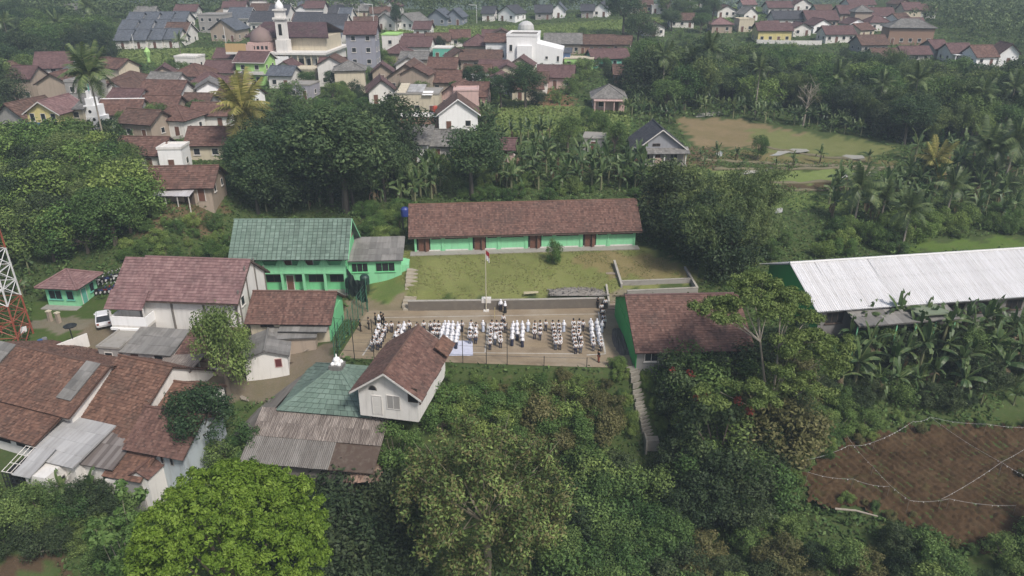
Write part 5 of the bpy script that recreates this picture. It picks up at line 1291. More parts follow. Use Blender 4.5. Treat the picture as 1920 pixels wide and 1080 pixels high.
# ------------------------------------------------------------------ village
def vh(x0, x1, yb, h, D, yaw, roof, rh, rm, wm_, label, name='village_house', cat='house', wins='auto', **kw):
    mid = G((x0 + x1) / 2, yb); s_ = scale_at(mid); L = (x1 - x0) / s_ / max(.5, math.cos(R(yaw))); y_ = R(yaw)
    p0 = mid - np.array([math.cos(y_), math.sin(y_), 0]) * L / 2
    kw.setdefault('course', .42); kw.setdefault('col', .42); kw.setdefault('found', 3.0); kw.setdefault('lift', .045)
    return house(name, label, cat, p0, y_, L, D, h, roof, rh, kw.pop('ov', .6), kw.pop('ove', .6), wm_, rm, wins=wins, **kw)
VH = [
 (80,138,168,5.6,8,8,'gx',3.0,T_MAR,W_WHITE,'tall house with maroon roof and pale gable below the left wood'),
 (112,165,186,4.6,8,24,'gy',2.2,T_GRY,W_CLEAN,'white house with blue grey gabled roof left of the tallest palm'),
 (-8,62,252,3.2,9,-8,'gy',2.8,T_BRN,W_GREY,'brown tiled house with grey gable at the far left edge of village'),
 (116,166,258,5.6,6,-4,'shed',1.0,T_ASB,W_CREAM,'two storey cream house with grey sheet roof beside white stepped tower'),
 (132,182,206,6.0,6,0,'flat',.5,W_GREY,W_GREY,'grey green concrete block house with flat roof behind stepped tower'),
 (192,262,240,3.0,7,-5,'gx',2.2,T_RED,W_WHITE,'red roofed house with white ridge lines behind the tall palm trunk'),
 (288,352,256,3.2,7,-14,'hip',2.3,T_RED,W_WHITE,'white walled house with hipped red roof at end of village lane'),
 (226,292,262,3.4,6,-10,'gx',1.8,T_BRN,W_TAN,'bare brown plastered house left of the hipped red roof'),
 (262,340,206,3.2,8,-4,'gx',2.6,T_RED,W_WHITE,'long red roofed house with white right gable in left village'),
 (205,272,180,3.0,8,-6,'hip',2.2,T_BRN,W_TAN,'brown hipped roof house below the left rice field'),
 (322,382,168,3.2,9,-8,'hip',2.4,T_RED,W_WHITE,'red hipped house behind the small white gabled one'),
 (384,442,158,3.2,7,-4,'gx',2.2,T_MAR,W_CREAM,'maroon roofed house left of the bright green house'),
 (376,420,198,4.0,7,18,'gy',1.5,T_ASB,W_CLEAN,'small white gabled house with grey roof near yellow palm'),
 (404,448,128,3.0,7,-6,'gx',2.0,T_MAR,W_WHITE,'maroon roof tucked behind the bright green house'),
 (330,372,132,3.4,5,-4,'flat',.5,W_WHITE,W_WHITE,'small white flat roofed house below the rice field'),
 (362,432,240,2.8,6,-4,'gx',1.8,T_RED,W_WHITE,'upper of two parallel red roofs left of the yellow palm'),
 (356,456,300,3.0,7,-3,'gx',2.2,T_RED,W_CREAM,'lower red roofed cream house left of dark trees'),
 (220,305,318,2.8,7,-3,'gx',2.0,T_RED,W_WHITE,'low red roofed house left of the white concrete box'),
 (303,346,322,3.8,4,-6,'flat',.4,W_WHITE,W_CLEAN,'white concrete box room beside the low red roofed house'),
 (284,398,378,2.4,7,-2,'gx',2.0,T_RED,W_TAN,'long red roofed house with tin porch on the left slope'),
 (375,420,62,6.0,9,-6,'flat',.4,W_GREY,W_GREY,'tall grey blank block behind the rice field'),
 (396,446,78,4.0,9,-20,'gy',3.0,T_GRY,W_TAN,'tan gabled house beside tall grey block'),
 (655,708,148,11.6,7,-4,'gx',2.4,T_MAR,W_BLUEG,'tall blue grey four storey block in village centre'),
 (718,748,108,6.4,7,-3,'flat',.4,W_LIME,W_WHITE,'narrow house with lime green top storey right of tall block'),
 (752,806,112,4.0,8,-3,'gx',2.2,T_MAR,W_WHITE,'house with pinkish maroon roof right of lime green one'),
 (726,800,172,3.4,11,-4,'gy',3.2,T_BRN,W_TAN,'broad brown gabled roof house in village centre'),
 (804,854,148,3.0,7,-4,'gx',2.0,T_RED,W_TAN,'upper of stacked red roofs right of broad brown gable'),
 (806,862,176,3.0,7,-4,'gx',2.0,T_RED,W_TAN,'lower of stacked red roofs right of broad brown gable'),
 (694,742,194,3.0,8,14,'gy',2.4,T_MAR,W_WHITE,'maroon gabled white house behind the slope bushes'),
 (822,876,206,3.0,8,-18,'gy',2.4,T_RED,W_PINK,'red gabled pinkish house right of the cream flat roof house'),
 (866,910,204,3.0,8,-4,'gx',2.2,T_RED,W_PINK,'red roofed house left of the dark round trees'),
 (824,896,246,3.6,8,-3,'gy',2.8,T_BRN,W_CLEAN,'gable fronted house with brown roof and white eave band'),
 (852,898,216,5.2,5,-3,'flat',.3,W_PINK,W_PINK,'pale pink box wall behind the white eave gable house'),
 (708,748,276,2.6,6,-10,'hip',2.0,T_RED,W_BRICK,'bright red hipped little roof beside dark tall tree'),
 (752,802,304,3.4,6,-3,'shed',1.8,T_ASB,W_CLEAN,'white house with grey green sheet roof above banana plants'),
 (806,866,300,2.8,8,-2,'gx',1.8,T_ASB,W_GREY,'grey roofed house left of the big round dark tree'),
 (872,922,108,3.4,8,-4,'hip',3.0,T_MAR,W_TAN,'dark maroon hipped house below the upper rice field'),
 (864,938,132,3.0,7,-4,'gx',2.0,T_BRN,W_TAN,'brown roofed house left of the white cube house'),
 (846,884,128,3.2,6,12,'gy',1.8,T_BRN,W_CREAM,'cream gabled house left of brown roof by white cube'),
 (872,918,158,2.8,6,-4,'gx',1.6,T_RED,W_WHITE,'small red roof with white porch above round dark trees'),
 (1008,1072,166,3.0,8,-8,'gx',2.2,T_MAR,W_PINK,'maroon roofed house with pink gable in front of white cube'),
 (1058,1110,130,2.8,6,-2,'flat',.2,W_CREAM,W_LIME,'long low lime green wall shed right of white cube house'),
 (1022,1088,102,3.4,8,-4,'gx',2.4,T_ASB,W_TAN,'grey roofed long house behind the white cube house'),
 (1084,1150,102,3.2,8,-3,'gx',2.2,T_BRN,W_BRICK,'brown roofed long brick house near the tall trees'),
 (1110,1178,128,3.0,7,-4,'gx',2.0,T_MAR,W_MINT,'maroon roofed house with turquoise wall by the wood'),
 (1152,1192,158,2.8,6,-6,'gx',1.8,T_BRN,W_BRICK,'small brown roofed hut at wood edge'),
 (1112,1170,208,2.8,8,-4,'hip',2.4,T_ASB,W_PINK,'grey hipped house with pinkish porch above green field'),
 (930,962,304,2.6,4,-4,'gx',1.2,T_MAR,W_PINK,'tiny pinkish hut with rusty roof right of round dark tree'),
 (1092,1132,286,2.6,5,-4,'flat',.2,CONC,W_GREY,'flat roofed open shed between two round trees'),
 (904,926,40,3.2,8,-6,'gx',2.2,T_DRK,W_WHITE,'leftmost dark roofed house of the far white gable row'),
 (934,966,40,3.2,9,-24,'gy',2.6,T_DRK,W_CLEAN,'white gabled house in far row left of bare gap'),
 (1004,1034,37,3.0,8,-6,'gx',2.4,T_DRK,W_GREY,'dark roofed far house left of lone white gable'),
 (1036,1058,34,3.4,8,-10,'gy',2.4,T_GRY,W_CLEAN,'lone small white gable house on the upper rice field'),
 (1090,1112,34,3.0,8,-6,'gx',2.0,T_DRK,W_GREY,'dark far house just left of last white gable'),
 (1112,1138,32,3.2,8,-14,'gy',2.4,T_DRK,W_CLEAN,'last white gable house of the far row beside tall tree'),
 (1180,1198,26,3.2,7,-10,'gy',2.2,T_GRY,W_WHITE,'white far house right of the tall dark tree'),
 (1198,1222,24,3.4,7,-4,'gx',2.2,T_BRN,W_BRICK,'brown far house between white ones above the field'),
 (1222,1246,26,3.2,7,-4,'flat',.3,W_WHITE,W_WHITE,'pale boxy far house above the wood'),
 (706,742,56,3.4,9,-22,'gy',2.4,T_ASB,W_WHITE,'grey and white gabled far house left of dark slim tree'),
 (742,776,56,3.2,9,-26,'gy',2.4,T_ASB,W_CLEAN,'white gabled far house right of dark slim tree'),
 (802,838,48,3.2,9,-10,'gy',2.6,T_GRY,paint('grey blue plaster', (.2,.23,.28)),'blue grey gabled far house left of its twin'),
 (836,866,47,3.2,9,-10,'gy',2.6,T_GRY,paint('grey blue plaster', (.2,.23,.28)),'blue grey gabled far house on the right of its twin'),
 (1334,1372,62,3.0,7,6,'hip',2.2,T_PNK,W_TAN,'pinkish grey hipped house left of the yellow house'),
 (1420,1482,80,4.2,8,4,'gx',2.0,T_MAR,W_YEL,'yellow house with maroon roof above the right wood'),
 (1384,1412,60,4.4,6,4,'flat',.4,W_CREAM,W_CREAM,'narrow cream house behind the yellow one'),
 (1512,1570,52,3.0,9,3,'gx',2.8,T_MAR,W_TAN,'long maroon roofed house on the right hillside'),
 (1574,1628,40,3.0,9,3,'gx',2.6,T_MAR,W_TAN,'higher maroon roofed house left of white columned porch'),
 (1632,1674,46,3.4,8,6,'gx',2.4,T_MAR,W_WHITE,'maroon roofed house with white columned porch'),
 (1588,1622,60,3.0,6,8,'gy',1.6,T_MAR,W_CLEAN,'little white gable porch house on the right hillside'),
 (1666,1744,84,5.4,9,-6,'hip',2.6,T_ASB,W_BRICK,'large two storey house with grey hipped roof and brick panels'),
 (1612,1664,100,3.0,7,4,'gx',2.4,T_BRN,W_GREY,'brown roofed house left of the large grey hipped one'),
 (1748,1776,108,3.0,7,6,'gx',2.0,T_MAR,W_GREY,'dark maroon roof right of the large grey hipped house'),
 (1780,1820,118,3.2,7,10,'gx',2.2,T_MAR,W_WHITE,'maroon roofed house with arched white porch'),
 (1826,1868,124,3.0,7,8,'gx',2.6,T_RED,W_CLEAN,'bright red roofed house with long white front wall'),
 (1872,1904,122,3.6,8,-16,'gy',2.4,T_RED,W_CLEAN,'white gabled red roof house at right end of hillside row'),
 (1530,1560,34,3.0,6,5,'gx',1.8,T_BRN,W_WHITE,'small far brown roofed house with white wall above maroon roofs'),
 (1392,1416,22,3.0,6,5,'gx',1.6,T_PNK,W_WHITE,'tiny pale far house beside terraced paddies'),
 (1290,1316,14,3.0,6,0,'gy',1.8,T_ASB,W_CLEAN,'pale far house half hidden at top edge'),
]
VH += [
 (268,332,228,3.0,6,-4,'gx',1.8,T_RED,W_TAN,'red roof just in front of the long red roofed house'),
 (204,262,212,3.0,6,-5,'gx',1.8,T_MAR,W_WHITE,'maroon roof behind the house with white ridge lines'),
 (344,392,218,2.8,6,-6,'gx',1.6,T_BRN,W_GREY,'dark brown roof left of the small white gabled house'),
 (150,200,150,3.2,7,-4,'gx',2.2,T_BRN,W_WHITE,'brown roofed house behind the palm by left rice field'),
 (292,330,160,3.0,6,8,'gy',1.8,T_MAR,W_TAN,'maroon gabled house below the pale green finial'),
 (424,462,186,3.0,6,-4,'gx',1.8,T_MAR,W_CREAM,'maroon roof between white gable and bright green house'),
 (505,548,166,3.4,6,-6,'gx',1.6,T_GRY,W_WHITE,'grey roofed white house below the mosque front'),
 (552,592,158,3.6,6,-4,'flat',.3,W_CREAM,W_CREAM,'cream flat house below the mosque terrace'),
 (600,646,150,3.2,7,-4,'gx',2.0,T_MAR,W_WHITE,'maroon roofed white house left of the tall grey block'),
 (540,584,186,3.2,6,-6,'flat',.3,CONC,paint('lilac grey render', (.33,.32,.37)),'lilac grey flat house among trees below mosque'),
 (700,736,156,3.0,6,10,'gy',1.8,T_MAR,W_TAN,'small maroon gable right of the tall block foot'),
 (752,800,132,3.2,7,-3,'gx',1.4,T_ASB,W_TAN,'tan walled house behind the broad brown gable'),
 (812,846,112,3.2,6,-3,'flat',.3,W_WHITE,W_MINT,'white and turquoise little house behind stacked red roofs'),
 (900,948,148,2.8,6,-4,'gx',1.6,T_MAR,W_PINK,'maroon roof just left of the white cube house'),
 (1206,1246,68,3.2,7,8,'gy',1.8,T_MAR,W_WHITE,'white gabled house in trees right of tall dark tree'),
 (1256,1300,52,3.0,7,4,'gx',2.0,T_BRN,W_WHITE,'brown roofed house in the grove left of hillside'),
 (1450,1512,50,3.0,7,4,'gx',2.4,T_DRK,W_WHITE,'dark roofed house behind the yellow hillside house'),
 (1486,1520,68,3.0,6,6,'gy',1.6,T_MAR,W_WHITE,'small maroon gable right of the yellow house'),
 (1546,1602,80,3.0,7,3,'gx',2.2,T_MAR,W_WHITE,'maroon roofed house below the long hillside roofs'),
 (1690,1742,118,2.8,6,4,'gx',1.8,T_MAR,W_GREY,'low maroon roof below the large grey hipped house'),
 (1636,1690,122,2.8,6,4,'gx',1.8,T_BRN,W_GREY,'low brown roof in trees below the brown roofed house'),
 (1440,1484,28,3.0,7,4,'gx',2.0,T_MAR,W_WHITE,'far maroon roofed house above the dark roofed one'),
 (1590,1640,22,3.0,7,3,'gx',2.2,T_MAR,W_WHITE,'far maroon roof at top edge above columned porch'),
 (1700,1752,34,3.0,7,3,'gx',2.0,T_BRN,W_WHITE,'far brown roof behind the large grey hipped house'),
 (470,520,34,3.0,7,-4,'gx',2.0,T_BRN,W_WHITE,'far brown roofed house above the minaret at left'),
 (560,604,26,3.0,7,-4,'gx',2.0,T_GRY,W_WHITE,'far grey roofed house above the mosque roof'),
 (432,470,24,3.0,7,-4,'gx',2.0,T_MAR,W_WHITE,'far maroon roofed house left above the minaret'),
 (606,650,40,3.2,8,-6,'gx',2.4,T_DRK,W_WHITE,'far dark roofed white house right above the mosque'),
 (520,556,18,3.0,7,-4,'gy',2.0,T_ASB,W_CLEAN,'tiny far white gable at the top above minaret'),
 (640,676,24,3.0,7,-8,'gy',2.0,T_GRY,W_CLEAN,'far white gable left of the lamp mast'),
 (255,290,40,3.0,7,-4,'gx',2.0,T_ASB,W_WHITE,'far grey roof at top left above the estate'),
 (120,150,34,3.0,7,-4,'gx',1.8,T_ASB,W_CLEAN,'tiny pale far house in the upper left wood'),
 (776,806,70,3.0,7,-4,'gx',2.0,T_MAR,W_WHITE,'maroon roofed house on the upper rice field edge'),
 (1146,1180,100,3.0,7,-4,'gx',2.0,T_BRN,W_TAN,'brown roof in trees right of long brick house'),
 (846,880,88,3.0,7,-4,'gx',2.0,T_RED,W_WHITE,'red roofed house left of dark maroon hipped one'),
 (940,966,92,3.0,6,-4,'gx',1.8,T_BRN,W_WHITE,'brown roof peeping out left behind the white cube'),
 (330,368,36,3.0,7,-4,'gx',2.0,T_MAR,W_WHITE,'far maroon roofed house above the blue grey estate'),
]
for a in VH:
    a = list(a); a[5] += 5 * RNG.standard_normal(); lb = a[10]; kw_ = {}
    if 'white ridge lines' in lb and lb.startswith('red roofed'): kw_['capm'] = W_CLEAN
    if 'white eave band' in lb: kw_['fascia'] = W_CLEAN
    B = vh(*a, **kw_)
    if 'porch' in lb and 'tin' not in lb and 'left of white columned' not in lb and 'above columned' not in lb:
        L_ = B['L']; pm = W_PINK if 'pinkish' in lb else W_CLEAN
        for k in range(4): MB().box(-.12, .12, -1.9, -1.66, -2.5, 2.5).build('porch_column', pm, B['root']).location = (.3 + (L_ - .6) * k / 3, 0, 0)
        MB().box(0, L_, -2.1, -.02, 2.5, 2.68).build('porch_roof', pm, B['root'])
# grey roofed estate above the left rice field: rows of alike houses
k = 0
for (xa, ya, n, st) in ((218, 92, 4, 30), (226, 72, 4, 30), (240, 56, 4, 28)):
    for i in range(n):
        x = xa + st * i
        vh(x, x + st - 3, ya - i * .8, 3.0, 7.5, -6, 'gx', 2.6, T_GRY, W_WHITE,
           f'blue grey estate house, {ordw[i]} from the left in {["front", "middle", "back"][k]} row above rice', group='blue grey roofed estate above the left rice field')
    k += 1
for i, (x0, x1, y, rm, nm) in enumerate(((552, 600, 62, T_DRK, 'just behind the minaret'), (602, 648, 66, T_DRK, 'right of the one behind the minaret'), (470, 512, 60, T_DRK, 'left behind the minaret'), (600, 640, 92, T_GRY, 'lower, beside the tall block'), (636, 656, 52, T_GRY, 'smallest, above the tall block'), (428, 468, 52, T_GRY, 'above the yellow billboard'), (505, 540, 46, T_DRK, 'highest above the mosque'), (310, 350, 84, T_BRN, 'tan, right of the estate'))):
    vh(x0, x1, y, 3.6, 9, -5, 'gx', 3.0, rm, W_WHITE, 'dark roofed house ' + nm, group='dark roofed houses round the mosque', fascia=TRIM_W)

# yellow fronted house with blue banner
mid = G(92, 266)
B = vh(62, 124, 266, 5.6, 8, -6, 'gy', 2.0, T_PNK, W_YEL, 'yellow fronted two storey gabled house with blue banner on balcony', wins=None, fascia=TRIM_W)
L = B['L']
MB().box(.2, L - .2, -1.1, 0, 2.7, 2.9).build('balcony_floor', TRIM_W, B['root']); MB().box(.4, L - .6, -1.16, -1.1, 2.75, 3.9).build('banner', plain('blue banner', (.06,.2,.42), .6), B['root'])
for u in (1.0, 3.2, 5.2): window(B, 'F', min(u, L - .7), 3.9, 1.0, 1.5)
for u in (1.4, 4.6): window(B, 'F', min(u, L - .8), .9, 1.3, 1.3)
for x in (.3, L - .3): MB().box(x - .1, x + .1, -1.1, -.9, -2, 2.7).build('post', TRIM_W, B['root'])
# white stepped tower front
c = G(180, 256); t = thing('stepped_tower', 'white stepped tower facade with round openings in left village', 'tower', c, R(-6)); t.scale = (1.15, 1.15, 1.15)
tw = MB(); tw.box(-1.5, 1.5, 0, 2.5, -3, 3.4); tw.box(-1.1, 1.1, 0.05, 2.3, 3.4, 5.2); tw.box(-.6, .6, .1, 1.8, 5.2, 6.4); tw.box(-.25, .25, .2, .9, 6.4, 7.6); tw.build('wall', W_CLEAN, t)
for x, z in ((-.7, 2.6), (.4, 2.9), (-.1, 4.2), (.5, .6), (-.6, .9)):
    o = MB().lathe([(.0, -.02), (.28, -.02), (.28, .01), (0, .01)], 10).build('opening', DARK, t); o.location = (x, -.02 + (.05 if z > 3.4 else 0), z); o.rotation_euler = (R(90), 0, 0)
for x in (-.9, -.4, .5):
    MB().box(x - .08, x + .08, .1, .2, 7.7, 9.2).build('pinnacle', W_MINT if x > 0 else W_CLEAN, t)
# turquoise edged terrace above
c = G(160, 200)
# bright green two storey house
B = vh(446, 500, 160, 6.0, 7, -8, 'gx', 1.8, T_MAR, W_LIME, 'bright lime green two storey house with white bands below mosque', fascia=TRIM_W, gable=W_LIME)
L = B['L']; MB().box(-.2, L + .2, -.9, 0, 2.75, 2.95).build('balcony_floor', TRIM_W, B['root']); MB().box(-.2, L + .2, -.92, -.8, 2.95, 3.6).build('balcony_rail', TRIM_W, B['root'])
MB().hull([(1, -1.6, 2.6), (4.4, -1.6, 2.6), (2.7, -1.6, 4.0)], [(1, 0, 2.6), (4.4, 0, 2.6), (2.7, 0, 4.0)]).build('porch_gable', T_ASB, B['root'])
# white cube house
B = vh(950, 1006, 128, 8.6, 11, -7, 'flat', .7, W_CLEAN, W_CLEAN, 'large brilliant white cube house with lower right wing', wins=None)
L = B['L']
wg = MB(); wg.add([(L, 0, -3), (L + 7.2, 0, -3), (L + 7.2, 10, -3), (L, 10, -3), (L, 0, 6.8), (L + 7.2, 0, 5.2), (L + 7.2, 10, 5.2), (L, 10, 6.8)], [(0,1,5,4),(1,2,6,5),(2,3,7,6),(4,5,6,7)])
wg.build('wing', W_CLEAN, B['root'])
MB().box(L*.35, L*.85, -.8, 0, 2.7, 6.2).build('bay', W_CLEAN, B['root'])
window(B, 'F', 1.2, 4.6, .9, 1.8); window(B, 'F', L*.6, 1.0, 1.2, 1.6, off=0.01); window(B, 'F', L + 2.8, 2.6, .8, .8); window(B, 'F', L + 6, 2.0, .7, 1.5); window(B, 'R', 5, 5.8, 1, 1)
MB().box(.4, L - .3, .3, 10.5, 8.75, 8.9).build('roof_deck', CONC_D, B['root'])
t = thing('roof_tank', 'pale dome shaped roof behind the white cube house', 'dome', G(986, 66) + np.array([0, 0, 0]))
MB().lathe([(3.0, -2), (3.0, 2.4), (2.7, 3.6), (1.8, 4.5), (.8, 4.9), (0, 5.0)], 14).build('dome', paint('pale dome', (.5,.5,.5)), t)
B = vh(1046, 1068, 124, 3.8, 5, -6, 'shed', .6, T_GRY, W_BLUE, 'small blue shed against the white cube house')
# cream flat house with broken panels
B = vh(742, 824, 216, 4.4, 8, -2, 'flat', .3, CONC, W_CREAM, 'cream flat roofed house covered with loose grey panels')
L = B['L']; pr_ = MB(); tile_plane(pr_, (.3, .5, 4.65), (1,0,0), 2.0, (0, 7, 1.0), 7, course=1.6, col=1, lift=.02); pr_.build('yellow_sheet', W_CREAM, B['root'])
pr_ = MB(); tile_plane(pr_, (2.4, 1.5, 4.65), (1,0,0), 3.6, (0, 6, .9), 5.6, course=1.6, col=1, lift=.02); pr_.build('grey_sheet', T_PAL, B['root'])
pr_ = MB(); tile_plane(pr_, (6.0, -.6, 4.4), (1,0,0), 2.2, (0, 2.4, .5), 2.4, course=1.2, col=1.1, lift=.02); pr_.build('white_sheet', W_CLEAN, B['root'])
B = vh(745, 830, 240, 2.2, 4.5, -2, 'flat', .15, W_WHITE, W_BRICK, 'white roof terrace with brick wall below cream flat house', wins=None)
o = MB().lathe([(0, 0), (.5, 0), (.5, 1.1), (.4, 1.3), (0, 1.35)], 10).build('water_drum', plain('red drum', (.4,.06,.03), .5)); q = G(817, 232); o.location = (q[0], q[1], q[2] + 2.4); tag(o, 'small bright red water drum on the white terrace', 'drum')
# tin porch on the left slope
t = thing('tin_porch', 'bright tin porch roof on posts below the long red roof', 'porch', G(288, 392), R(-3))
ro = MB().hull([(0,0,1.9),(5.6,0,1.9),(5.6,2.6,2.5),(0,2.6,2.5)], [(0,0,1.95),(5.6,0,1.95),(5.6,2.6,2.55),(0,2.6,2.55)]).build('roof', WOOD_D, t)
sheet_plane(ro, (-.1, -.1, 1.97), (1,0,0), 5.8, (0, 2.6, .6), 2.8, corrug('bright tin', (.62,.62,.64), (.35,.3,.27), amt=.4, rough=.5), .85, 2.8, .03, 5, .02)
for x in (0.1, 2.0, 3.8, 5.5): MB().box(x - .06, x + .06, .05, .17, -1.5, 1.9).build('post', TRIM_W, t)
MB().box(0.2, 5.4, 2.0, 2.1, -1, 1.9).build('back_wall', WOOD_D, t)
# grey gabled cottage on the near field
B = vh(1192, 1282, 306, 2.8, 8, 2, 'gy', 3.3, T_DRK, W_GREY, 'grey gabled cottage with open porch on the near field edge', wins=None, gable=paint('blue grey board', (.27,.28,.31)), fascia=TRIM_W)
L = B['L']
fr_ = MB(); tile_plane(fr_, (-.6, -1.8, 2.1), (1,0,0), L + 1.2, (0, 2.2, .75), 2.3, course=.6, col=.5, lift=.02); fr_.build('porch_roof', T_ASB, B['root'])
for x in (.1, L*.33, L*.55, L - .1): MB().box(x - .1, x + .1, -1.5, -1.3, -1, 2.2).build('post', TRIM_W, B['root'])
MB().box(-.2, L + .2, -1.7, 0, -1.5, .05).build('porch_floor', CONC, B['root']); MB().box(L*.36, L*.5, -1.4, -1.3, 0, 1.3).build('half_wall', W_PINK, B['root'])
door(B, 'F', L*.45, .05); window(B, 'F', L*.2, .8, 1.4, 1.3); window(B, 'F', L*.78, .8, 1.4, 1.3)
window(B, 'F', L*.4, 3.1, 1.4, .5, WOOD_D, DARK, 'n')
# ------------------------------------------------------------------ mosque with minaret
c = G(520, 132)
t = thing('mosque', 'cream mosque with slender domed minaret and maroon roof', 'mosque', c, R(-5))
s_ = scale_at(c); k_ = 1 / s_
Wm = 180 * k_
MB().box(-.42*Wm, .52*Wm, 0, 20, -3, 4.4).build('ground_storey', W_WHITE, t)
MB().box(-.5*Wm, .55*Wm, -1.6, 21, 4.4, 5.0).build('terrace', W_WHITE, t)
for i in range(9): MB().box(-.18, .18, -1.2, -.84, -3, 4.4).build('column', W_CREAM, t).location = (-.1*Wm + i*.07*Wm, 0, 0)
MB().box(-.3*Wm, .5*Wm, 4, 18, 5.0, 8.6).build('upper_wall', W_CREAM, t)
rf = MB(); run = 8.5; Ls = math.hypot(run, 3.4); la = .9*Wm
tile_plane(rf, (-.35*Wm, 2.5, 8.5), (1,0,0), la, (0, run, 3.4), Ls, course=.5, col=.5, iL=3, iR=3); tile_plane(rf, (-.35*Wm + la, 19.5, 8.5), (-1,0,0), la, (0, -run, 3.4), Ls, course=.5, col=.5, iL=3, iR=3)
rf.build('roof', tiles('dark maroon mosque tiles', [(0, (.06,.03,.035)), (.5, (.085,.045,.05)), (1, (.12,.07,.075))]), t)
o = MB().lathe([(3.2, 0), (3.25, .5), (3.0, 1.6), (2.2, 2.8), (1.0, 3.6), (.2, 3.9), (.05, 4.6)], 16).build('dome', paint('brown lattice dome', (.2,.14,.13)), t, True); o.location = (-.16*Wm, 2.2, 7.4)
MB().box(-.27*Wm, -.05*Wm, -1.0, 3.9, 5.0, 7.5).build('porch_block', W_PINK, t)
for i in range(5):
    o = MB().box(-.35, .35, -.03, .02, 0, .9).build('opening', DARK, t); o.location = (-.25*Wm + i*.045*Wm, -1.02, 5.7)
mn = MB(); x = .09*Wm
mn.box(x - 1.6, x + 1.6, -.9, 2.3, 5.0, 8.2); mn.box(x - 1.25, x + 1.25, -.55, 1.95, 8.2, 13.5); mn.box(x - 1.7, x + 1.7, -1.0, 2.4, 13.5, 14.0); mn.box(x - 1.15, x + 1.15, -.45, 1.85, 14.0, 15.7); mn.box(x - 1.5, x + 1.5, -.8, 2.2, 15.7, 16.1)
mt = mn.build('minaret', W_WHITE, t)
o = MB().lathe([(1.05, 0), (1.15, .45), (1.05, 1.0), (.75, 1.6), (.25, 2.1), (.05, 2.9)], 12).build('minaret_dome', W_CLEAN, mt, True); o.location = (x, .7, 16.1)
for dz in (9.4,):
    o = MB().box(-.45, .45, -.04, .02, 0, 2.9).build('minaret_window', DARK, mt); o.location = (x, -.56, dz)
MB().box(-.5*Wm, -.28*Wm, -1.5, -1.2, 5.0, 7.2).build('billboard', paint('orange board', (.5,.34,.16), amt=.2), t)
MB().box(-.28*Wm, -.2*Wm, -1.52, -1.22, 5.0, 7.0).build('small_billboard', W_PINK, t)
for i in range(4):
    o = MB().box(-.8, .8, -.04, .02, 0, 1.8).build('window', GLASS, t); o.location = (.18*Wm + i*.09*Wm, -.02, 1.4)
MB().box(-.12*Wm, .16*Wm, -1.7, -1.62, .4, 4.0).build('white_banner', W_CLEAN, t)
# light masts and poles in the far village
for i, (x, y0, y1, lb) in enumerate(((702, 62, 12, 'tall lamp mast with arm above the tall block'), (674, 46, 18, 'slim mast left of the tall lamp mast'), (894, 44, 12, 'thin lamp pole beside far white gables'), (253, 96, 66, 'thin pole standing in estate front row'), (424, 84, 52, 'thin pole beside the tan gable'))):
    c = G(x, y0); hh = (y0 - y1) / scale_at(c); t = thing('lamp_mast', lb, 'mast', c); MB().tube([(0,0,-.5),(0,0,hh)], .1, 5).build('pole', STEEL_W, t)
    if i in (0, 2): MB().tube([(0,0,hh),(-3.0,0,hh+.2)], .12, 5).build('arm', STEEL_W, t)
# pink wall, statue-like green finial, low concrete yard walls
c = G(280, 118); t = thing('finial_post', 'pale green finial post standing at edge of left rice field', 'post', c); MB().lathe([(.5,-.5),(.4,1.5),(.7,2.4),(.9,3.2),(.5,3.9),(.1,4.4)], 8).build('post', W_LIME, t)
wall_run('garden_wall', 'low pale wall winding below the yellow hillside house', [tuple(G(x, y)) for x, y in ((1418, 82), (1490, 84), (1540, 84))], 1.4, .3, W_WHITE)
wall_run('garden_wall', 'long pale road wall below the right hillside houses', [tuple(G(x, y)) for x, y in ((1800, 130), (1862, 128), (1930, 122))], .9, .4, W_WHITE)
wall_run('lane_wall', 'concrete lane edge below left village houses', [tuple(G(x, y)) for x, y in ((240, 272), (300, 266), (352, 256))], .5, .3, CONC)

# infill: small houses crowding the gaps of the village
def where(ps):
    """name the place of each plant inside its group: back or front row, left, middle or right"""
    q_ = [(960 + F * p[0] / (p[1] * _c - (p[2] - H) * _s), p[1]) for p in ps]
    xs = np.array([a[0] for a in q_]); ys = np.array([a[1] for a in q_])
    r1 = xs.argsort().argsort() / max(1, len(xs)); r2 = ys.argsort().argsort() / max(1, len(ys))
    big = len(xs) > 40
    hn = ['far left', 'left', 'middle', 'right', 'far right'] if big else ['left', 'middle', 'right']
    vn = ['front', 'middle depth', 'back'] if big else ['front', 'back']
    return [vn[min(int(b * len(vn)), len(vn) - 1)] + ' ' + hn[min(int(a * len(hn)), len(hn) - 1)] for a, b in zip(r1, r2)]
RC = [(T_RED, 'red'), (T_MAR, 'maroon'), (T_BRN, 'brown'), (T_ASB, 'grey'), (T_MAR, 'maroon')]
WC = [(W_WHITE, 'white'), (W_CLEAN, 'bright white'), (W_CREAM, 'cream'), (W_TAN, 'tan'), (W_WHITE, 'white')]
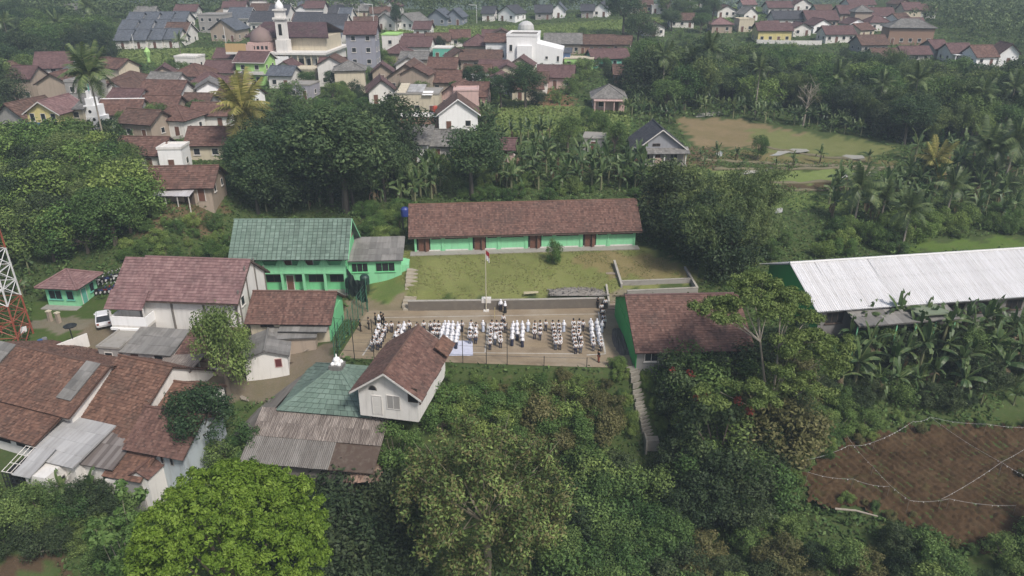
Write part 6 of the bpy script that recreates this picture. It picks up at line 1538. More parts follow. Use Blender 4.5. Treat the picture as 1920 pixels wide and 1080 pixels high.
def infill(poly, n, area, group, yaw0=-4):
    got = []; xs = [p[0] for p in poly]; ys = [p[1] for p in poly]; tr_ = 0
    while len(got) < n and tr_ < 400:
        tr_ += 1; x, y = min(xs) + RNG.random() * (max(xs) - min(xs)), min(ys) + RNG.random() * (max(ys) - min(ys))
        if not poly_mask(np.array([x]), np.array([y]), poly)[0]: continue
        p = G(x, y); fa = np.array(FOOT)
        if p[1] > 430 or np.any(np.hypot(fa[:, 0] - p[0], fa[:, 1] - p[1] - 3) < np.maximum(fa[:, 2], fa[:, 3]) + 4.2): continue
        got.append(p); foot((p[0] - 3.5, p[1], 0), 0, 7, 6)
    for p, wh in zip(got, where(got)):
        i_, j_ = int(RNG.integers(5)), int(RNG.integers(5)); L_ = 6 + 2.5 * RNG.random(); ya = R(yaw0 + 10 * RNG.standard_normal())
        two = RNG.random() < .25
        house('village_house', f'small {RC[i_][1]} roofed {WC[j_][1]} {"two storey " if two else ""}house in {area}, {wh}', 'house', p - np.array([math.cos(ya), math.sin(ya), 0]) * L_ / 2, ya, L_, 5.5 + 1.5 * RNG.random(), 5.4 if two else 2.9, 'gx' if RNG.random() < .55 else ('gy' if RNG.random() < .7 else 'hip'), 1.7 + .6 * RNG.random(), .5, .5, WC[j_][0], RC[i_][0], course=.42, col=.42, lift=.045, found=3.0, group=group)
_mq = G(520, 132); FOOT.append((_mq[0] + 1, _mq[1] + 9, 17, 13, 0))
infill([(205,158),(460,152),(700,150),(700,175),(480,185),(420,250),(205,255)], 16, 'the left village gaps', 'infill houses of the left village')
infill([(700,85),(1010,85),(1010,190),(890,240),(770,230),(700,190)], 14, 'the village centre gaps', 'infill houses of the village centre')
infill([(340,22),(740,22),(740,62),(560,66),(430,60)], 14, 'the far top village', 'infill houses of the far village')
infill([(1340,22),(1700,14),(1790,100),(1560,95),(1420,95)], 12, 'the right hillside gaps', 'infill houses of the right hillside', 5)
infill([(0,140),(140,170),(200,235),(60,225),(0,190)], 4, 'the far left village edge', 'infill houses of the far left edge')
# ------------------------------------------------------------------ leaves, trees, palms, bananas
L_DARK = leafy('dark leaves', (0.0319,0.0637,0.0273), (0.0592,0.1092,0.041), (0.1137,0.1775,0.0637))
L_MID = leafy('mid green leaves', (0.0504,0.1008,0.0272), (0.0966,0.1722,0.042), (0.1722,0.273,0.0714))
L_LITE = leafy('fresh green leaves', (0.0706,0.1372,0.0274), (0.1294,0.2195,0.047), (0.2255,0.3332,0.0883))
L_BRIGHT = leafy('bright mango leaves', (0.0736,0.1452,0.0086), (0.1325,0.2299,0.0144), (0.2085,0.3208,0.0361), hue=.01, vary=0.0)
L_OLIVET = leafy('olive tree leaves', (.088,.09,.034), (.15,.148,.053), (.24,.215,.09), hue=.0, vary=0.0)
L_GLOOM = leafy('gloomy leaves', (0.0261,0.0464,0.0203), (0.0493,0.0812,0.0319), (0.087,0.1276,0.0493))
L_OLIVE = leafy('olive brown leaves', (0.0889,0.0926,0.0344), (0.1505,0.1518,0.0535), (0.2395,0.2185,0.0918), hue=.03)
L_BAM = leafy('bamboo leaves', (0.0644,0.1046,0.0362), (0.1167,0.1711,0.0523), (0.2012,0.2516,0.0845), hue=.03)
L_BAN = leafy('banana leaves', (.04,.08,.024), (.07,.125,.038), (.15,.2,.075), hue=.05, rough=.45, spec=.4)
L_BAND = leafy('dry banana leaves', (.12,.085,.045), (.17,.12,.065), (.22,.17,.1))
L_PALM = leafy('palm leaflets', (0.0546,0.0966,0.0336), (0.0966,0.147,0.0504), (0.1786,0.2204,0.084), hue=.02, rough=.45, spec=.4)
L_YPALM = leafy('yellowing palm leaflets', (.13,.14,.03), (.22,.21,.055), (.36,.31,.1), hue=.0)
L_RED = leafy('red blossom', (.2,.03,.018), (.3,.05,.03), (.38,.1,.06), hue=.0)
L_COVER = leafy('undergrowth leaves', (0.0483,0.0926,0.0242), (0.0885,0.157,0.0403), (0.1711,0.2576,0.0725))
L_FAR = leafy('far wood leaves', (0.041,0.0774,0.0319), (0.0728,0.1252,0.0501), (0.1252,0.1934,0.0774))

def leaf_quads(pos, nrm, size, aspect=.5, droop=None, fold=.18):
    """rhombic leaves at pos facing nrm; returns vertices and quads"""
    n = len(pos)
    nrm = nrm / (np.linalg.norm(nrm, axis=1, keepdims=True) + 1e-9)
    t = RNG.standard_normal((n, 3))
    if droop is not None: t[:, 2] -= droop
    t -= (t * nrm).sum(1, keepdims=True) * nrm; t /= np.linalg.norm(t, axis=1, keepdims=True) + 1e-9
    b_ = np.cross(nrm, t)
    s_ = (size * (.6 + .8 * RNG.random(n)))[:, None]
    v0 = pos - t * s_ * .5; v2 = pos + t * s_ * .5 - nrm * s_ * fold
    v1 = pos + b_ * s_ * aspect * .5 + nrm * s_ * .06; v3 = pos - b_ * s_ * aspect * .5 + nrm * s_ * .06
    V = np.stack([v0, v1, v2, v3], 1).reshape(-1, 3)
    return V, np.arange(4 * n).reshape(-1, 4)
def sph(n, up=0.0):
    d = RNG.standard_normal((n, 3)); d /= np.linalg.norm(d, axis=1, keepdims=True)
    d[:, 2] += up; d /= np.linalg.norm(d, axis=1, keepdims=True)
    return d
def clump_crown(C, Rr, n, size, aspect=.5, up=.25, shell=.45, droop=None, tone=.22, flat=1.0):
    """leaves gathered round clump centres C with radii Rr"""
    C = np.array(C); Rr = np.array(Rr)
    w = Rr ** 2; k = RNG.choice(len(C), n, p=w / w.sum())
    d = sph(n, up)
    rad = Rr[k] * (1 - shell * RNG.random(n) ** 1.6) * (1 + .12 * RNG.standard_normal(n))
    dd = d * rad[:, None]; dd[:, 2] *= flat
    pos = C[k] + dd
    nrm = d + .55 * RNG.standard_normal((n, 3)) + np.array([0, 0, .35])
    V, Q = leaf_quads(pos, nrm, size, aspect, droop)
    ct = RNG.random(len(C))
    rnd = np.clip(.5 + tone * 2 * (ct[k] - .5) + .22 * RNG.standard_normal(n), 0, 1)
    return V, Q, rnd
def limbs(mb, base, tips, r0, bend=.15, seg=5, r1=.035, fork=.45):
    base = np.array(base, float)
    for t in tips:
        t = np.array(t, float); m = base + (t - base) * fork; m[2] = base[2] + (t[2] - base[2]) * (fork - .1)
        m += RNG.standard_normal(3) * bend
        mb.tube([base, m, t], [r0, r0 * .55, r1], seg, False)
def blob_centres(n, rx, rz, cz, rmin=.45, low=-.5):
    out = []
    while len(out) < n:
        d = sph(1)[0]
        if d[2] < low: continue
        f = rmin + (1 - rmin) * RNG.random() ** .5
        out.append((d[0] * rx * f, d[1] * rx * f, cz + d[2] * rz * f))
    return out
PROTO = {}
def broad(key, h, rx, rz, nblob, br, nleaf, size, lm, bark=None, tr=.28, aspect=.5, low=-.45, flowers=0, up=.25, shell=.5, droop=None, flat=1.0, rmin=.45, trunk_top=None):
    cz = h - rz
    C = blob_centres(nblob, rx, rz, cz, rmin, low)
    Rr = [br * (.7 + .6 * RNG.random()) for _ in C]
    V, Q, r = clump_crown(C, Rr, nleaf, size, aspect, up, shell, droop, flat=flat)
    cm_ = quads(key + '_crown', V, Q, r); cm_.materials.append(lm)
    mb = MB(); tt = trunk_top or max(h * .25, cz - rz * .6)
    lean = RNG.standard_normal(2) * .15
    mb.tube([(0, 0, -1.2), (lean[0] * .5, lean[1] * .5, tt * .5), (lean[0], lean[1], tt)], [tr * 1.25, tr, tr * .8], 7)
    limbs(mb, (lean[0], lean[1], tt * .92), [C[i] for i in range(0, len(C), max(1, len(C) // 12))], tr * .55)
    tm_ = mb.mesh(key + '_trunk'); tm_.materials.append(bark or BARK)
    fm_ = None
    if flowers:
        top = [c for c in C if c[2] > cz - rz * .1]
        pk = [top[RNG.integers(len(top))] for _ in range(7)]
        fc = [np.array(p) + sph(1, .8)[0] * br for p in pk]
        V, Q, r = clump_crown(fc, [.42] * len(fc), flowers, .3, .6, .5)
        fm_ = quads(key + '_flowers', V, Q, r); fm_.materials.append(L_RED)
    PROTO.setdefault(key.rstrip('0123456789'), []).append((cm_, tm_, fm_, h))
for i in range(3):
    broad(f'dark{i}', 11, 3.7, 3.6, 34, 1.35, 7000, .36, L_DARK, bark=BARK_D)
    broad(f'mid{i}', 8.5, 3.2, 3.3, 30, 1.2, 6400, .31, L_MID, low=-.8)
    broad(f'bush{i}', 4.2, 2.3, 2.0, 26, .85, 6200, .215, L_LITE, tr=.12, low=-.95, trunk_top=1.0)
    broad(f'dbush{i}', 4.6, 2.5, 2.2, 26, .9, 5600, .25, L_MID, tr=.12, low=-.95, trunk_top=1.0)
    broad(f'obush{i}', 4.0, 2.2, 1.9, 22, .8, 5200, .23, L_OLIVE, tr=.12, low=-.9, trunk_top=1.0)
    broad(f'gloom{i}', 6.0, 2.8, 2.8, 28, 1.05, 6500, .265, L_GLOOM, tr=.16, low=-.9, bark=BARK_D)
for i in range(2):
    broad(f'tulip{i}', 8.0, 2.9, 3.2, 30, 1.05, 4600, .33, L_DARK, bark=BARK, low=-.8, flowers=260)
    # bamboo thicket: arching plumes
    C, Rr = [], []
    mb = MB()
    for k in range(30):
        a = RNG.random() * 6.28; e = .8 + 2.6 * RNG.random(); hh = 6.5 + 4 * RNG.random()
        pts = []
        for j in range(7):
            f = j / 6; rr = .5 + e * f ** 2.2; z = hh * math.sin(f * 1.75) / math.sin(1.75) if f < 1 else hh * .98
            pts.append((rr * math.cos(a), rr * math.sin(a), z * (1 if f < .9 else .97)))
        mb.tube(pts, [.06, .06, .055, .05, .04, .03, .015], 4, False)
        for p in pts[2:]: C.append(p); Rr.append(.55 + .45 * RNG.random())
    V, Q, r = clump_crown(C, Rr, 6200, .46, .24, 0, .6, droop=1.4)
    a_ = quads('bamboo_crown', V, Q, r); a_.materials.append(L_BAM); b_ = mb.mesh('bamboo_culms'); b_.materials.append(L_BAM)
    PROTO.setdefault('bamboo', []).append((a_, b_, None, 10))
def place(kind, p, h, label, cat='tree', name=None, group=None, rz=None, var=None, wide=1.0, lean=0.0):
    V_ = PROTO[kind]; cm_, tm_, fm_, h0 = V_[int(RNG.integers(len(V_))) if var is None else var]
    nm = name or {'bush': 'shrub', 'dbush': 'shrub', 'obush': 'shrub', 'gloom': 'bushy_tree', 'bamboo': 'bamboo_clump', 'banana': 'banana_plant', 'palm': 'coconut_palm'}.get(kind, 'tree')
    s_ = h / h0
    t = thing(nm, label, cat, p, RNG.random() * 6.28 if rz is None else rz, group)
    t.scale = (s_ * wide, s_ * wide, s_); t.rotation_euler.x = lean
    for n_, m_ in (('crown', cm_), ('trunk', tm_), ('blossom', fm_)):
        if m_ is None: continue
        o = bpy.data.objects.new(n_, m_); COL.objects.link(o); o.parent = t
    return t
# ---- palms: fronds are parts of their own
def frond_mesh(key, Lf, droop, nl, lw, ll, mat):
    mb = MB(); V_, F_ = [], []
    pts = []
    for i in range(12):
        f = i / 11; a = droop * f * f
        pts.append(np.array([Lf * f * (1 - .22 * f * abs(droop)), 0, Lf * (.42 * f - droop * .75 * f * f)]))
    mb.tube(pts, [.05 - .04 * i / 11 for i in range(12)], 4, False, .9)
    for i in range(nl):
        f = .12 + .88 * i / (nl - 1); k = f * 11; j = min(int(k), 10); p = pts[j] + (pts[j + 1] - pts[j]) * (k - j)
        d = nv(pts[j + 1] - pts[j]); l_ = ll * (math.sin(math.pi * (.15 + .8 * f)) * .85 + .2)
        for sd in (-1, 1):
            out = nv(np.array([d[0] * .55, sd * .9, -.35 - .35 * RNG.random()])); w_ = d * lw
            q_ = p + out * l_; q_[2] -= .12 * l_
            mb.add([p - w_, p + w_, q_ + w_ * .2, q_ - w_ * .2], [(0, 1, 2, 3)], float(np.clip(.5 + .25 * RNG.standard_normal(), 0, 1)))
    m = mb.mesh(key); m.materials.append(mat); return m
FR = {n: [frond_mesh('frond', 3.6, dr, 24, .075, 1.0, m_) for dr in (.25, .7, 1.15)] for n, m_ in (('g', L_PALM), ('y', L_YPALM))}
ptr = {}
def palm(p, h, label, nf=18, col='g', size=1.0, group=None, bend=.6, name='coconut_palm'):
    t = thing(name, label, 'palm', p, RNG.random() * 6.28, group)
    b_ = bend * (RNG.random() - .3)
    mb = MB(); mb.tube([(0, 0, -.8), (b_ * .3, 0, h * .35), (b_ * .9, 0, h * .75), (b_, 0, h)], [.22, .15, .13, .12], 7)
    mb.build('trunk', BARK_P, t)
    for i in range(nf):
        f = i / nf
        me_ = FR[col][0 if f < .3 else (1 if f < .7 else 2)]
        o = bpy.data.objects.new('frond', me_); COL.objects.link(o); o.parent = t
        o.location = (b_, 0, h - .05 + .12 * (1 - f)); o.rotation_euler = (.2 * RNG.standard_normal(), R(-62 + 88 * f) + .1 * RNG.standard_normal(), i * 2.4 + .2 * RNG.standard_normal())
        s_ = size * (.85 + .3 * RNG.random()); o.scale = (s_, s_, s_)
    return t
# ---- banana plants: each big leaf is a part of its own
def banana_leaf(Ll, w, droop, torn):
    V_, F_, rr = [], [], []
    n = 9
    for i in range(n + 1):
        f = i / n; ww = w * (math.sin(math.pi * min(1, .08 + f * .92)) ** .6) * (1 if f < .97 else .2)
        x = Ll * (f - .2 * droop * f * f); z = Ll * (.55 * f - droop * .8 * f ** 2.1)
        if f < .1: ww *= .35
        V_ += [(x, -ww / 2, z - .16 * ww), (x, 0, z), (x, ww / 2, z - .16 * ww)]
    for i in range(n):
        a = 3 * i
        for s_ in (0, 1):
            if torn and RNG.random() < .18 and i > 2: continue
            F_.append((a + s_, a + s_ + 1, a + s_ + 4, a + s_ + 3)); rr.append(float(np.clip(.5 + .2 * RNG.standard_normal(), 0, 1)))
    mb = MB(); mb.add(V_, F_, rr); mb.tube([V_[3 * i + 1] for i in range(n + 1)], [.035 - .003 * i for i in range(n + 1)], 4, False, 1.0)
    return mb.mesh('leaf')
BL = [banana_leaf(2.3, .55, .4, 1), banana_leaf(2.4, .52, .9, 1), banana_leaf(2.2, .48, 1.35, 1)]
for m_ in BL: m_.materials.append(L_BAN)
DRYL = banana_leaf(1.8, .4, 1.6, 1); DRYL.materials.append(L_BAND)
STEM = MB().tube([(0, 0, -.6), (0, 0, 1.2), (.05, 0, 2.2)], [.16, .13, .09], 7).mesh('stem'); STEM.materials.append(paint('banana stem', (.16,.17,.08), amt=.6))
def banana(p, h, label, nl=8, group=None):
    t = thing('banana_plant', label, 'banana plant', p, RNG.random() * 6.28, group)
    s_ = h / 4.0; t.scale = (s_, s_, s_)
    o = bpy.data.objects.new('stem', STEM); COL.objects.link(o); o.parent = t
    for i in range(nl):
        f = i / nl
        o = bpy.data.objects.new('leaf', BL[0 if f < .3 else (1 if f < .7 else 2)]); COL.objects.link(o); o.parent = t
        o.location = (.05, 0, 2.15); o.rotation_euler = (.25 * RNG.standard_normal(), R(-62 + 84 * f) + .18 * RNG.standard_normal(), i * 2.4 + .5 * RNG.standard_normal())
        k = .85 + .35 * RNG.random(); o.scale = (k, k, k)
    for i in range(int(RNG.integers(0, 3))):
        o = bpy.data.objects.new('dry_leaf', DRYL); COL.objects.link(o); o.parent = t; o.location = (.05, 0, 1.9); o.rotation_euler = (0, R(35), RNG.random() * 6.28)
    return t
# far bananas in one crown mesh each
V_, F_, r_ = [], [], []
for v in range(2):
    mb = MB()
    for s_i in range(3):
        ox, oy = RNG.standard_normal(2) * .7
        for i in range(8):
            m_ = BL[(i * 3) % 3 if i < 3 else (1 if i < 6 else 2)]
            mm = Matrix.Translation((ox, oy, 2.0 + .4 * RNG.random())) @ Matrix.Rotation(i * 2.4 + RNG.random(), 4, 'Z') @ Matrix.Rotation(R(-52 + 8 * i), 4, 'Y')
            mb.add([mm @ vv.co for vv in m_.vertices], [tuple(pp.vertices) for pp in m_.polygons], float(np.clip(.5 + .3 * RNG.standard_normal(), 0, 1)))
    a_ = mb.mesh('banana_crown'); a_.materials.append(L_BAN)
    PROTO.setdefault('banana', []).append((a_, STEM, None, 4.0))

# ------------------------------------------------------------------ where plants may not stand
OPEN = [[(632,672),(690,575),(1165,570),(1195,700),(1080,692),(900,688)], [(690,470),(1205,458),(1330,530),(1180,560),(765,575),(690,600),(640,600)],
        [(1495,905),(1515,872),(1570,842),(1660,808),(1760,796),(1990,800),(1990,960),(1925,1035),(1800,1022),(1720,988),(1530,942)],
        [(60,560),(260,560),(260,660),(60,660)], [(170,620),(620,620),(640,700),(440,760),(250,700)], [(1262,220),(1400,224),(1640,262),(1690,290),(1480,292),(1290,276)],
        [(930,198),(1180,204),(1182,258),(930,264)], [(205,96),(445,90),(440,120),(205,124)], [(725,46),(1180,36),(1182,64),(960,74),(725,76)], [(1330,316),(1660,308),(1700,346),(1340,354)],
        [(1160,668),(1210,668),(1250,822),(1195,822)], [(1335,12),(1425,12),(1425,36),(1335,36)], [(1180,33),(1262,33),(1262,54),(1180,54)], [(1430,276),(1650,280),(1650,305),(1430,300)], [(1720,448),(1960,440),(1960,466),(1720,474)]]
OPEN_W = [[G(*q) for q in po] for po in OPEN]
FA = np.array(FOOT)
def clear(x, y, margin=.8):
    dx, dy = x - FA[:, 0], y - FA[:, 1]
    u = dx * np.cos(FA[:, 4]) + dy * np.sin(FA[:, 4]); v = -dx * np.sin(FA[:, 4]) + dy * np.cos(FA[:, 4])
    if np.any((np.abs(u) < FA[:, 2] + margin) & (np.abs(v) < FA[:, 3] + margin)): return False
    X, Y = np.array([x]), np.array([y])
    return not any(poly_mask(X, Y, po)[0] for po in OPEN_W)
foot((pc[0] - 8, pc[1] - 8, 0), 0, 1, 1)
for (x, y, a, b2) in ((-18.6, 63.5, 6.5, 7.5),): FOOT.append((x, y, a, b2, 0))
c_ = G(520, 125); FOOT.append((c_[0], c_[1] + 8, 16, 14, 0))
FOOT.append((-29, 95, 8.5, 5, 0)); FOOT.append((-44, 83, 3, 6, 0))
FA = np.array(FOOT)
def scatter(poly, n, margin, mind):
    xs = [p[0] for p in poly]; ys = [p[1] for p in poly]; out = []; tries = 0
    while len(out) < n and tries < n * 14:
        tries += 1
        x, y = min(xs) + RNG.random() * (max(xs) - min(xs)), min(ys) + RNG.random() * (max(ys) - min(ys))
        if not poly_mask(np.array([x]), np.array([y]), poly)[0]: continue
        p = G(x, y)
        if not clear(p[0], p[1], margin): continue
        if any((p[0] - q[0]) ** 2 + (p[1] - q[1]) ** 2 < mind * mind for q in out): continue
        out.append(p)
    return out
# ------------------------------------------------------------------ groves, area by area
ADJ = {'dark': 'dark round', 'mid': 'mid green', 'bush': 'fresh green', 'dbush': 'deep green', 'obush': 'olive brown', 'gloom': 'gloomy dense', 'bamboo': 'feathery bamboo-like', 'banana': ''}
FARW = []
def grove(poly, n, kinds, hr, label, group, margin=1.2, mind=2.2, wide=(1.0, 1.3), cat='tree', stuff=False):
    ps = [p for p in scatter(poly, n, margin, mind) if p[1] < 520]
    for p, wh in zip(ps, where(ps)):
        kd = kinds[int(RNG.integers(len(kinds)))]; h_ = hr[0] + (hr[1] - hr[0]) * RNG.random(); wd_ = wide[0] + (wide[1] - wide[0]) * RNG.random()
        if stuff: FARW.append((p, h_)); continue
        lb = ADJ[kd] + ' ' + re_first(re_first(label)) + ', ' + wh
        place(kd, p, h_, lb, cat, group=group, wide=wd_)
def re_first(label):
    w = label.split()
    return ' '.join(w[1:]) if w[0] in ('leafy', 'dark', 'green', 'dusky', 'low', 'fresh', 'hazy', 'small') else label
grove([(-30,300),(200,300),(258,335),(262,400),(232,470),(180,488),(60,505),(-30,505)], 80, ['mid','bush','bamboo','dbush','gloom'], (4.5, 8.0), 'leafy tree on the steep bank left of the green school', 'trees on the left bank', mind=2.0)
grove([(262,405),(430,430),(432,492),(240,492),(235,470)], 24, ['bush','bush','dbush'], (1.0, 2.2), 'low shrub on the open bank behind the white hall', 'shrubs on the open bank behind the hall', .4, 1.3, cat='shrub')
grove([(500,300),(560,280),(740,310),(740,385),(640,400),(420,415)], 20, ['dark','gloom','dark'], (7, 12), 'dark tree in the grove behind the green school', 'dark grove behind the green school', mind=3.0)
grove([(560,160),(700,180),(745,230),(700,300),(560,280),(520,230)], 22, ['mid','dbush','dark'], (3.2, 5.5), 'green tree on the slope below the tall grey block', 'trees below the village centre', mind=2.6)
grove([(690,392),(760,385),(770,440),(700,470),(672,430)], 14, ['bush','dbush'], (1.4, 2.6), 'low shrub between green school and long classroom', 'shrubs between the two schools', .5, 1.2, cat='shrub')
grove([(760,345),(1200,335),(1205,372),(760,382)], 22, ['dbush','bush'], (1.2, 2.6), 'leafy shrub on the bank right behind the long red roof', 'shrubs behind the long classroom block', .8, 1.5, cat='shrub')
grove([(1235,430),(1420,430),(1445,515),(1330,530),(1262,515)], 15, ['bamboo','bamboo','gloom'], (7.5, 10.5), 'dusky thicket right of the long classroom block', 'bamboo thicket right of the lawn', mind=2.6)
grove([(1200,330),(1440,352),(1430,430),(1230,420)], 22, ['dbush','obush','bush'], (1.6, 3.2), 'leafy tree on the bank above the bamboo thicket', 'trees above the bamboo thicket', mind=2.0)
WOOD = [(1190,150),(1330,148),(1420,150),(1600,170),(1780,188),(1930,192),(1930,275),(1720,280),(1620,248),(1450,205),(1340,205),(1250,218),(1200,200)]
grove(WOOD, 165, ['dark','mid','mid','gloom','bamboo'], (6, 11.5), 'dusky tree in the wood below the right hillside houses', 'wood below the right hillside houses', mind=3.2)
grove([(1200,70),(1340,75),(1400,100),(1600,118),(1780,140),(1920,138),(1930,185),(1600,160),(1400,145),(1200,150)], 46, ['dbush','mid','gloom'], (3, 5.2), 'small tree below the hillside house row', 'small trees below the hillside houses', mind=2.8)
grove([(1250,20),(1340,20),(1340,70),(1250,60)], 12, ['dark','mid'], (6, 9), 'tree in the grove left of the hillside houses', 'grove left of the hillside houses', mind=4)
grove([(1560,0),(1920,0),(1930,118),(1760,60),(1690,30),(1560,12)], 50, ['dark','mid','gloom'], (7, 11), 'hazy tree on the slope behind the right hillside houses', 'slope behind the right hillside houses', stuff=True, mind=4.5)
grove([(1420,470),(1560,430),(1930,400),(1930,455),(1700,462),(1690,478),(1450,485)], 30, ['bush','dbush'], (1.6, 3.4), 'leafy shrub on the bank behind the white warehouse roof', 'shrubs behind the white warehouse', mind=1.8, cat='shrub')
grove([(1640,290),(1930,285),(1930,420),(1620,410)], 22, ['dbush','gloom'], (2.0, 4.0), 'leafy tree among palms right of the flooded paddies', 'trees among palms right of the paddies', mind=2.2)
grove([(-20,55),(75,55),(205,80),(205,118),(140,120),(95,105),(70,205),(-20,205)], 60, ['dark','mid','gloom'], (6.5, 10.5), 'dusky tree in the wood at upper left', 'wood at upper left', mind=3.4)
grove([(-20,25),(640,12),(700,30),(640,40),(380,28),(200,50),(-20,58)], 70, ['dark','mid'], (7, 11), 'hazy tree in the wood behind the estate', 'wood behind the estate', stuff=True, mind=5)
grove([(640,18),(1180,12),(1180,24),(900,26),(640,40)], 60, ['dark','mid'], (7, 10), 'hazy tree in the wood behind the far white gables', 'wood behind the far white gables', stuff=True, mind=5)
grove([(200,125),(480,130),(480,240),(300,250),(200,265)], 22, ['dbush','mid'], (2.5, 4.5), 'small garden tree between the left village houses', 'garden trees in the left village', 1.2, 3)
grove([(640,85),(1180,70),(1180,200),(940,200),(640,200)], 42, ['dbush','mid','gloom'], (2.5, 5), 'small garden tree among the central village houses', 'garden trees in the village centre', 1.0, 3)
grove([(-20,250),(220,262),(220,300),(-20,300)], 18, ['bush','dbush'], (1.4, 2.6), 'leafy shrub below the left village house row', 'shrubs below the left village row', 1.0, 1.8, cat='shrub')
grove([(735,300),(930,306),(930,338),(735,340)], 10, ['dbush','bush'], (2, 3.4), 'shrub below the grey roofed village houses', 'shrubs below the grey roofs', 1.0, 2, cat='shrub')
# foreground slope below the court
grove([(795,706),(900,708),(1150,712),(1150,740),(800,740)], 22, ['bush','obush'], (.9, 1.5), 'low shrub along the front edge of the court', 'low shrubs at the court edge', .2, 1.4, cat='shrub')
grove([(795,745),(900,748),(1140,750),(1150,800),(1090,870),(900,830),(800,810)], 40, ['bush','bush','dbush','obush'], (2.4, 3.8), 'fresh shrub on the slope below the court', 'shrubs on the slope below the court', .6, 1.5, cat='shrub')
grove([(1255,700),(1300,680),(1400,690),(1490,760),(1480,830),(1420,900),(1420,980),(1300,1000),(1260,900)], 42, ['gloom','gloom','dbush','obush'], (4.0, 6.5), 'dark leafy tree on the slope right of the weedy stairs', 'dark trees right of the weedy stairs', .6, 2.0)
grove([(1060,880),(1130,900),(1290,985),(1290,1160),(1040,1160)], 26, ['gloom','dbush','mid'], (4, 6), 'dark tree at the bottom centre right of olive tree', 'dark trees at bottom centre', .6, 2.2)
grove([(1290,1010),(1470,990),(1600,1005),(1700,1035),(1850,1095),(1950,1090),(1950,1200),(1290,1200)], 34, ['gloom','dbush','obush'], (2.0, 3.2), 'dark shrub below the ploughed field', 'dark shrubs below the ploughed field', .5, 1.8)
grove([(560,915),(735,900),(760,1000),(740,1200),(560,1200)], 22, ['gloom','dark','gloom'], (6, 9), 'dark tree between the bright green tree and olive tree', 'dark trees beside the bright green tree', .6, 2.4)
grove([(-20,962),(120,955),(240,945),(270,1010),(260,1090),(140,1060),(-20,1030)], 24, ['dbush','gloom','dbush'], (2.0, 3.6), 'dark shrub at the lower left corner', 'shrubs at the lower left corner', .5, 1.3, cat='shrub')
grove([(1480,640),(1920,655),(1930,760),(1700,770),(1560,775),(1500,720)], 30, ['gloom','gloom','dbush'], (1.8, 3.6), 'dark undergrowth shrub below the banana plants', 'shrubs below the banana plants', .5, 1.6, cat='shrub')
grove([(1880,1000),(1960,980),(1960,1080),(1850,1060)], 6, ['dbush'], (2.5, 3.5), 'shrub at the lower right corner of ploughed field', 'shrubs at the lower right corner', .2, 1.5, cat='shrub')
grove([(1440,790),(1560,770),(1700,780),(1600,820),(1510,870),(1480,860)], 12, ['bush','dbush'], (1.4, 2.4), 'low shrub along the left edge of the ploughed field', 'shrubs on the field edge', .1, 1.3, cat='shrub')

grove([(590,900),(735,884),(760,960),(600,970)], 24, ['gloom','dbush'], (2.5, 4.5), 'dark shrub below the rubble heap', 'dark shrubs below the rubble heap', .1, 1.5, cat='shrub')
for i in range(26):          # weeds crowding the stairs
    f = (i + .5) / 26; q_ = pa_ + d_ * f; sd = (-1 if i % 2 else 1) * (1.25 + .7 * RNG.random()); q_ = q_ + np.array([sd, .2 * RNG.standard_normal(), 0]); q_[2] = tz(q_[0], q_[1])
    place('bush' if i % 3 else 'dbush', q_, .8 + .7 * RNG.random(), f'small weedy shrub {"left" if i % 2 else "right"} of the weedy stairs, {["lower", "middle", "upper"][min(2, int(f * 3))]} part', 'weed', name='weed_clump', group='weeds beside the stairs')
grove([(430,880),(560,905),(740,892),(770,940),(560,960)], 14, ['dbush','gloom','bush'], (1.6, 3.2), 'leafy shrub below the skirt roof of prayer hall', 'shrubs below the skirt roof', .2, 1.3, cat='shrub')
edge = [P(x, y, FZ) for x, y in fpx[:7] + fpx[9:]]      # weeds on the ragged field edge
for i in range(44):
    e0, e1 = edge[i % (len(edge) - 1)], edge[i % (len(edge) - 1) + 1]; q_ = e0 + (e1 - e0) * RNG.random() + np.array([RNG.standard_normal() * .5, RNG.standard_normal() * .5, 0]); q_[2] = tz(q_[0], q_[1])
    if not (np.linalg.norm(e1 - e0) < 30): continue
    place(['bush', 'dbush', 'obush'][i % 3], q_, .5 + .7 * RNG.random(), f'{["fresh green", "deep green", "olive brown"][i % 3]} weed tuft on the edge of the ploughed field', 'weed', name='weed_clump', group='weeds on the ploughed field edge')
# ---- bananas
def bananas(poly, n, hr, label, group, margin=.6, mind=1.5, far=False):
    ps = scatter(poly, n, margin, mind)
    for p, wh in zip(ps, where(ps)):
        h_ = hr[0] + (hr[1] - hr[0]) * RNG.random()
        if far: place('banana', p, h_, label + ', ' + wh, 'banana plant', group=group)
        else: banana(p, h_, label + ', ' + wh, int(RNG.integers(6, 10)), group)
bananas([(690,335),(830,340),(830,380),(690,392)], 24, (4.2, 5.6), 'banana plant on the bank left behind the long classroom block', 'bananas behind the left of the long classroom block')
bananas([(930,300),(1205,305),(1205,366),(930,366)], 44, (4.2, 5.8), 'banana plant on the bank behind the long classroom block', 'bananas behind the long classroom block', mind=1.9)
bananas([(480,360),(620,360),(620,400),(480,402)], 10, (3, 4.2), 'banana plant at foot of the dark grove', 'bananas at foot of the dark grove')
bananas([(1545,360),(1720,350),(1900,380),(1900,420),(1560,425)], 40, (4.2, 6.0), 'banana plant on the terraces behind the warehouse', 'bananas behind the warehouse', mind=2.2)
bananas([(1700,300),(1920,290),(1920,350),(1700,350)], 22, (4.2, 6), 'banana plant right of the flooded paddies', 'bananas right of the paddies', mind=2.4)
bananas([(1575,660),(1700,655),(1920,645),(1930,745),(1720,755),(1570,740)], 56, (3.8, 5.8), 'large banana plant in the grove in front of warehouse', 'banana grove in front of the warehouse', mind=1.9)
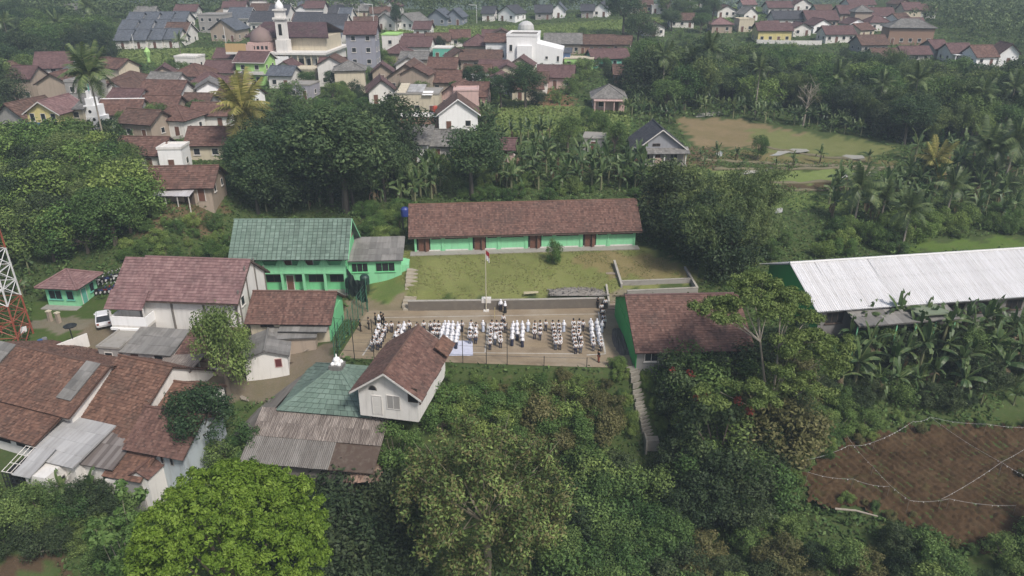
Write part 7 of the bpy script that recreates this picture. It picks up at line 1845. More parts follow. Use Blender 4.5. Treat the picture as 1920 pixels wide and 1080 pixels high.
bananas([(1600,632),(1930,618),(1930,648),(1600,656)], 16, (4.2, 5.6), 'banana plant close against the warehouse front', 'bananas against the warehouse front', .3, 1.8)
bananas([(1700,752),(1920,745),(1920,775),(1700,775)], 8, (2.4, 3.2), 'young banana plant at the upper edge of ploughed field', 'young bananas above the field', mind=2)
bananas([(125,905),(250,925),(262,955),(120,955)], 8, (2.8, 3.8), 'banana plant beside the garden wall at lower left', 'bananas at lower left', .2, 1.4)
bananas([(1235,655),(1330,668),(1330,690),(1235,690)], 5, (2.6, 3.4), 'banana plant before the grey wall of the green gabled building', 'bananas before the grey wall', .1, 1.5)
bananas([(900,212),(1180,212),(1330,222),(1300,235),(1190,236),(900,250)], 10, (3.4, 4.6), 'banana clump on the green field above the cottage', 'bananas on the green field', mind=3, far=True)
bananas([(1180,195),(1330,205),(1520,228),(1680,262),(1660,272),(1500,238),(1200,218)], 26, (3.4, 4.6), 'banana clump at the foot of the right wood', 'bananas at the foot of the right wood', mind=2.6, far=True)
bananas([(180,235),(260,262),(260,290),(0,290),(0,262)], 12, (3, 4.4), 'banana clump below the left village row', 'bananas below the left village row', mind=2.6, far=True)
bananas([(930,242),(1040,245),(1040,270),(930,275)], 8, (4, 5), 'tall banana clump left of the round trees', 'bananas left of the round trees', mind=1.8)
bananas([(1300,292),(1420,300),(1640,306),(1640,345),(1420,350),(1320,330)], 9, (2.2, 3.4), 'small banana plant on the paddy terraces', 'bananas on the paddy terraces', .3, 3.5)
bananas([(-20,500),(60,505),(60,560),(-20,560)], 6, (2.8, 3.8), 'banana plant beside the lattice tower', 'bananas beside the tower')
# ---- palms, one by one (base pixel, top pixel)
def palm_px(xb, yb, yt, label, nf=18, col='g', size=1.0, bend=.5):
    c = G(xb, yb); r0 = ray(xb, yt)
    t_ = c[1] / r0[1]; ztop = H + t_ * r0[2]
    return palm(c, max(3.0, ztop - c[2]), label, nf, col, size, bend=bend)
palm_px(30, 128, 42, 'slender coconut palm at the far upper left edge', 15, size=.9)
palm_px(178, 78, 12, 'tall coconut palm rising highest at upper left', 18, size=1.1)
palm_px(118, 100, 42, 'coconut palm left of the tallest upper left palm', 16)
palm_px(200, 285, 140, 'tall coconut palm with drooping crown before left village', 26, size=1.55, bend=.3)
palm_px(468, 300, 205, 'yellowing coconut palm beside the dark grove', 22, 'y', 1.8)
palm_px(1320, 200, 92, 'coconut palm with long bare trunk in the right wood', 18, size=1.1)
palm_px(1290, 190, 110, 'coconut palm just left of bare trunked palm', 16)
for i, (x, y, t_) in enumerate(((1240, 195, 105), (1415, 215, 130), (1640, 240, 160), (1700, 250, 150), (1560, 215, 140), (1820, 262, 175), (1880, 255, 165), (1770, 240, 170))):
    palm_px(x, y, t_, f'coconut palm in the right wood, {ordw[i]} of its scattered palms', 16)
palm_px(1835, 345, 275, 'large dark palm with wide fronds right of paddies', 22, size=1.35)
palm_px(1740, 355, 300, 'yellowish palm at right end of the flooded paddy', 18, 'y', 1.1)
palm_px(1600, 425, 352, 'slim palm at left end of the warehouse terraces', 18, size=1.1)
palm_px(1880, 350, 262, 'tall palm at right edge above the warehouse', 20, size=1.25)
palm_px(1690, 470, 395, 'young palm behind the white warehouse roof', 18, size=1.0)
palm_px(1650, 420, 370, 'short palm on the terrace behind the warehouse', 16, size=.9)
palm_px(1770, 420, 350, 'palm standing on terrace above the warehouse ridge', 18, size=1.0)
palm_px(340, 112, 78, 'small palm beside the left rice field', 12, size=.8)
palm_px(975, 125, 84, 'small palm in front of the white cube house', 12, size=.7)

# ---- single trees that stand out
def tree_px(kind, xb, yb, h, label, wide=1.0, var=None, cat='tree', name=None):
    return place(kind, G(xb, yb), h, label, cat, name, None, None, var, wide)
tree_px('dark', 648, 398, 15.5, 'tall dark tree with pale trunks behind the green school', 1.35)
tree_px('dark', 600, 372, 13, 'broad dark tree left of the tall pale trunked tree', 1.3)
tree_px('dark', 505, 385, 11, 'rounded dark tree at left of the dark grove', 1.3)
tree_px('dark', 885, 372, 11.5, 'big round dark tree behind the long classroom roof', 1.25)
tree_px('dark', 985, 205, 9.0, 'dark round tree in front of the white cube house', 1.2)
tree_px('dark', 940, 204, 7.5, 'smaller dark tree left of cube house tree', 1.1)
tree_px('dark', 890, 172, 6, 'low dark round tree above the red village roofs', 1.4)
tree_px('dark', 1168, 68, 15, 'tall dark tree at right end of upper rice field', 1.2)
tree_px('dark', 1195, 95, 11, 'dark tree below the tall one by rice field', 1.2)
tree_px('dark', 745, 60, 9, 'slim dark tree before the far white gables', .55)
tree_px('mid', 1064, 285, 6.2, 'round green tree left of the grey gabled cottage', 1.05)
tree_px('mid', 1122, 262, 5.4, 'round dark green tree above the flat roofed shed', 1.05)
tree_px('mid', 1152, 288, 5.6, 'leafy tree just left of the grey gabled cottage', 1.05)
tree_px('mid', 1100, 240, 4, 'small round tree on the green field', 1.0)
tree_px('bush', 1039, 494, 3.2, 'young tree standing alone on the lawn', .62, cat='tree', name='tree')
tree_px('mid', 1420, 300, 4.5, 'small tree on the grassy bank above the paddies', .9)
tree_px('mid', 430, 748, 10.2, 'tall leafy tree in the yard beside grey cottage', .68)
tree_px('bush', 440, 690, 5, 'light shrub tree behind the yard tree', .8, name='tree')
tree_px('dark', 392, 872, 8.6, 'full dark green tree between tiled house and rusty roof', .95)
tree_px('dbush', 425, 880, 3.6, 'leafy shrub at foot of the full dark tree', 1.1, cat='shrub')
tree_px('dbush', 465, 862, 3.6, 'leafy shrub at the lower left corner of rusty roof', 1.0, cat='shrub')
tree_px('bush', 745, 870, 4.2, 'bushy tree beside the rubble heap', 1.0, name='tree')
tree_px('bush', 800, 790, 4.6, 'bushy tree against the white gabled house', 1.1, name='tree')
tree_px('tulip', 1335, 905, 9.5, 'tulip tree with red blossoms left of the ploughed field', 1.0, 0)
tree_px('tulip', 1270, 770, 7.2, 'tulip tree with red blossoms beside the weedy stairs', 1.0, 1)
tree_px('tulip', 690, 345, 9.0, 'tree with reddish blossom crown beside village slope', 1.1, 0)
tree_px('bush', 1420, 205, 7.5, 'light green tree standing out in the right wood', 1.2, name='tree')
tree_px('bush', 1780, 225, 6.5, 'light green tree at the right end of wood', 1.2, name='tree')
tree_px('bush', 1310, 172, 6.0, 'light tree in the wood left of bare tree', 1.1, name='tree')
# big bright green tree, lower left
c_ = G(432, 1075)
Y_ = 42.0; r0 = ray(436, 1045); q = np.array([0, 0, H]) + Y_ / r0[1] * r0
gz = tz(q[0], q[1])
rr = 6.7
C, Rr = [], []
for i in range(620):
    d = sph(1, .15)[0]
    if d[2] < -.5: continue
    f = .94 + .08 * RNG.random()
    bump = 1 + .07 * math.sin(d[0] * 5 + 1) * math.sin(d[1] * 6 + .5) + .03 * math.sin(d[2] * 9 + d[0] * 7)
    C.append((d[0] * rr * f * bump, d[1] * rr * f * bump, (q[2] - gz) + d[2] * rr * .98 * f * bump)); Rr.append(.36 + .3 * RNG.random() ** 2)
V, Q, r = clump_crown(C, Rr, 60000, .25, .45, .9, .5, droop=.4, tone=.3)
cm_ = quads('crown', V, Q, r)
t = thing('tree', 'huge domed bright green tree at lower left', 'tree', (q[0], q[1], gz))
obj('crown', cm_, L_BRIGHT, t)
V, Q, r = clump_crown([(c[0] * .88, c[1] * .88, (q[2] - gz) + (c[2] - (q[2] - gz)) * .88) for c in C[::2]], [.75] * len(C[::2]), 22000, .3, .5, .3)
obj('inner_foliage', quads('inner_foliage', V, Q, r), L_BRIGHT, t)
mb = MB(); mb.tube([(0, 0, -1), (.2, .1, 4), (0, 0, q[2] - gz - 2)], [.6, .45, .35], 9); limbs(mb, (0, 0, q[2] - gz - 3), [tuple(.62 * np.array(c) + np.array([0, 0, .38 * (q[2] - gz)])) for c in C[::24]], .2); mb.build('trunk', BARK, t)
# olive brown tree with showing branches, bottom centre
Y_ = 53.0; r0 = ray(905, 930); q = np.array([0, 0, H]) + Y_ / r0[1] * r0; gz = tz(q[0], q[1])
t = thing('tree', 'large olive brown tree with bare arching branches at bottom centre', 'tree', (q[0], q[1], gz))
hc = q[2] - gz
C = blob_centres(150, 7.6, 6.4, hc, .35, -.7); Rr = [.75 + .5 * RNG.random() for _ in C]
V, Q, r = clump_crown(C, Rr, 30000, .34, .45, .2, .7, tone=.35)
kk = RNG.random(len(Q)) < .45
obj('crown', quads('crown', V, Q[kk], r[kk]), L_OLIVET, t); obj('green_foliage', quads('green_foliage', V, Q[~kk], r[~kk]), L_MID, t)
mb = MB(); mb.tube([(0, 0, -1), (.4, 0, hc * .4), (0, .3, hc - 3)], [.5, .36, .28], 8)
limbs(mb, (0, .3, hc - 3.2), C[::9], .13, .9, 5, .02)
for k in range(30):
    c1 = np.array(C[int(RNG.integers(len(C)))]); d = nv(c1 - np.array([0, 0, hc - 2])); e = c1 + d * (1.0 + RNG.random()) + np.array([0, 0, .3]); s_ = np.cross(d, (0, 0, 1)) * RNG.standard_normal() * .8
    mb.tube([c1 - d * 1.6, c1 + s_ * .4, e + s_], [.045, .035, .015], 4, False)
mb.build('trunk', paint('lichen bark', (.22,.19,.13), amt=.5), t)
# flat crowned tree right of centre
Y_ = 66.0; r0 = ray(1425, 640); q = np.array([0, 0, H]) + Y_ / r0[1] * r0
b0 = G(1445, 800); gz = b0[2]
t = thing('tree', 'slender flat crowned tree with pale forked trunk right of court', 'tree', b0)
def rel(x, y, Yw):
    r1 = ray(x, y); return np.array([0, 0, H]) + Yw / r1[1] * r1 - b0
tips = [rel(x, y, Yw) for x, y, Yw in ((1330,580,66),(1360,572,67),(1395,565,66),(1430,530,69),(1460,545,68),(1500,560,68),(1400,525,70),(1520,590,67),(1480,585,65),(1440,580,65),(1365,592,65),(1545,640,66),(1500,660,64),(1570,690,65),(1530,720,63),(1470,700,62),(1400,730,61),(1350,735,62),(1450,740,61),(1520,625,65),(1560,655,65),(1490,640,63))]
C, Rr = [], []
for i, p in enumerate(tips):
    for _ in range(9):
        C.append(p + RNG.standard_normal(3) * np.array([1.15, 1.15, .2])); Rr.append(.5 + .35 * RNG.random())
V, Q, r = clump_crown(C, Rr, 38000, .28, .42, .3, .6, tone=.3, flat=.55)
obj('crown', quads('crown', V, Q, r), leafy('yellow green leaflets', (.08,.13,.028), (.14,.2,.045), (.21,.275,.075), hue=.0, vary=0.0), t)
mb = MB(); fk = rel(1440, 770, b0[1]); f2 = rel(1425, 640, 64.5); f3 = rel(1460, 650, 65)
mb.tube([(0, 0, -.8), fk * .9, f2], [.2, .15, .1], 7); mb.tube([fk * .9 + np.array([.1, 0, 0]), rel(1455, 700, 64), f3], [.14, .11, .08], 6)
for i, p in enumerate(tips):
    st = f2 if p[0] < f3[0] else f3
    if i > 12: st = fk
    mb.tube([st, st + (p - st) * .5 + RNG.standard_normal(3) * .2, p], [.08, .05, .02], 5, False)
mb.build('trunk', BARK_P, t)
# bare tree in the right wood
b0 = G(1505, 236); t = thing('bare_tree', 'pale leafless tree standing before the right wood', 'tree', b0)
mb = MB(); mb.tube([(0, 0, -.5), (.2, 0, 4), (.5, 0, 7.5)], [.26, .2, .14], 7)
for k in range(14):
    a = k * 2.4; st = np.array([.2 + .3 * k / 14, 0, 3.5 + 4 * k / 14]); e = st + np.array([math.cos(a) * (2 + RNG.random()), math.sin(a) * 2, 2.0 + 1.6 * RNG.random()])
    mb.tube([st, (st + e) / 2 + RNG.standard_normal(3) * .2, e], [.1, .06, .02], 5, False)
    for j in range(3):
        m_ = st + (e - st) * (.5 + .15 * j); mb.tube([m_, m_ + RNG.standard_normal(3) * .8 + np.array([0, 0, .6])], [.04, .015], 4, False)
mb.build('branches', BARK_P, t)
C = [(RNG.standard_normal() * 1.8 + .8, RNG.standard_normal() * 1.6, 6.5 + RNG.standard_normal()) for _ in range(16)]
V, Q, r = clump_crown(C, [.7] * 16, 500, .25, .45); obj('crown', quads('crown', V, Q, r), L_OLIVE, t)
# pale leaved young tree in lower left corner
Y_ = 46.0; r0 = ray(225, 1000); q = np.array([0, 0, H]) + Y_ / r0[1] * r0; gz = tz(q[0], q[1])
t = thing('tree', 'young pale leaved tree in front of the huge bright tree', 'tree', (q[0], q[1], gz)); hc = q[2] - gz
C = [(RNG.standard_normal() * 1.3, RNG.standard_normal() * 1.3, hc + RNG.standard_normal() * 1.6) for _ in range(40)]
V, Q, r = clump_crown(C, [.5] * 40, 3200, .34, .6, .4, .6); obj('crown', quads('crown', V, Q, r), L_LITE, t)
mb = MB(); mb.tube([(0, 0, -1), (0, .1, hc * .6), (.2, 0, hc + 1.5)], [.16, .1, .03], 6); limbs(mb, (0, .1, hc * .6), C[::4], .06, .3, 4, .015); mb.build('trunk', BARK_P, t)
C2 = [np.array(c) + np.array([2.2, -1.5, -3.2]) for c in C]
V, Q, r = clump_crown(C2, [.6] * 40, 3600, .36, .6, .4, .6); obj('lower_foliage', quads('lower_foliage', V, Q, r), L_LITE, t)

# ------------------------------------------------------------------ uncountable cover: undergrowth on the slopes, far wood on the hills
def cover(n, y0, y1, half, size, hgt):
    Y = y0 + (y1 - y0) * RNG.random(n); X = (RNG.random(n) * 2 - 1) * (Y * .72 + half)
    ok = np.ones(n, bool)
    for po in OPEN_W: ok &= ~poly_mask(X, Y, po)
    for f in FA:
        dx, dy = X - f[0], Y - f[1]; u = dx * math.cos(f[4]) + dy * math.sin(f[4]); v = -dx * math.sin(f[4]) + dy * math.cos(f[4])
        ok &= ~((np.abs(u) < f[2] + .5) & (np.abs(v) < f[3] + .5))
    X, Y = X[ok], Y[ok]
    nz = (np.sin(X * .9 + 2 * np.sin(Y * .35)) * np.sin(Y * .8 + 1.7 * np.sin(X * .31)) + .6 * np.sin(X * 2.3 + Y * 1.9)) * .5 + .5
    Z = TZ(X, Y) + hgt * np.clip(nz, 0, 1.2) ** 1.5 * (.35 + .65 * RNG.random(len(X))) + .05
    nrm = RNG.standard_normal((len(X), 3)) * .6 + np.array([0, -.1, 1.0])
    V, Q = leaf_quads(np.stack([X, Y, Z], -1), nrm, size, .55)
    r = np.clip(.25 + .4 * nz + .2 * RNG.standard_normal(len(X)), 0, 1)
    return V, Q, r
V1, Q1, r1 = cover(120000, 42, 150, 4, .42, 1.0)
V2, Q2, r2 = cover(70000, 150, 340, 10, .8, 1.5)
o = obj('undergrowth', quads('undergrowth', np.concatenate([V1, V2]), np.concatenate([Q1, Q2 + len(V1)]), np.concatenate([r1, r2])), L_COVER); tag(o, 'tangled green undergrowth covering slopes and gardens', 'undergrowth', kind='stuff')
Vs, Qs, rs, off = [], [], [], 0
for p, hh in FARW:
    w_ = hh * .36
    C = [(p[0] + RNG.standard_normal() * w_ * .6, p[1] + RNG.standard_normal() * w_ * .6, p[2] + hh * (.3 + .55 * RNG.random())) for _ in range(12)]
    V, Q, r = clump_crown(C, [w_ * .5] * 12, 260, .85, .6, .4, .4); Vs.append(V); Qs.append(Q + off); off += len(V); rs.append(r)
for i in range(2600):
    Y = 330 + 1120 * RNG.random() ** .8; X = (RNG.random() * 2 - 1) * (Y * .78)
    z = tz(X, Y); big = Y > 560
    if not big and (abs(X) < Y * .7 and Y < 400): continue
    hh = (8 + 6 * RNG.random()) * (1.5 if big else 1); w_ = hh * .45
    C = [(X + RNG.standard_normal() * w_ * .6, Y + RNG.standard_normal() * w_ * .6, z + hh * (.35 + .5 * RNG.random())) for _ in range(6)]
    V, Q, r = clump_crown(C, [w_ * .6] * 6, 56, 2.4 if big else 1.4, .7, .4, .4); Vs.append(V); Qs.append(Q + off); off += len(V); rs.append(r)
o = obj('far_wood', quads('far_wood', np.concatenate(Vs), np.concatenate(Qs), np.concatenate(rs)), L_FAR); tag(o, 'hazy wooded hillside along the top of the view', 'wood', kind='stuff')
# ------------------------------------------------------------------ rice on the paddies
rv = []
for po, n in (([(205,97),(445,91),(440,119),(205,123)], 9000), ([(725,47),(1180,38),(1180,62),(960,72),(725,74)], 12000), ([(930,200),(1180,206),(1180,255),(930,262)], 7000), ([(1335,14),(1420,14),(1420,34),(1335,34)], 5000), ([(1180,35),(1260,35),(1260,52),(1180,52)],2500)):
    w = np.array([G(*p) for p in po]); X = w[:, 0].min() + np.ptp(w[:, 0]) * RNG.random(n); Y = w[:, 1].min() + np.ptp(w[:, 1]) * RNG.random(n)
    m = poly_mask(X, Y, w); X, Y = X[m], Y[m]; Z = TZ(X, Y) + .15 + .25 * RNG.random(len(X))
    rv.append(np.stack([X, Y, Z], -1))
rv = np.concatenate(rv)
clear_m = np.ones(len(rv), bool)
for f in FA:
    dx, dy = rv[:, 0] - f[0], rv[:, 1] - f[1]; u = dx * math.cos(f[4]) + dy * math.sin(f[4]); v = -dx * math.sin(f[4]) + dy * math.cos(f[4])
    clear_m &= ~((np.abs(u) < f[2] + .5) & (np.abs(v) < f[3] + .5))
rv = rv[clear_m]
V, Q = leaf_quads(rv, RNG.standard_normal((len(rv), 3)) * .5 + np.array([0, -.3, .9]), .75, .5)
o = obj('rice_plants', quads('rice_plants', V, Q, RNG.random(len(rv))), leafy('rice leaves', (.13,.19,.045), (.18,.25,.06), (.25,.31,.1), hue=.0)); tag(o, 'yellow green rice growing on the village paddies', 'rice', kind='stuff')
# weeds beside the weedy stairs and grass tufts on the lawn
X = []; 
pp = scatter
n = 9000; wl = np.array([G(*p) for p in [(700,478),(1200,466),(1310,515),(1150,552),(775,562),(745,535)]])
X = wl[:, 0].min() + np.ptp(wl[:, 0]) * RNG.random(n); Y = wl[:, 1].min() + np.ptp(wl[:, 1]) * RNG.random(n); m = poly_mask(X, Y, wl)
nz = np.sin(X * .7) * np.sin(Y * .9 + X * .2) + .5 * np.sin(X * 1.9 + Y); m &= nz > -.35; X, Y = X[m], Y[m]
V, Q = leaf_quads(np.stack([X, Y, TZ(X, Y) + .06], -1), RNG.standard_normal((len(X), 3)) * .5 + np.array([0, -.3, .9]), .2, .45)
o = obj('lawn_grass', quads('lawn_grass', V, Q, RNG.random(len(X))), leafy('lawn grass blades', (.15,.165,.05), (.2,.205,.07), (.27,.25,.1), hue=.0)); tag(o, 'short worn grass on the school lawn', 'grass', kind='stuff')
# ------------------------------------------------------------------ people on the court
SKIN = plain('brown skin', (.3,.17,.1), .6); HAIR = plain('black hair', (.012,.01,.01), .5)
SHIRT = plain('white cotton', (.74,.74,.76), .8); NAVY = plain('navy cloth', (.02,.024,.05), .85); GREYC = plain('grey cloth', (.09,.1,.13), .85)
VEIL = plain('white veil', (.78,.78,.82), .8); PALEB = plain('pale blue cloth', (.5,.56,.68), .8); BLACKC = plain('black cloth', (.015,.015,.017), .9); OLIVEC = plain('dark olive cloth', (.05,.05,.04), .9); BATIK = plain('grey brown cloth', (.13,.11,.1), .9)
def skin_mesh(name, joints, edges, rad, root=0, sub=1):
    me_ = bpy.data.meshes.new(name); me_.from_pydata(joints, edges, []); me_.update()
    o = bpy.data.objects.new('tmp', me_); COL.objects.link(o)
    sk = o.modifiers.new('s', 'SKIN'); sk.use_smooth_shade = True
    for i, v in enumerate(me_.skin_vertices[0].data):
        r_ = rad[i]; v.radius = r_ if isinstance(r_, tuple) else (r_, r_); v.use_root = (i == root)
    if sub: ss = o.modifiers.new('u', 'SUBSURF'); ss.levels = sub; ss.render_levels = sub
    dg_ = bpy.context.evaluated_depsgraph_get()
    m = bpy.data.meshes.new_from_object(o.evaluated_get(dg_)); m.name = name
    bpy.data.objects.remove(o)
    m.polygons.foreach_set('use_smooth', np.ones(len(m.polygons), bool))
    return m
def body_joints(pose):
    a = {'stand': (.21, .02, .26, .0, .25, .06), 'behind': (.21, -.02, .27, -.08, .06, -.16), 'salute': (.21, .02, .26, 0, .25, .06)}[pose]
    sho = 1.34
    J = [(0,0,.92),(0,0,1.12),(0,.0,1.32),(0,.0,1.42),(0,.01,1.5),(0,.02,1.6),
         (.09,0,.86),(.1,.01,.48),(.1,0,.08),(.1,.13,.03),(-.09,0,.86),(-.1,.01,.48),(-.1,0,.08),(-.1,.13,.03),
         (.18,0,sho),(a[2],a[1],1.08),(a[4],a[5],.84),(a[4]*.97,a[5]+.03,.72),(-.18,0,sho),(-a[2],a[1],1.08),(-a[4],a[5],.84),(-a[4]*.97,a[5]+.03,.72)]
    if pose == 'salute':
        J[15] = (.36,.08,1.22); J[16] = (.2,.17,1.45); J[17] = (.1,.14,1.53)
    E_ = [(0,1),(1,2),(2,3),(3,4),(4,5),(0,6),(6,7),(7,8),(8,9),(0,10),(10,11),(11,12),(12,13),(2,14),(14,15),(15,16),(16,17),(2,18),(18,19),(19,20),(20,21)]
    Rd = [(.14,.1),(.13,.09),(.15,.1),.06,.075,.085,.085,.06,.045,.035,.085,.06,.045,.035,.065,.048,.036,.03,.065,.048,.036,.03]
    return J, E_, Rd
BODY, SH, LG = {}, {}, {}
for ps in ('stand', 'behind', 'salute'):
    J, E_, Rd = body_joints(ps)
    m = skin_mesh('body', J, E_, Rd); m.materials.append(SKIN); BODY[ps] = m
    ids = [0,1,2,14,15,16,18,19,20]; mp_ = {k: i for i, k in enumerate(ids)}
    JJ = [J[i] for i in ids]; EE = [(mp_[a], mp_[b_]) for a, b_ in E_ if a in mp_ and b_ in mp_]
    RR = [(.15,.115),(.145,.108),(.16,.112),.074,.058,.046,.074,.058,.046]
    SH[ps] = skin_mesh('shirt', JJ, EE, RR)
J, E_, Rd = body_joints('stand')
ids = [0,6,7,8,10,11,12]; mp_ = {k: i for i, k in enumerate(ids)}
LG['t'] = skin_mesh('trousers', [J[i] for i in ids], [(mp_[a], mp_[b_]) for a, b_ in E_ if a in mp_ and b_ in mp_], [(.16,.12),.1,.082,.07,.1,.082,.07])
LG['s'] = MB().lathe([(.15,.98),(.18,.8),(.2,.4),(.22,.1),(.0,.1)], 12).mesh('skirt')
SHOE = MB().box(.05,.15,-.06,.2,0,.07).box(-.15,-.05,-.06,.2,0,.07).mesh('shoes'); SHOE.materials.append(BLACKC)
HM = MB().lathe([(.0,1.5),(.092,1.53),(.112,1.6),(.1,1.67),(.05,1.715),(0,1.72)], 10).mesh('hair'); HM.materials.append(HAIR)
VM = MB().lathe([(.23,1.08),(.21,1.22),(.165,1.36),(.12,1.46),(.118,1.6),(.1,1.68),(.05,1.73),(0,1.735)], 12).mesh('veil'); VM.materials.append(VEIL)
CAPM = MB().lathe([(.108,1.6),(.112,1.64),(.108,1.72),(.06,1.745),(0,1.745)], 10).box(-.07,.07,.08,.2,1.61,1.63).mesh('cap'); CAPM.materials.append(BLACKC)
FACEP = MB().box(-.05,-.02,.09,.108,1.585,1.6).box(.02,.05,.09,.108,1.585,1.6).box(-.014,.014,.09,.125,1.545,1.58).box(-.03,.03,.088,.1,1.525,1.533).mesh('face'); FACEP.materials.append(plain('face detail', (.1,.05,.035), .6))
def mobj(name, me_, mat, parent):
    o = bpy.data.objects.new(name, me_); COL.objects.link(o); o.parent = parent
    if mat is not None:
        if len(me_.materials) == 0: me_.materials.append(mat)
        o.material_slots[0].link = 'OBJECT'; o.material_slots[0].material = mat
    return o
def person(p, rz, label, top=None, low=None, head='hair', legs='t', pose='stand', group=None, h=1.6):
    t = thing('person', label, 'person', p, rz, group); s_ = h / 1.72; t.scale = (s_, s_, s_)
    mobj('body', BODY[pose], None, t); mobj('shirt', SH[pose], top or SHIRT, t)
    mobj('trousers' if legs == 't' else 'skirt', LG[legs], low or NAVY, t); mobj('shoes', SHOE, None, t); mobj('face', FACEP, None, t)
    if head in ('hair', 'cap'): mobj('hair', HM, None, t)
    if head == 'cap': mobj('cap', CAPM, None, t)
    if head == 'veil': mobj('veil', VM, None, t)
    return t
# each column of pupils: enlarged-view coordinates of first and last head, number, dress
COLS = [((195,240),(145,375),7,'mix','leftmost column'), ((240,245),(185,372),7,'mix','second column from the left'), ((330,250),(295,350),5,'mix','third column from the left'),
 ((365,250),(330,345),5,'mix','fourth column from the left'), ((455,250),(425,310),3,'mix','column just left of the roof ridge'), ((580,240),(560,300),3,'boy','column behind the roof, left one'), ((607,240),(590,300),3,'boy','column behind the roof, right one'),
 ((640,240),(618,345),6,'girl','first all white column above the tarpaulin'), ((672,242),(650,350),6,'girl','second all white column above the tarpaulin'), ((703,245),(685,352),6,'girl','third all white column above the tarpaulin'), ((735,245),(722,355),6,'girl','fourth all white column above the tarpaulin'),
 ((828,240),(818,325),4,'mix','short column right of tarpaulin, left one'), ((860,245),(853,325),4,'mix','short column right of tarpaulin, right one'),
 ((967,240),(953,365),6,'boy','left column under the flagpole'), ((998,240),(990,330),4,'mix','middle column under the flagpole'), ((1030,240),(1025,350),5,'boy','right column under the flagpole'),
 ((1110,245),(1107,340),5,'girl','left column of the veiled centre group'), ((1143,245),(1143,300),3,'girl','middle column of the veiled centre group'), ((1183,240),(1177,345),5,'girl','right column of the veiled centre group'),
 ((1265,235),(1262,290),3,'boy','left of two short centre right columns'), ((1303,240),(1300,300),3,'boy','right of two short centre right columns'),
 ((1390,235),(1408,365),6,'boy','left of the paired right columns'), ((1430,240),(1440,365),6,'boy','right of the paired right columns'),
 ((1530,230),(1540,390),7,'boy','left of the long right columns'), ((1567,230),(1580,390),7,'boy','right of the long right columns'),
 ((1652,225),(1670,375),7,'pale','left of the pale veiled end columns'), ((1693,230),(1722,375),7,'pale','right of the pale veiled end columns')]
def crop(x, y): return P(660 + x / 3.692, 540 + y / 3.692, 0.0)
HD = 66        # head to feet in the enlarged view
for (a, b_, n, dr, nm) in COLS:
    grp = 'pupils in the ' + nm
    for i in range(n):
        f = i / max(1, n - 1); p = crop(a[0] + (b_[0] - a[0]) * f, a[1] + HD + (b_[1] - a[1]) * f)
        p = p + np.array([.05 * RNG.standard_normal(), .06 * RNG.standard_normal(), .035]); h_ = 1.44 + .22 * RNG.random()
        girl = dr == 'girl' and i < n - 1 - (n > 4) or dr == 'pale' and i < n - 2
        pos_ = ordw[i]
        if girl or (dr == 'girl'): person(p, .1 * RNG.standard_normal(), f'pupil in white veil, {pos_} from front in {nm}', SHIRT, PALEB if girl else NAVY, 'veil', 's', 'stand', grp, h_)
        elif dr == 'pale' and girl: pass
        elif dr == 'mix' and RNG.random() < .3: person(p, .1 * RNG.standard_normal(), f'veiled pupil, {pos_} from front in {nm}', SHIRT, GREYC, 'veil', 's', 'stand', grp, h_)
        else: person(p, .1 * RNG.standard_normal(), f'pupil in white shirt, {pos_} from front in {nm}', SHIRT, NAVY if RNG.random() < .6 else GREYC, 'hair' if dr != 'boy' or i % 3 else 'cap', 't', 'behind' if RNG.random() < .25 else 'stand', grp, h_)
SING = [(277,245,'boy','pupil standing alone between second and third left columns'), (400,240,'boy','pupil alone right of the fourth left column'), (500,240,'boy','pupil alone behind the brown roof ridge'), (545,245,'boy','pupil just left of the columns behind the roof'),
 (762,240,'boy','pupil with dark trousers alone right of the all white columns'), (908,240,'girl','pale pupil alone left of the flagpole columns'), (1060,246,'boy','pupil beside the right flagpole column'), (1048,195,'boy','ceremony leader alone in front of flagpole columns'),
 (1218,238,'girl','veiled pupil alone right of the veiled centre group'), (1340,235,'boy','pupil alone before the paired right columns'), (1465,240,'girl','pale pupil alone right of the paired columns'), (1597,236,'boy','pupil alone right of the long right columns'),
 (1740,190,'boy','first of three pupils at right end of the court'), (1745,215,'boy','second of three pupils at right end of the court'), (1728,245,'girl','third of three pupils at right end of court'),
 (1725,115,'boy','person in white crouched near the right stairs foot'), (1752,80,'boy','person in white standing on the right stairs'), (1735,150,'boy','person in white below the right stairs')]
for x, y, dr, lb in SING:
    p = crop(x, y + HD) + np.array([0, 0, .035])
    person(p, .15 * RNG.standard_normal(), lb, SHIRT, NAVY if dr == 'boy' else PALEB, 'hair' if dr == 'boy' else 'veil', 't' if dr == 'boy' else 's', 'stand', None, 1.6)
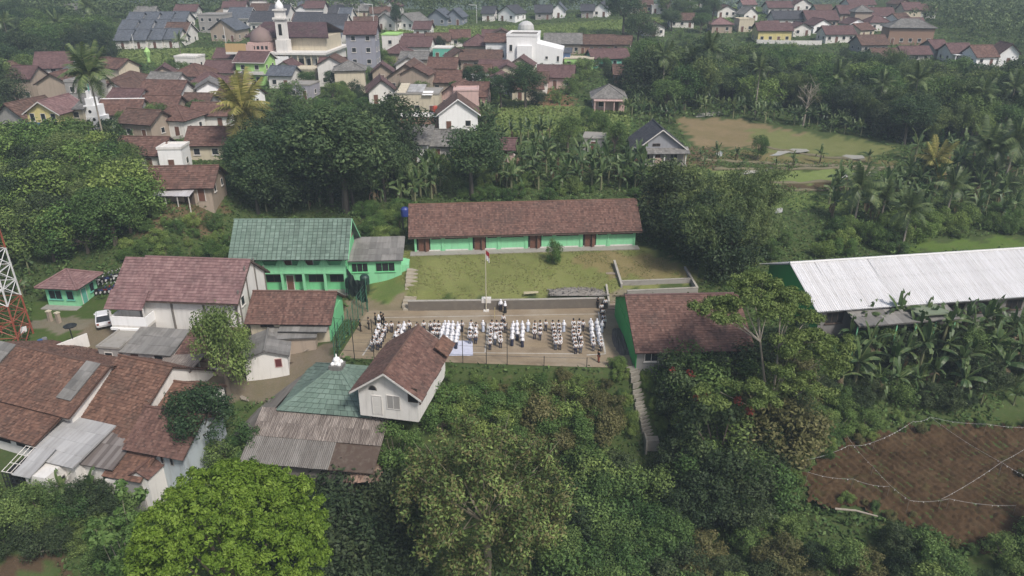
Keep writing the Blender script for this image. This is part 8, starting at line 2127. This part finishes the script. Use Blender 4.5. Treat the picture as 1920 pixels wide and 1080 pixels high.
for x, y, tp, lw, hd, lg, ps, lb in ((1030, 95, SHIRT, NAVY, 'veil', 't', 'stand', 'adult in white top and dark trousers facing pupils at the wall'), (1060, 108, BATIK, BLACKC, 'veil', 's', 'stand', 'adult in grey dress facing pupils beside the white top'),
    (1700, 75, BLACKC, BLACKC, 'hair', 't', 'stand', 'person in black standing by the stairs at wall end'), (1705, 450, BLACKC, STEEL_R, 'hair', 't', 'stand', 'lone person in black behind the end columns'),
    (60, 235, BLACKC, BLACKC, 'hair', 't', 'stand', 'leftmost adult in dark clothes under the shade net'), (118, 222, BATIK, BLACKC, 'hair', 't', 'stand', 'adult in dark brown beside the leftmost adult'),
    (165, 190, BLACKC, NAVY, 'hair', 't', 'stand', 'dark clothed adult left in the group at court corner'), (190, 205, BATIK, BLACKC, 'veil', 's', 'stand', 'veiled adult in the group at court corner'), (205, 185, OLIVEC, BLACKC, 'cap', 't', 'salute', 'saluting adult in olive in the group at court corner'), (222, 195, BLACKC, BLACKC, 'hair', 't', 'stand', 'rightmost dark clothed adult in the court corner group')):
    p = crop(x, y + HD) + np.array([0, 0, .035]); q2 = tz(p[0], p[1])
    person((p[0], p[1], max(q2, .035)), math.pi + .2 * RNG.standard_normal() if 900 < x < 1100 else -1.2, lb, tp, lw, hd, lg, ps, None, 1.66)
# ------------------------------------------------------------------ hazy air
hz_ = MB().box(-1330, 1330, -60, 1530, -40, 165).build('haze', None); tag(hz_, 'thin pale haze lying over the valley', 'haze', kind='stuff')
hm = bpy.data.materials.new('valley haze'); hm.use_nodes = True; nt = hm.node_tree
for n_ in list(nt.nodes):
    if n_.type == 'BSDF_PRINCIPLED': nt.nodes.remove(n_)
vp = nt.nodes.new('ShaderNodeVolumePrincipled'); vp.inputs['Color'].default_value = (.7, .85, 1.0, 1); vp.inputs['Density'].default_value = HAZE
vp.inputs['Anisotropy'].default_value = .0
nt.links.new(vp.outputs[0], nt.nodes['Material Output'].inputs['Volume']); hz_.data.materials.append(hm)
